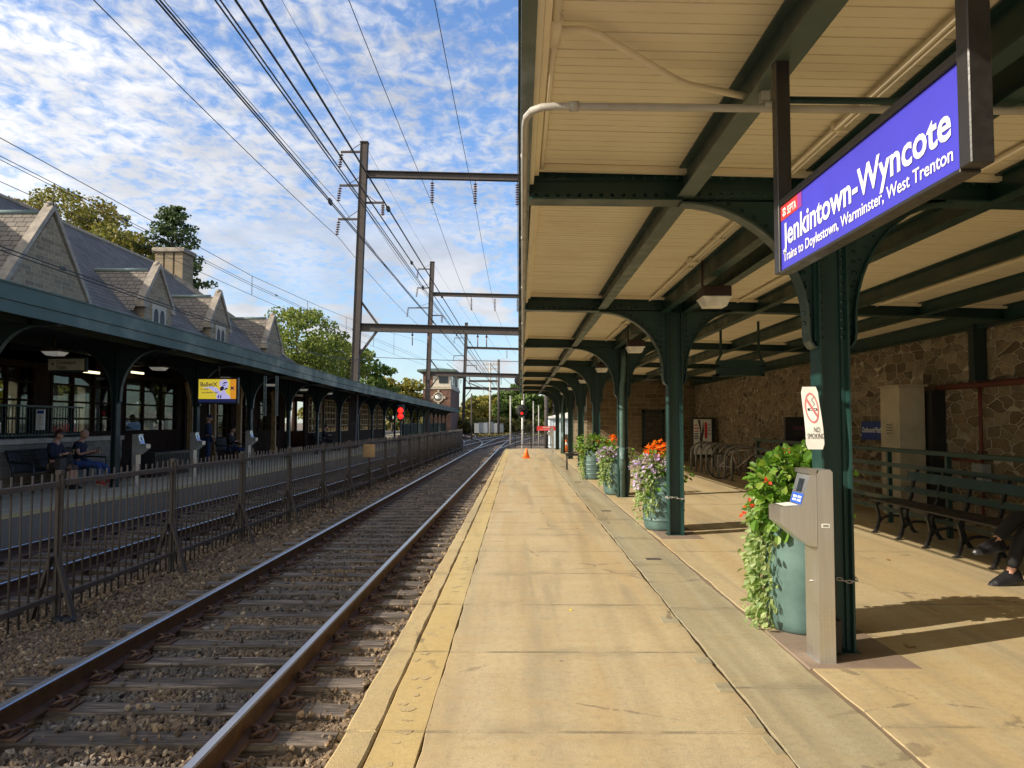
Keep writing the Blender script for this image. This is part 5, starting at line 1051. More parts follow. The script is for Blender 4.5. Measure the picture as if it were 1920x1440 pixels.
m = MB(); seg(m, -12.0, -8.03, -.20, -.03); build('roof', m, 'roof_metal', sc_)
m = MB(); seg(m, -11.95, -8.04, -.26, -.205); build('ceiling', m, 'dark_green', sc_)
LC = [17.9+4.5*k for k in range(-1, 19)]
for y in LC:
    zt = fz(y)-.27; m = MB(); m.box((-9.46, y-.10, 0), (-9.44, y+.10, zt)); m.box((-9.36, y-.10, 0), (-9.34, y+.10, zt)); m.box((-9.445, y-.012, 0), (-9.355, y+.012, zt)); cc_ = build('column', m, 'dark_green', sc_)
    m = MB(); m.box((-11.9, y-.05, zt-.20), (-8.06, y+.05, zt)); m.box((-11.9, y-.09, zt-.215), (-8.06, y+.09, zt-.20)); build('cross_beam', m, 'dark_green', sc_)
    for s in (-1, 1):
        m = MB(); x0 = -9.4+s*.06; pts = [(x0, 1.95), (x0+s*.04, 2.0)]+[(x0+s*(.9-.86*math.cos(t_)), 2.1+(zt-.2-2.1)*math.sin(t_)) for t_ in np.linspace(.02, PI/2, 9)]; m.prism(pts+[(x0, zt-.2)], y-.01, y+.01); m.m = 1; m.strip(pts, y-.05, y+.05, -s*.015); build('bracket', m, ['dark_green', 'green_bare'], cc_)
for x in (-8.6, -10.8):
    m = MB(); seg(m, x-.05, x+.05, -.46, -.265); build('purlin', m, 'dark_green', sc_)
far_nm = ['beside the Outbound Trains sign', 'just before the video screen', 'past the video screen', 'by the brown door posts', 'above the first glazed shelter bay', 'above the second shelter bay', 'above the third shelter bay', 'before the red signal', 'behind the red signal', 'near the far canopy end']
for k in range(9):
    y = 16.3+4.75*k; x = -9.9; z = 2.93; t = thing('canopy_lamp', 'flat white lamp under the station canopy '+far_nm[k], 'lamp', (x, y, z), 'lamps under the station canopy'); m = MB()
    m.add([(x-.12, y-.13, z), (x+.12, y-.13, z), (x+.12, y+.13, z), (x-.12, y+.13, z), (x-.19, y-.19, z+.08), (x+.19, y-.19, z+.08), (x+.19, y+.19, z+.08), (x-.19, y+.19, z+.08)], [(3, 2, 1, 0), (4, 5, 6, 7), (0, 1, 5, 4), (1, 2, 6, 5), (2, 3, 7, 6), (3, 0, 4, 7)]); build('diffuser', m, 'lamp_lit', t)
    m = MB(); m.box((x-.18, y-.18, z+.08), (x+.18, y+.18, z+.13)); m.tube([(x, y, z+.1), (x, y, fz(y)-.25)], .015, 6); build('housing', m, 'lamp_brown', t)
t = thing('platform_sign', 'cream Outbound Trains sign with an arrow hanging under the station canopy', 'sign', (-10, 17, 2.6)); y = 17.0; a = at(90, 694, y); b = at(158, 673, y)
m = MB(); m.box((a.x, y, a.z), (b.x, y+.06, b.z)); plain('sign_cream', (.46, .40, .27), .5); build('panel', m, 'sign_cream', t); m = MB(); m.box((a.x-.05, y+.01, a.z-.04), (b.x+.05, y+.08, b.z+.04)); m.tube([(a.x+.1, y+.03, b.z), (a.x+.1, y+.03, 3.5)], .012, 6); m.tube([(b.x-.1, y+.03, b.z), (b.x-.1, y+.03, 3.5)], .012, 6); build('frame', m, 'dark_green', t)
m = MB(); w = b.x-a.x; m.text('Outbound', (a.x+.22*w, y-.003, a.z+.135), (1, 0, 0), (0, 0, 1), .115, w*.54, .012); m.text('Trains', (a.x+.22*w, y-.003, a.z+.028), (1, 0, 0), (0, 0, 1), .115, w*.30, .012)
q = (a.x+.12*w, a.z+.16); m.add([(q[0]-.008, y-.003, q[1]-.04), (q[0]+.008, y-.003, q[1]-.04), (q[0]+.008, y-.003, q[1]+.01), (q[0]-.008, y-.003, q[1]+.01)], [(0, 1, 2, 3)]); m.add([(q[0]-.035, y-.003, q[1]-.01), (q[0], y-.003, q[1]-.055), (q[0]+.035, y-.003, q[1]-.01)], [(0, 1, 2)]); build('lettering', m, 'black_paint', t)
# the video screen
t = thing('video_screen', 'lit video screen with a yellow BalletX advertisement under the station canopy', 'screen', (-8.6, 22, 2.1)); y = 22.0; a = at(372, 748, y); b = at(443, 711, y); w = b.x-a.x; h = b.z-a.z
m = MB(); m.box((a.x-.05, y+.004, a.z-.14), (b.x+.05, y+.14, b.z+.05), .01); m.tube([((a.x+b.x)/2, y+.08, b.z), ((a.x+b.x)/2, y+.08, 3.45)], .04, 8); build('case', m, 'black_paint', t)
SP = lambda u, v, e=0.: (a.x+u*w, y-.001-e, a.z+v*h)
m = MB(); m.quad(SP(0, 0), SP(.84, 0), SP(.84, 1), SP(0, 1)); m.m = 1; m.quad(SP(.84, 0), SP(1, 0), SP(1, 1), SP(.84, 1)); m.m = 2; m.box((a.x, y, a.z-.10), (b.x, y+.02, a.z-.02)); sc2 = build('screen', m, ['tv_yellow', 'tv_orange', 'tv_blue'], t)
def poly(m, pts, e): m.add([SP(u, v, e) for u, v in pts], [tuple(range(len(pts)))])
m = MB(); m.m = 0; poly(m, [(.50, 0), (.86, 0), (.84, .14), (.74, .28), (.72, .42), (.66, .44), (.52, .30), (.46, .12)], .002); poly(m, [(.10, .56), (.30, .52), (.47, .30), (.52, .22), (.58, .34), (.50, .56), (.34, .64)], .0018)
poly(m, [(.70+.095*math.cos(k*PI/8), .72+.30*math.sin(k*PI/8)*(.93)) for k in range(16)], .003); poly(m, [(.56, .60), (.62, .72), (.60, .92), (.66, .99), (.60, .99), (.55, .86)], .0025)
m.m = 1
for q in ([(.58, .40), (.66, .44), (.69, .58), (.63, .66), (.57, .56)], [(.64, .76), (.74, .80), (.77, .86), (.68, .85)], [(.66, .66), (.72, .70), (.70, .73), (.64, .70)], [(.70, .44), (.78, .52), (.76, .58), (.68, .50)], [(.50, .10), (.56, .26), (.54, .02)], [(.56, .02), (.60, .24), (.62, .08)]): poly(m, q, .004)
m.m = 2; poly(m, [(.86, .80), (.93, .86), (.97, .76), (.93, .64), (.88, .70)], .003); m.m = 1; poly(m, [(.84, .48), (.87, .46), (.96, .62), (.93, .64)], .004); poly(m, [(.93, .46), (.96, .48), (.87, .63), (.84, .60)], .0041); build('picture', m, ['tv_lilac', 'tv_dark', 'signal_red' if False else 'tv_orange'], sc2)
m = MB(); m.text('BalletX', SP(.05, .64, .005), (1, 0, 0), (0, 0, 1), .17, w*.45, .014); build('lettering', m, 'tv_dark', sc2); m = MB(); m.text('"a wild,', SP(.05, .45, .005), (1, 0, 0), (0, 0, 1), .075, w*.22, .012); build('lettering', m, 'tv_dark', sc2); m = MB(); m.text('wonderful ride"', SP(.08, .29, .005), (1, 0, 0), (0, 0, 1), .075, w*.46, .012); build('lettering', m, 'tv_dark', sc2)
for x, lab in ((a.x+1.25, 'first'), (a.x+1.62, 'second')):
    m = MB(); 
    for q in (-.03, .03): m.box((x+q-.012, 23.98, 1.7), (x+q+.012, 24.02, 2.95))
    for k in range(7): m.bar((x-.03, 24, 1.8+k*.17), (x+.03, 24, 1.9+k*.17), .012, .012)
    tag(build('hanging_bracket', m, 'green_bare', org=(x, 24, 1.7)), '%s thin lattice strut hanging to the side of the video screen' % lab, 'bracket')
# fare readers on the station platform: copies turned to face the track
src = [o for o in bpy.data.objects if o.name == 'fare_reader'][0]
for (x, y), lab in (((-9.15, 18.4), 'sunlit fare reader post beside the seated man on the station platform'), ((-9.05, 21.4), 'fare reader post with grey head below the video screen'), ((-9.0, 25.6), 'fare reader post further along past the video screen')):
    c_ = copy_tree(src); c_.rotation_euler = (0, 0, PI); c_.location = (x, y, 0); c_['label'] = lab; c_['group'] = 'fare readers on the station platform'
m = MB(); m.box((-10.6, 20.9, 0), (-9.9, 23.3, .62)); 
for i in range(24): m.box((-9.9, 20.92+i*.1, .03), (-9.88, 20.97+i*.1, .60))
m.box((-10.64, 20.86, .62), (-9.86, 23.34, .68)); tag(build('planter_box', m, 'black_iron', org=(-10.2, 22, 0)), 'black ribbed planter box between the fare readers on the station platform', 'planter box')
# ================================================================== STATION BUILDING
sb = thing('station_building', 'stone railway station with slate roof and pointed gables behind the far canopy', 'building', (-14, 28, 0))
def wall_x(m, x0, x1, ya, yb, za, zb_, ops):
    ops = sorted(ops); y = ya
    for o in ops:
        if o[0] > y: m.box((x0, y, za), (x1, o[0], zb_))
        m.box((x0, o[0], za), (x1, o[1], o[2])); m.box((x0, o[0], o[3]), (x1, o[1], zb_)); y = o[1]
    if y < yb: m.box((x0, y, za), (x1, yb, zb_))
fro = [(11.2, 15.3, 1.15, 2.95), (15.8, 19.0, 1.15, 2.95), (19.6, 22.7, 1.15, 2.95), (23.3, 27.0, 1.15, 2.95), (29.6, 31.6, .8, 2.7), (33.0, 34.4, .5, 2.7), (35.3, 38.6, 1.0, 2.7)]
m = MB(); wall_x(m, -12.4, -12.0, 2, 39.5, -.1, 4.45, fro); build('wall', m, 'wood_brown', sb)
bko = [(18.+2.65*k, 20.3+2.65*k, .9, 3.4) for k in range(8)]
m = MB(); wall_x(m, -22.4, -22.0, 2, 39.5, -.1, 4.45, bko); build('wall', m, 'gable_stone', sb)
m = MB()
for xa, xb in ((-13.2, -12.4), (-16.2, -15.8), (-19.2, -18.8), (-22.0, -21.6)): m.box((xa, 39.1, -.1), (xb, 39.5, 4.45))
m.box((-21.6, 39.1, -.1), (-13.2, 39.5, .9)); m.box((-21.6, 39.1, 3.3), (-13.2, 39.5, 4.45)); m.box((-22, 2, -.1), (-12.4, 2.4, 4.45)); build('end_wall', m, 'gable_stone', sb)
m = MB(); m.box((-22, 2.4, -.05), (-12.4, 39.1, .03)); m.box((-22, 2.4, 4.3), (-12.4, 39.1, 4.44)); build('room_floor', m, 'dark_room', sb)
for (y0, y1, z0, z1) in fro:
    m = MB(); x = -12.0
    for q in (y0, y1-.09): m.box((x-.1, q, z0), (x+.03, q+.09, z1))
    for q in (z0, z1-.10): m.box((x-.1, y0+.09, q), (x+.028, y1-.09, q+.10))
    nv = max(1, int((y1-y0)/1.5)); nz = 4
    for i in range(1, nv+1): m.box((x-.07, y0+(y1-y0)*i/(nv+1)-.035, z0+.1), (x+.01, y0+(y1-y0)*i/(nv+1)+.035, z1-.1))
    for i in range(1, nz): m.box((x-.06, y0+.09, z0+(z1-z0)*i/nz-.025), (x+.005, y1-.09, z0+(z1-z0)*i/nz+.025))
    w_ = build('window', m, 'wood_brown', sb); m = MB(); m.box((x-.06, y0+.09, z0+.1), (x-.052, y1-.09, z1-.1)); build('glass', m, 'window_glass', w_)
for y0, y1 in ((27.5, 28.5), (31.9, 32.8)):
    m = MB(); m.box((-12.02, y0, 0), (-11.95, y1, 2.25)); 
    for q in (y0-.12, y1): m.box((-12.05, q, 0), (-11.90, q+.12, 2.9))
    for q in (y0+.12, (y0+y1)/2+.05): m.box((-11.955, q, .2), (-11.94, q+.32, .95)); m.box((-11.955, q, 1.1), (-11.94, q+.32, 2.1))
    d_ = build('door', m, 'wood_brown', sb); m = MB(); m.box((-11.95, y1-.16, .98), (-11.90, y1-.12, 1.14)); build('handle', m, 'steel', d_)
for y in (27.0, 29.0, 31.7, 33.0, 36.2):   # carved timber posts of the porch
    m = MB(); m.box((-11.62, y-.09, 0), (-11.44, y+.09, 3.0)); m.box((-11.66, y-.13, 0), (-11.40, y+.13, .35)); m.bar((-11.53, y-.10, 2.2), (-11.53, y-.45, 2.9), .08, .08); m.bar((-11.53, y+.10, 2.2), (-11.53, y+.45, 2.9), .08, .08); build('timber_post', m, 'wood_pale', sb)
RX, RZr, RS = -17.0, 8.9, .826; re = 35.4
def rz_(x): return RZr-RS*abs(x-RX)
m = MB(); eF, eB = -11.7, -22.3
m.add([(RX, 0, RZr), (RX, re, RZr), (eF, 39.9, rz_(eF)), (eF, 0, rz_(eF)), (eB, 39.9, rz_(eB)), (eB, 0, rz_(eB))], [(0, 3, 2, 1), (0, 1, 4, 5)])
m.add([(RX, 0, RZr-.25), (RX, re, RZr-.25), (eF+.1, 39.7, rz_(eF)-.25), (eF+.1, 0, rz_(eF)-.25), (eB-.1, 39.7, rz_(eB)-.25), (eB-.1, 0, rz_(eB)-.25)], [(0, 1, 2, 3), (0, 5, 4, 1)])
m.add([(RX, 0, RZr), (eF, 0, rz_(eF)), (eB, 0, rz_(eB))], [(0, 1, 2)]); rf = build('roof', m, 'slate_main', sb)
m = MB(); m.add([(RX, re, RZr), (eF, 39.9, rz_(eF)), (eB, 39.9, rz_(eB))], [(0, 1, 2)]); build('hip_roof', m, 'slate_gable', rf)
m = MB(); m.tube([(RX, 0, RZr+.02), (RX, re, RZr+.02), (eF, 39.9, rz_(eF)+.03)], .09, 6); m.bar((-16.4, 36.0, 8.35), (-13.4, 38.5, 5.95), .34, .30); build('ridge_cap', m, 'coping', rf)
def gable(yc, za, zs, hw, xf, win):
    m = MB(); m.prism([(yc-hw, 3.0), (yc+hw, 3.0), (yc+hw, zs), (yc, za-.12), (yc-hw, zs)], xf-.40, xf, 'x'); gw = build('gable', m, 'gable_stone', sb)
    m = MB(); sl = (za-zs)/hw
    for s in (-1, 1):
        a_ = Vector((yc, za+.02)); b_ = Vector((yc+s*(hw+.05), zs-.04)); d = (b_-a_).normalized(); nn = Vector((-d[1]*-1, d[0]*-1)) if False else Vector((abs(d[1])*s, abs(d[0])))
        m.prism([tuple(a_), tuple(b_), tuple(b_+nn*.13), tuple(a_+Vector((0, .20)))], xf-.20, xf+.05, 'x')
        m.box((xf-.24, yc+s*(hw-.12), zs-.20), (xf+.07, yc+s*(hw+.14), zs+.02))
    m.lathe([(.12, za+.05), (.10, za+.20), (.05, za+.25), (0, za+.26)], (xf-.08, yc, 0), 8); build('coping', m, 'coping', gw)
    m = MB(); zb_ = za-.06; hy = hw+.34; zl = zb_-sl*hy*.92; xb = RX+ (RZr-zb_)/RS
    for s in (-1, 1):
        xl = RX+(RZr-zl)/RS
        m.add([(xf-.18, yc, zb_), (xf-.18, yc+s*hy, zl), (min(xf-.19, xl), yc+s*hy, zl), (xb, yc, zb_)], [(0, 1, 2, 3) if s < 0 else (3, 2, 1, 0)])
    build('gable_roof', m, 'slate_gable', gw); m = MB(); m.tube([(xf-.4, yc, zb_+.02), (xb, yc, zb_+.02)], .07, 6); build('ridge_cap', m, 'roof_metal', gw)
    if win:
        zc0 = win; m = MB(); m.box((xf+.0, yc-.50, zc0-.42), (xf+.03, yc+.50, zc0+.40)); build('window_surround', m, 'white_stone', gw); m = MB()
        for o_ in (-.22, .22):
            pts = [(yc+o_-.15, zc0-.36), (yc+o_+.15, zc0-.36), (yc+o_+.15, zc0+.05)]+[(yc+o_+.15*math.cos(t_), zc0+.05+.22*math.sin(t_)) for t_ in np.linspace(.2, PI-.2, 7)]+[(yc+o_-.15, zc0+.05)]; m.prism(pts, xf+.031, xf+.036, 'x')
        build('window', m, 'window_dark', gw)
gable(19.5, 6.95, 4.15, 2.2, -12.0, 4.25); gable(25.4, 6.62, 5.40, .98, -12.0, 4.98); gable(30.7, 6.60, 5.38, .98, -12.0, 4.96); gable(37.5, 6.62, 5.2, 1.15, -12.0, 0)
m = MB(); cx0, cy0 = -16.75, 37.0; m.box((cx0-.70, cy0-.62, 4.4), (cx0+.70, cy0+.62, 7.55), .03); m.box((cx0-.76, cy0-.68, 7.55), (cx0+.76, cy0+.68, 7.68))
for sx in (-1, 0, 1): m.box((cx0+sx*.47-.19, cy0-.60, 7.68), (cx0+sx*.47+.19, cy0+.60, 9.62))
m.box((cx0-.60, cy0-.52, 7.68), (cx0+.60, cy0+.52, 9.6)); ch = build('chimney', m, 'gable_stone', sb); m = MB(); m.box((cx0-.80, cy0-.72, 9.62), (cx0+.80, cy0+.72, 9.85), .05); build('chimney_cap', m, 'coping', ch)
m = MB(); m.box((-12.0, 2, 4.30), (-11.55, 39.7, 4.46)); build('eave_gutter', m, 'dark_green', sb)
m = MB(); m.box((-11.30, 6, 0), (-11.0, 21.3, 1.02)); lw = tag(build('low_stone_wall', m, 'low_wall_stone', org=(-11.1, 14, 0)), 'low grey stone wall with pale cap behind the seated couple', 'wall'); m = MB(); m.box((-11.36, 6, 1.02), (-10.95, 21.34, 1.14), .015); build('cap', m, 'white_stone', lw)
t = thing('area_railing', 'dark green picket railing on top of the low stone wall', 'railing', (-11.15, 14, 1.14)); m = MB(); m.box((-11.17, 6, 1.86), (-11.13, 19.6, 1.90)); m.box((-11.17, 6, 1.20), (-11.13, 19.6, 1.23)); build('rail', m, 'far_green', t); m = MB()
for i in range(115): m.box((-11.158, 6.1+i*.117, 1.14), (-11.142, 6.116+i*.117, 1.87))
build('pickets', m, 'far_green', t)
t = thing('notice_board', 'white paper notice on the railing above the low stone wall', 'notice', (-11.1, 17.2, 1.3)); y = 17.0; a = at(67, 806, y); b = at(84, 768, y); m = MB(); m.box((a.x, y, a.z), (b.x, y+.02, b.z)); build('sheet', m, 'white_paint', t); m = MB(); m.box((a.x+.02, y-.003, b.z-.09), (b.x-.02, y-.001, b.z-.02)); m.m = 1
for i in range(12): m.box((a.x+.03, y-.003, a.z+.03+i*.026), (b.x-.03-.03*(i % 3), y-.001, a.z+.036+i*.026))
build('print', m, ['dark_blue', 'bag_grey'], t)
# glazed shelter further along
sh_ = thing('glazed_shelter', 'low glazed waiting shelter under the far stretch of the station canopy', 'shelter', (-11.5, 50, 0))
so_ = [(40.2+3.3*k, 42.9+3.3*k, .95, 2.75) for k in range(7)]
for x0, x1 in ((-11.12, -11.0), (-13.6, -13.48)):
    m = MB(); wall_x(m, x0, x1, 39.6, 63.5, -.1, 3.05, so_); build('wall', m, 'wood_brown', sh_)
for y0, y1, z0, z1 in so_:
    m = MB(); x = -11.0
    for q in (y0, y1-.08): m.box((x-.1, q, z0), (x+.03, q+.08, z1))
    for i in range(1, 4): m.box((x-.08, y0+(y1-y0)*i/4-.03, z0), (x+.01, y0+(y1-y0)*i/4+.03, z1))
    for i in range(0, 6): m.box((x-.075, y0+.08, z0+(z1-z0)*i/5-.025), (x+.005, y1-.08, z0+(z1-z0)*i/5+.025))
    w_ = build('window', m, 'wood_pale', sh_); m = MB(); m.box((x-.06, y0, z0), (x-.055, y1, z1)); build('glass', m, 'window_glass', w_)
m = MB(); m.box((-13.7, 39.6, 3.05), (-12.0, 63.6, 3.15)); m.box((-13.48, 63.3, -.1), (-11.12, 63.5, 3.05)); build('roof', m, 'roof_metal', sh_)
t = thing('platform_railing', 'dark picket railing along the far end of the station platform', 'railing', (-9.8, 80, 0)); m = MB(); m.box((-9.72, 64, 1.28), (-9.68, 104, 1.34)); m.box((-9.72, 64, .15), (-9.68, 104, .2)); build('rail', m, 'dark_green', t); m = MB()
for i in range(260): m.box((-9.71, 64+i*.153, .15), (-9.69, 64.03+i*.153, 1.3))
build('pickets', m, 'dark_green', t)
for (px, py, y), lab in (((172, 698, 20.4), 'short lit tube lamp inside the station window to the side of the green post'), ((258, 699, 23.5), 'lit tube lamp inside the station window nearer the video screen')):
    a = at(px, py, y); m = MB(); m.box((a.x-.03, a.y-.35, a.z-.03), (a.x+.03, a.y+.35, a.z+.03)); m.v = [(x, y_, z) for x, y_, z in m.v]; o_ = tag(build('tube_lamp', m, 'tube_lit', org=tuple(a)), lab, 'lamp', 'tube lamps in the station')
# parked cars beyond
def car(x, y, rz, mat, lab):
    t = thing('parked_car', lab, 'car', (0, 0, 0), 'cars parked beyond the station'); m = MB(); prof = [(-2.15, .35), (-2.2, .75), (-1.75, .92), (-1.15, .98), (-.45, 1.42), (.75, 1.46), (1.5, 1.02), (2.1, .92), (2.18, .4)]; m.prism(prof, -.86, .86); build('body', m, mat, t)
    m = MB(); m.prism([(-1.0, 1.0), (-.42, 1.36), (.72, 1.39), (1.32, 1.03)], -.872, .872); m.prism([(-1.16, .985), (-.46, 1.425), (-.38, 1.38), (-1.05, .96)], -.72, .72); build('windows', m, 'dark_glass', t)
    for ux in (-1.35, 1.35):
        for s in (-1, 1): m = MB(); m.lathe([(.10, -.1), (.32, -.09), (.33, .09), (.10, .1)], (ux, s*.80, .33), 16, 'y'); build('wheel', m, 'rubber', t)
    t.location = (x, y, .02); t.rotation_euler = (0, 0, rz)
car(-27, 36, .2, 'car_silver', 'silver car parked beyond the station windows'); car(-28.5, 47, .1, 'car_red', 'red car parked beyond the station windows'); car(-27, 52, -.1, 'car_blue', 'dark blue car parked beyond the station windows'); car(-24, 68, 1.3, 'car_silver', 'silver car seen between far canopy columns by the red signal'); car(-26, 74, 1.3, 'car_red', 'dark red car seen between far canopy columns by the red signal')
# ================================================================== SIGNALS, TOWER, GATE, FAR THINGS
t = thing('track_signal', 'pair of lit red signal lamps in front of the station canopy', 'signal', (-7, 47, 0)); y = 47.
a = at(751, 775, y); m = MB(); m.box((a.x-.20, y, a.z-.45), (a.x+.20, y+.25, a.z+.52), .04); m.tube([(a.x, y+.12, -.5), (a.x, y+.12, a.z)], .05, 8); build('mast', m, 'black_iron', t)
for py in (769.5, 780.5):
    q = at(751, py, y); m = MB(); m.lathe([(0, 0), (.17, 0), (.17, -.02), (.1, -.05), (0, -.06)], (q.x, y, q.z), 16, 'y'); build('lens', m, 'signal_red', t)
def disc_signal(px, py, y, r, lab, lit, mast):
    q = at(px, py, y); t = thing('target_signal', lab, 'signal', (q.x, y, 0)); m = MB(); m.lathe([(0, .06), (r, .05), (r, -.02), (r*.96, -.03), (0, -.03)], (q.x, y, q.z), 28, 'y'); build('target_disc', m, 'black_paint', t)
    if mast: m = MB(); m.tube([(q.x+.03, y+.16, -.5), (q.x+.03, y+.16, mast)], .055, 10); m.box((q.x-.10, y+.02, q.z-.1), (q.x+.16, y+.2, q.z+.1)); build('mast', m, 'white_paint', t)
    for i, (dx, dz) in enumerate(((.0, -.30*r/.35*.5), (-.11*r/.35, .09*r/.35), (.11*r/.35, .12*r/.35))):
        m = MB(); m.lathe([(0, -.035), (.085, -.035), (.095, -.15), (.08, -.15), (.075, -.045), (0, -.045)], (q.x+dx, y, q.z+dz), 14, 'y'); hd_ = build('hood', m, 'black_paint', t); m = MB(); m.lathe([(0, -.048), (.072, -.046), (.05, -.062), (0, -.068)], (q.x+dx, y, q.z+dz), 14, 'y'); build('lens', m, 'signal_red' if lit and i == 0 else 'steel', hd_)
disc_signal(978.5, 770, 45, .36, 'round black signal with one red lamp on a white mast at the platform end', True, 2.75)
disc_signal(976, 713, 45.2, .36, 'dark round signal half hidden by the canopy gutter, above the red lamp', False, 0)
m = MB(); q = at(982, 745, 45.3); m.tube([(q.x, 45.35, 1.5), (q.x, 45.35, 5.6)], .045, 8); tag(build('signal_mast', m, 'pipe_grey', org=(q.x, 45.3, 1.5)), 'thin mast behind the gutter carrying the upper round signal', 'mast')
t = thing('platform_gate', 'black iron gate across the end of the near platform', 'gate', (.8, 43.3, 0)); y = 43.3
gx = lambda px: at(px, 800, y).x
m = MB()
for px, zt in ((966, .85), (996, 1.40), (1036, 1.2)): x = gx(px); m.box((x-.03, y-.03, 0), (x+.03, y+.03, zt))
build('post', m, 'black_iron', t); m = MB(); m.bar((gx(966), y, .20), (gx(1038), y, .20), .04, .04); m.bar((gx(966), y, .80), (gx(996), y, 1.38), .04, .04); m.bar((gx(996), y, 1.22), (gx(1040), y, 1.22), .04, .04); build('rail', m, 'black_iron', t); m = MB()
for i in range(17): x = gx(966)+(gx(1036)-gx(966))*i/17; zt = .8+.58*min(1, (x-gx(966))/(gx(996)-gx(966))) if x < gx(996) else 1.22; m.box((x-.008, y-.008, .2), (x+.008, y+.008, zt))
build('pickets', m, 'black_iron', t)
t = thing('warning_banner', 'red warning banner with white lettering fixed across the platform gate', 'banner', (1.6, 43, 1)); y = 43.1; a = at(1006.5, 807.5, y); b = at(1042.5, 799.2, y); m = MB(); m.box((a.x, y, a.z), (b.x, y+.02, b.z)); build('sheet', m, 'sign_red', t); m = MB(); m.text('DANGER', ((a.x+b.x)/2, y-.004, b.z-.10), (1, 0, 0), (0, 0, 1), .09, .40, .02, 'CENTER'); build('lettering', m, 'sign_white', t); m = MB(); m.text('Do not walk beyond this point', ((a.x+b.x)/2, y-.004, a.z+.05), (1, 0, 0), (0, 0, 1), .05, .80, .0, 'CENTER'); build('lettering', m, 'sign_white', t)
def cone(px, py, y, h, lab, band):
    q = at(px, py, y); t = thing('traffic_cone', lab, 'cone', (q.x, y, 0)); m = MB(); m.lathe([(.15*h/.45, .02), (.03, h), (.0, h+.005)], (q.x, y, 0), 18); build('cone', m, 'cone_orange', t); m = MB(); m.box((q.x-.19*h/.45, y-.19*h/.45, 0), (q.x+.19*h/.45, y+.19*h/.45, .022), .008); build('base', m, 'cone_orange' if not band else 'rubber', t)
    if band: m = MB(); m.lathe([(.081*h/.45, .56*h), (.052*h/.45, .78*h)], (q.x, y, 0), 18); build('stripe', m, 'white_paint', t)
cone(987, 859, 32., .42, 'small plain orange cone alone on the platform walkway', False); cone(1061, 848, 38.5, .62, 'orange cone with white band between far columns', True)
src2 = copy_tree(src); src2.location = (1.58, 37.2, 0); src2.rotation_euler = (0, 0, 0); q = at(1036, 845, 39.6); src2.location = (q.x, 39.6, 0); src2['label'] = 'grey fare reader post near the platform gate under the red banner'; src2['group'] = 'fare readers'
m = MB(); q = at(1075, 880, 24.4)
for dx in (0, .55):
    for dy in (0, .5): m.tube([(q.x+dx-.2, 24.2+dy, 0), (q.x+dx-.2, 24.2+dy, .45)], .014, 6)
m.box((q.x-.24, 24.15, .45), (q.x+.42, 24.75, .50)); m.bar((q.x-.22, 24.45, .50), (q.x+.40, 24.45, .62), .5, .02); tag(build('folding_table', m, 'black_iron', org=(q.x, 24.4, 0)), 'low dark folding stand beside the far columns before the fourth planter', 'stand')
t = thing('signal_tower', 'square brick signal tower with flat green roof and round window beyond the station', 'tower', (-12, 118, -.5)); x0, x1, y0, y1 = -14.30, -10.15, 115., 132.
zb1, zb2, zr = 6.35, 6.95, 8.95
m = MB(); m.box((x0, y0, -.6), (x1, y1, zb1)); build('lower_wall', m, 'tower_brick', t); m = MB(); m.box((x0-.12, y0-.12, zb1), (x1+.12, y1+.12, zb2-.2)); build('stone_band', m, 'white_stone', t)
m = MB(); m.box((x0, y0, zb2-.2), (x0+1.45, y1, zr)); build('upper_brick', m, 'tower_brick', t); m = MB(); m.box((x0+1.46, y0+.02, zb2-.2), (x1-.01, y1-.02, zr)); build('upper_wall', m, 'tower_panel', t)
m = MB(); q0 = at(823, 718, 114.9); q1 = at(840, 702, 114.9); m.box((q0.x, 114.92, q0.z), (q1.x, 115.06, q1.z)); build('window', m, 'dark_glass', t); m = MB()
for i in range(4): m.box((x1-.02, y0+.8+i*4, 7.1), (x1+.05, y0+3.4+i*4, 8.6))
build('window', m, 'dark_glass', t); m = MB()
m.box((x0-.8, y0-.8, zr), (x1+.9, y1+.8, zr+.28)); m.add([(x0-.8, y0-.8, zr+.29), (x1+.9, y0-.8, zr+.29), (x1+.9, y1+.8, zr+.29), (x0-.8, y1+.8, zr+.29), ((x0+x1)/2, y0+2.5, zr+.75), ((x0+x1)/2, y1-2.5, zr+.75)], [(0, 1, 4), (1, 2, 5, 4), (2, 3, 5), (3, 0, 4, 5)]); plain('copper_green', (.085, .13, .11), .6, 0, .2, 1); build('roof', m, 'copper_green', t)
q = at(822, 745, 114.9); m = MB(); m.lathe([(0, .05), (.80, .05), (.80, -.05), (.62, -.08), (.62, -.02), (0, -.02)], (q.x, 114.95, q.z), 24, 'y')
for dx, dz in ((0, .9), (0, -.9), (.9, 0), (-.9, 0)): m.box((q.x+dx-.14, 114.86, q.z+dz-.2), (q.x+dx+.14, 115.0, q.z+dz+.2))
build('round_surround', m, 'white_stone', t); m = MB(); m.lathe([(0, -.03), (.61, -.03), (.61, -.035), (0, -.036)], (q.x, 114.95, q.z), 24, 'y'); build('round_window', m, 'steel', t)
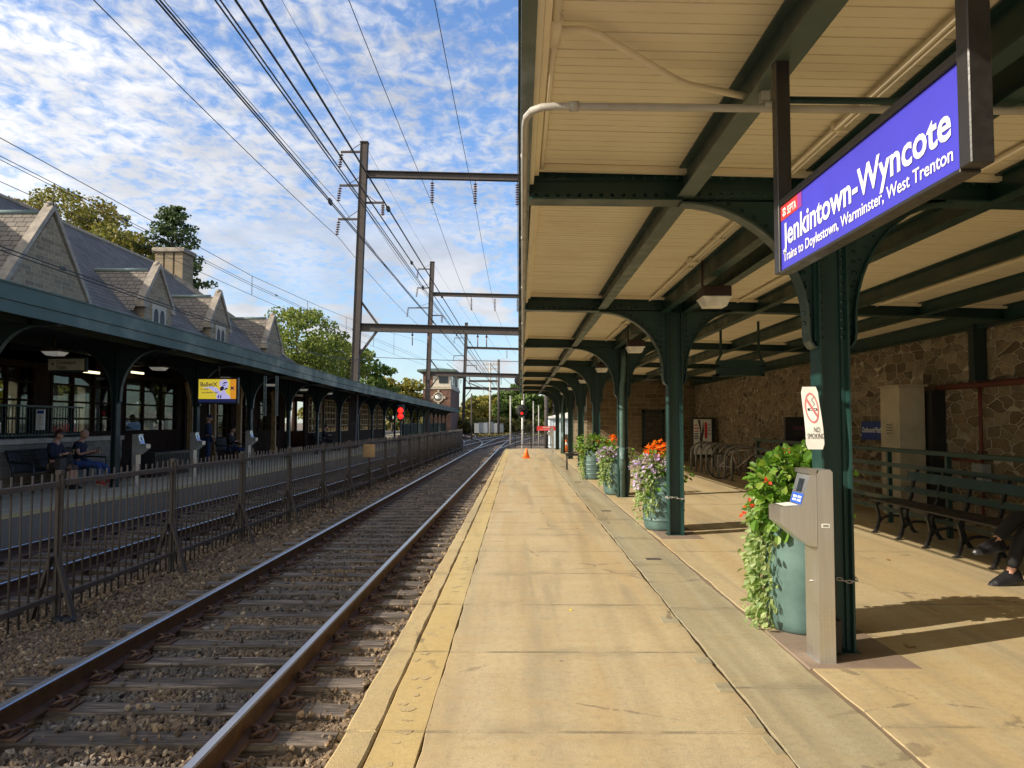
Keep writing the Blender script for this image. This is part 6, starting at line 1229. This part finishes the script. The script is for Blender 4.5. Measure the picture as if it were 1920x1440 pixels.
for i, (px0, px1, py0, py1) in enumerate(((889, 898, 809, 794), (898, 905, 808, 793), (901, 914, 809, 793), (915, 924, 808, 792), (925, 932, 809, 794), (933, 944, 810, 795))):
    y = 120+i*.9; a = at(px0, py0, y); b = at(px1, py1, y); m = MB(); m.box((a.x, y, -.3), (b.x, y+1.0, b.z), .03); m.box((a.x-.04, y-.04, b.z), (b.x+.04, y+1.04, b.z+.06)); m.box((a.x+.08, y-.015, .1), (b.x-.08, y, b.z-.12)); tag(build('trackside_cabinet', m, 'cabinet_grey' if i % 2 else 'white_paint', org=(a.x, y, -.6)), ['narrow white cabinet at the tower end of the trackside row', 'second, grey cabinet in the trackside row from the tower', 'wide pale cabinet third in the trackside row', 'grey cabinet fourth in the trackside row', 'narrow pale cabinet next to the last in the trackside row', 'last grey cabinet in the trackside row, nearest the dark pole'][i], 'cabinet', 'trackside cabinets')
m = MB(); y = 70; a = at(896, 795, y); 
t = thing('trackside_shed', 'pale blue shed seen between the far columns beyond the platform gate', 'shed', (3.5, 58, -.5)); m = MB(); m.box((2.35, 58, -.6), (5.6, 62, 1.75)); build('wall', m, 'shed_blue', t); m = MB(); m.box((2.2, 57.8, 1.75), (5.8, 62.2, 1.9)); m.prism([(2.3, 1.9), (5.7, 1.9), (4.0, 2.25)], 57.9, 62.1); build('roof', m, 'white_paint', t); m = MB()
for i in range(16): m.box((2.42+i*.2, 57.985, -.5), (2.43+i*.2, 58.0, 1.72))
build('cladding_ribs', m, 'cabinet_grey', t)
m = MB(); m.box((2.66, 46, -.5), (4.5, 46.4, .75)); tag(build('crate_stack', m, 'wood_pale', org=(3.5, 46, -.5)), 'tan timber screen beside the shed past the end of the platform', 'screen')
for px, py, y, r, mat, lab in ((957, 744, 60, .055, 'pipe_grey', 'slim grey post standing among the tracks past the platform'), (1024, 735, 50, .12, 'rust_steel', 'thick dark steel pole right behind the platform gate'), (935, 674, 108, .16, 'rust_steel', 'dark mast beyond the cabinets with a bracket near its top'), (919, 680, 112, .13, 'pipe_grey', 'pale grey pole with crossarms beside the dark mast'), (884, 738, 72, .06, 'rust_steel', 'short dark post in front of the signal tower'), (1000, 752, 52, .035, 'pipe_grey', 'thin galvanised pipe left of the red banner'), (1010, 760, 50, .035, 'pipe_grey', 'thin galvanised pipe rising behind the red banner')):
    q = at(px, py, y); m = MB(); m.tube([(q.x, y, -.6), (q.x, y, q.z)], r, 8)
    if r == .13:
        for dz in (.3, .9, 1.6): m.box((q.x-1.1, y-.06, q.z-dz-.06), (q.x+1.1, y+.06, q.z-dz+.06))
        for dx in (-1, -.5, .5, 1): m.tube([(q.x+dx, y, q.z-.3), (q.x+dx, y, q.z+.15)], .06, 6)
    if r == .16: m.box((q.x-4.2, y-.08, q.z-3.2), (q.x, y+.08, q.z-2.9)); m.bar((q.x-4.2, y, q.z-3.3), (q.x-.9, y, q.z-4.6), .14, .14)
    if r == .055: m.box((q.x-.12, y-.03, q.z-.5), (q.x+.12, y+.03, q.z-.44)); m.ball((q.x, y, q.z), .09, 6)
    tag(build('steel_pole', m, mat, org=(q.x, y, -.6)), lab, 'pole')
# ================================================================== OVERHEAD LINE
def insulator(m, p, L, n=8, lean=(0, 0)):
    a = Vector(p); b = a+Vector((lean[0], lean[1], -L)); m.tube([a, b], .02, 6)
    for i in range(n): c_ = a.lerp(b, .14+.74*i/(n-1)); m.lathe([(.03, .03), (.11, -.01), (.115, -.035), (.04, -.03)], tuple(c_), 10)
    return b
def portal(xp, y, zt, wid, zu, zl, ins, arms, lab):
    t = thing('catenary_portal', lab, 'catenary portal', (xp, y, -.5), 'steel catenary portals'); lean = .031; lx = lambda z: xp+lean*z
    m = MB(); h = wid/2; m.bar((lx(-.6), y, -.6), (lx(zt), y, zt), wid*.94, wid*.9, (0, 1, 0)); 
    for s in (-1, 1): m.bar((lx(-.6)+s*h, y, -.6), (lx(zt)+s*h, y, zt), .025, wid*1.15, (0, 1, 0))
    m.box((lx(zt)-h-.04, y-h-.05, zt), (lx(zt)+h+.04, y+h+.05, zt+.06)); build('pole', m, 'rust_steel', t)
    for z, d in ((zu, .36), (zl, .42)):
        m = MB(); xe = 6.2; dz = .026*(xe-xp); a = (lx(z)+h, y, z); b = (xe, y, z-dz); m.bar(a, b, .02, d-.04)
        for s in (-1, 1): m.bar((a[0], y, z+s*d/2), (xe, y, z-dz+s*d/2), .30, .035)
        build('beam', m, 'rust_steel', t)
    m = MB(); bx = lx(zl)+h; m.bar((bx, y, zl+1.5), (bx+.95, y, zl+.2), .14, .12); m.bar((bx, y, zl-1.5), (bx+.95, y, zl-.2), .14, .12); build('knee_brace', m, 'rust_steel', t)
    m = MB(); m.tube([(6.1, y, -.6), (6.1, y, zu)], .2, 8); build('pole', m, 'rust_steel', t)
    for x in ins:
        z = zu-.026*(x-xp)-.18; m = MB(); insulator(m, (x, y, z), 1.5, 9); build('insulator', m, 'insulator', t)
    for z, s, L, li in arms:
        m = MB(); m.bar((lx(z)+s*h, y, z), (lx(z)+s*(h+L), y, z), .10, .11); m.bar((lx(z+.5)+s*h, y, z+.5), (lx(z)+s*(h+L*.6), y, z+.03), .03, .03); a_ = build('arm', m, 'rust_steel', t); m = MB(); insulator(m, (lx(z)+s*(h+L-.05), y, z-.03), li, 6, (-.10*(1 if s < 0 else 0), -.1)); build('insulator', m, 'insulator', a_)
    for x in (-6.0, -5.1, -2.3, -1.8):
        m = MB(); z = zl-.026*(x-xp)-.2; m.tube([(x, y, z), (x, y, z-.75)], .03, 6); m.lathe([(.05, 0), (.07, -.05), (.05, -.10)], (x, y, z-.1), 8); build('hanger', m, 'insulator', t)
    return t
portal(-9.35, 43.3, 17.45, .38, 15.65, 6.85, (-4.92, -2.46, -.06), ((16.95, -1, 1.15, .95), (15.0, -1, 1.15, .95), (13.05, -1, 1.15, .95), (14.0, 1, 1.05, .75)), 'nearest tall rusty steel portal with three insulator strings under its upper beam')
portal(-9.6, 80, 18.2, .42, 14.85, 6.5, (-4.92, -2.46, -.1), ((17.5, -1, 1.3, .95), (15.5, -1, 1.3, .95), (13.4, -1, 2.2, .95), (12.6, 1, 1.05, .75)), 'second rusty steel portal, its pole in front of the signal tower')
portal(-9.6, 133, 18.6, .48, 14.3, 7.3, (-2.0, 1.5), ((16.0, -1, 1.8, .95), (12.9, -1, 1.8, .95), (11.2, 1, 1.8, .75)), 'third and smallest steel portal beyond the signal tower')
def wire(lab, pts, r, clamps=(), grp='overhead wires'):
    m = MB(); m.tube(pts, r, 6)
    for y in clamps:
        for a, b in zip(pts[:-1], pts[1:]):
            if a[1] <= y <= b[1]: p = Vector(a).lerp(Vector(b), (y-a[1])/(b[1]-a[1])); m.box((p.x-r*2, p.y-.09, p.z-r*3), (p.x+r*2, p.y+.09, p.z+r*2)); break
    return tag(build('overhead_wire', m, 'wire', org=pts[0]), lab, 'wire', grp)
def sag(x0, y0, z0, x1, y1, z1, s, n=16): return [(x0+(x1-x0)*i/n, y0+(y1-y0)*i/n, z0+(z1-z0)*i/n-4*s*(i/n)*(1-i/n)) for i in range(n+1)]
def hv(x, z, s, x2=None, z2=None): return sag(x+.2, -10, z+.3, x, 43.3, z, s)+sag(x, 43.3, z, x2 if x2 is not None else x, 80, z2 if z2 is not None else z-.6, s*.5)[1:]+sag(x2 if x2 is not None else x, 80, z2 if z2 is not None else z-.6, (x2 if x2 is not None else x)+2, 133, (z2 or z)-.9, s*.8)[1:]
for x, z, lab in ((-4.92, 13.95, 'thin wire on the insulator string nearest the tall pole'), (-2.46, 13.9, 'thin wire on the middle insulator string of the portals'), (-.06, 13.85, 'thin wire on the insulator string beside the canopy gutter'), (-10.15, 15.9, 'thin wire on the topmost bracket of the tall pole'), (-10.2, 13.95, 'thin wire on the middle bracket of the tall pole'), (-10.25, 12.0, 'thin wire on the lowest bracket of the tall pole')):
    wire(lab, hv(x, z, .55), .014)
wire('thin ground wire strung over the tops of the tall poles', hv(-8.85, 17.5, .5, -9.0, 18.25), .009)
def near_line(ratio, x, y1=43.3, z1=None, x1=None, s=.0, r=.02, y0=-6):
    z = 1.53+abs(x)/ratio; return sag(x, y0, z, x1 if x1 is not None else x, y1, z1 if z1 is not None else z, s)
wire('thick wire passing just in front of the tall pole from upper centre', near_line(.612, -2.40)+[( -2.3, 80, 5.35), (-1.8, 130, 5.4)], .014, (14, 24, 38))
wire('thick wire running left of the thickest centre wire', near_line(.672, -2.52)+[(-2.42, 80, 5.2)], .012, (18,))
for dx, l_ in ((0, 'upper'), (.035, 'lower')): wire('%s wire of the close pair with clamps above the near track' % l_, near_line(.708+dx*.35, -2.50)+[(-2.4, 80, 5.0-dx)], .008, (5.6, 20, 31))
for dx, l_ in ((0, 'upper'), (.03, 'lower')): wire('%s wire of the pair that slants over the station roof toward the poles' % l_, near_line(.852+dx*.3, -3.35)+[(-2.6, 80, 5.4-dx)], .0095, (13.5, 30))
Yt = [-14, 9.3, 17.4, 23, 28, 36, 43.3]
def t2x(y): return float(trk2(y))
wire('topmost messenger wire over the fenced off track', [(t2x(y), y, z) for y, z in zip(Yt, (5.25, 4.97, 4.83, 4.95, 5.15, 5.6, 6.05))]+[(-4., 65, 5.2), (-3, 80, 5.8)], .0055)
wire('auxiliary wire just below the messenger of the fenced off track', [(t2x(y)-.02, y, z) for y, z in zip(Yt, (4.90, 4.76, 4.66, 4.70, 4.80, 5.0, 5.1))]+[(-3.4, 80, 5.0)], .005, (12, 19, 27))
wire('lower twin of the auxiliary wire over the fenced off track', [(t2x(y)-.03, y, z) for y, z in zip(Yt, (4.86, 4.72, 4.62, 4.66, 4.74, 4.9, 5.0))]+[(-3.4, 80, 4.9)], .0045)
wire('contact wire, lowest over the fenced off track', [(t2x(y)-.02, y, z) for y, z in zip(Yt, (4.48, 4.45, 4.40, 4.42, 4.48, 4.62, 4.75))]+[(-3.4, 80, 4.7)], .0048)
m = MB()
for y in (10.2, 17.3, 21.5, 26, 30.5, 35): 
    z1 = np.interp(y, Yt, (5.25, 4.97, 4.83, 4.95, 5.15, 5.6, 6.05)) if y > 11 else np.interp(y, Yt, (4.90, 4.76, 4.66, 4.70, 4.80, 5.0, 5.1)); z0 = np.interp(y, Yt, (4.48, 4.45, 4.40, 4.42, 4.48, 4.62, 4.75)); m.tube([(t2x(y), y, z0), (t2x(y), y, z1)], .007, 5)
tag(build('wire_dropper', m, 'wire', org=(t2x(20), 20, 4.4)), 'short vertical droppers tying the wires over the fenced off track', 'wire dropper')
for k, (dz, l_) in enumerate(((0, 'upper'), (-.06, 'lower'))): wire('%s feeder wire skimming just above the station canopy edge' % l_, sag(-8.0, 4, 4.36+dz, -8.0, 23, 4.16+dz, .05)+sag(-8.0, 23, 4.16+dz, -8.6, 43.3, 5.0+dz, .2)[1:], .011, (13.3,) if k == 0 else ())
m = MB(); y = 43.2; a = at(680, 669, y); b = at(975, 678, y); m.tube([tuple(a), tuple((a+b)/2+Vector((0, 0, -.05))), tuple(b)], .016, 6); tag(build('cross_wire', m, 'wire', org=tuple(a)), 'cross span wire from the tall pole over both tracks', 'wire')
for i, (x0, x1) in enumerate(((-5.8, -2.0), (-2.3, 1.5))):
    pts = sag(x0, 62, 6.2, x1, 118, 6.3, .7); wire(['contact line crossing from the fenced off track toward the gate', 'far contact line bending toward the shed'][i], pts, .02)
# ================================================================== TREES
def tree(lab, base, h, rx, crown0, mat, nb, nl, ls, kind='round', seed=1, lean=0.):
    np.random.seed(seed); random.seed(seed); B = np.array(base, float); t = thing('pine_tree' if kind == 'pine' else 'tree', lab, 'tree', base, 'trees around the station'); rz = (h-crown0)/2; C = B+np.array([lean, 0, (h+crown0)/2])
    cs = []; m = MB()
    if kind == 'pine':
        m.tube([tuple(B), tuple(B+np.array([0, 0, h*.5])), tuple(B+np.array([0, 0, h*.97]))], [h*.018, h*.012, .03], 7)
        for i in range(nb):
            f = i/nb; z = crown0+(h-crown0)*(1-(1-f)**1.15); L = rx*(1-f)**.75*random.uniform(.55, 1.12)+.25; a = i*2.4+random.uniform(-.4, .4); tip = B+np.array([math.cos(a)*L, math.sin(a)*L, z+L*random.uniform(-.05, .22)]); m.tube([tuple(B+np.array([0, 0, z-.1])), tuple(tip)], [.05, .02], 4)
            for q in np.linspace(.35, 1, max(2, int(L/.55))): cs.append(((B+np.array([0, 0, z])) + (tip-B-np.array([0, 0, z]))*q, .45+.25*random.random()))
    else:
        for i in range(nb):
            d = np.random.normal(size=3); d /= np.linalg.norm(d); r = random.uniform(.35, 1.)**.55; p = C+d*np.array([rx, rx, rz])*r
            if d[2] < -.5: p[2] += rz*.25
            cs.append((p, random.uniform(.16, .30)*rx))
        fork = B+np.array([lean*.4, 0, crown0*.9]); m.tube([tuple(B), tuple(B+np.array([lean*.2, .1, crown0*.5])), tuple(fork), tuple(C+np.array([0, 0, rz*.4]))], [h*.022, h*.017, h*.013, .04], 8)
        for p, r in cs[:: max(1, nb//22)]: mid = (fork+p)/2+np.array([0, 0, -.04*h*random.random()]); m.tube([tuple(fork), tuple(mid), tuple(p)], [h*.009, h*.005, .02], 5)
    build('trunk', m, 'bark', t)
    P = []; per = max(4, nl//len(cs))
    for p, r in cs:
        d = np.random.normal(size=(per, 3)); d /= np.linalg.norm(d, axis=1)[:, None]; rr = np.random.uniform(.25, 1., per)**.5*r; s3_ = np.array([1.2, 1.2, .62]) if kind != 'pine' else np.array([1., 1., .42]); P.append(p+d*rr[:, None]*s3_)
    P = np.concatenate(P); V, Fc = scatter(P, CLUMP_V, CLUMP_F, np.random.uniform(.6, 1.25, len(P))*ls); raw('crown', V, Fc, mat, t, base); return t
def tp(px, y): return (at(px, 790, y).x, y, 0.)
def tz(py, y): return 1.53+(790-py)/F*y
tree('autumn brown tree behind the station roof at the picture edge', tp(20, 60), tz(362, 60), 3.6, 8, 'tree_autumn', 80, 7000, .21, seed=21)
tree('tall olive and brown oak rising behind the station roof', tp(120, 58), tz(348, 58), 4.4, 9.5, 'tree_olive', 120, 12000, .19, seed=22)
tree('thin half bare tree between the oak and the pine', tp(192, 62), tz(372, 62), 3.2, 8, 'tree_autumn', 60, 3600, .26, seed=23)
tree('lower olive green tree just left of the pine behind the chimney', tp(232, 55), tz(408, 55), 4.0, 6, 'tree_olive', 100, 11000, .20, seed=24)
tree('dark green pine standing right behind the stone chimney', tp(316, 56), tz(383, 56), 3.5, 7.5, 'tree_pine', 62, 11000, .18, 'pine', seed=25)
tree('leafy light green tree right of the last station gable', tp(548, 76), tz(572, 76), 4.6, 4, 'tree_light', 95, 8500, .24, seed=26, lean=.5)
tree('darker green tree between the last gable and the tall steel pole', tp(618, 84), tz(618, 84), 3.9, 3, 'tree_light', 66, 6000, .26, seed=27)
tree('small pale tree poking up left of the green tree by the last gable', tp(466, 80), tz(584, 80), 2.4, 5, 'tree_olive', 26, 1500, .30, seed=28)
tree('round dark tree showing right of the tall steel pole above the canopy', tp(672, 96), tz(662, 96), 4.3, 2, 'tree_green', 70, 6000, .36, seed=29)
tree('yellow green tree above the canopy before the signal tower', tp(735, 112), tz(704, 112), 4.6, 1.5, 'tree_yellow', 75, 6500, .38, seed=30)
tree('low olive bush between the yellow tree and the signal tower', tp(775, 118), tz(722, 118), 3.0, .5, 'tree_olive', 40, 3000, .38, seed=31)
far = [(880, 748, 165, 'tree_olive', 'olive tree right beside the signal tower'), (900, 738, 175, 'tree_green', 'green tree above the narrow white cabinet'), (918, 742, 170, 'tree_yellow', 'yellowing tree behind the pole with crossarms'), (938, 733, 172, 'tree_green', 'green tree behind the dark mast'), (956, 726, 150, 'tree_green', 'tall dark green tree beside the round signal'), (976, 722, 135, 'tree_green', 'big green tree behind the round signal'), (1002, 740, 150, 'tree_olive', 'olive tree seen below the far canopy end'), (1030, 742, 140, 'tree_yellow', 'yellow tree seen between the last columns'), (1062, 752, 150, 'tree_autumn', 'brown tree seen between far columns'), (1090, 750, 140, 'tree_olive', 'olive tree showing beside the stone building corner')]
for i, (px, py, y, mt, lab) in enumerate(far): tree(lab, tp(px, y), tz(py, y), 3.0+.6*(i % 3), .4, mt, 60, 4600, .46, seed=40+i)
for i, (x, y, hh, lab) in enumerate(((-36, 42, 6.5, 'sunlit tree seen through the first station windows'), (-34, 54, 6., 'sunlit tree seen through the middle station windows'), (-33, 66, 5.5, 'tree seen through the glazed shelter'), (-30, 84, 5.5, 'tree seen through the far shelter bays'), (-24, 100, 4.5, 'bush seen past the far canopy columns'))): tree(lab, (x, y, 0), hh, 4.2, .3, ('tree_olive', 'tree_yellow')[i % 2], 60, 4500, .36, seed=60+i)
np.random.seed(8); n = 9000; P = np.stack([np.random.uniform(-26, 26, n), np.random.uniform(128, 138, n), np.random.uniform(-.6, 2.3, n)*np.random.uniform(.5, 1, n)], 1); V, Fc = scatter(P, CLUMP_V, CLUMP_F, np.random.uniform(.35, .75, n)); o_ = raw('undergrowth', V, Fc, 'brush'); o_['kind'] = 'stuff'
# weeds along the far ballast
np.random.seed(3); n = 900; P = np.stack([np.random.uniform(-6, 10, n), np.random.uniform(100, 128, n), np.full(n, -.42)], 1); V, Fc = scatter(P, CLUMP_V*np.array([.5, .5, 1.6]), CLUMP_F, np.random.uniform(.4, .8, n)); o_ = raw('weeds', V, Fc, 'weeds'); o_['kind'] = 'stuff'
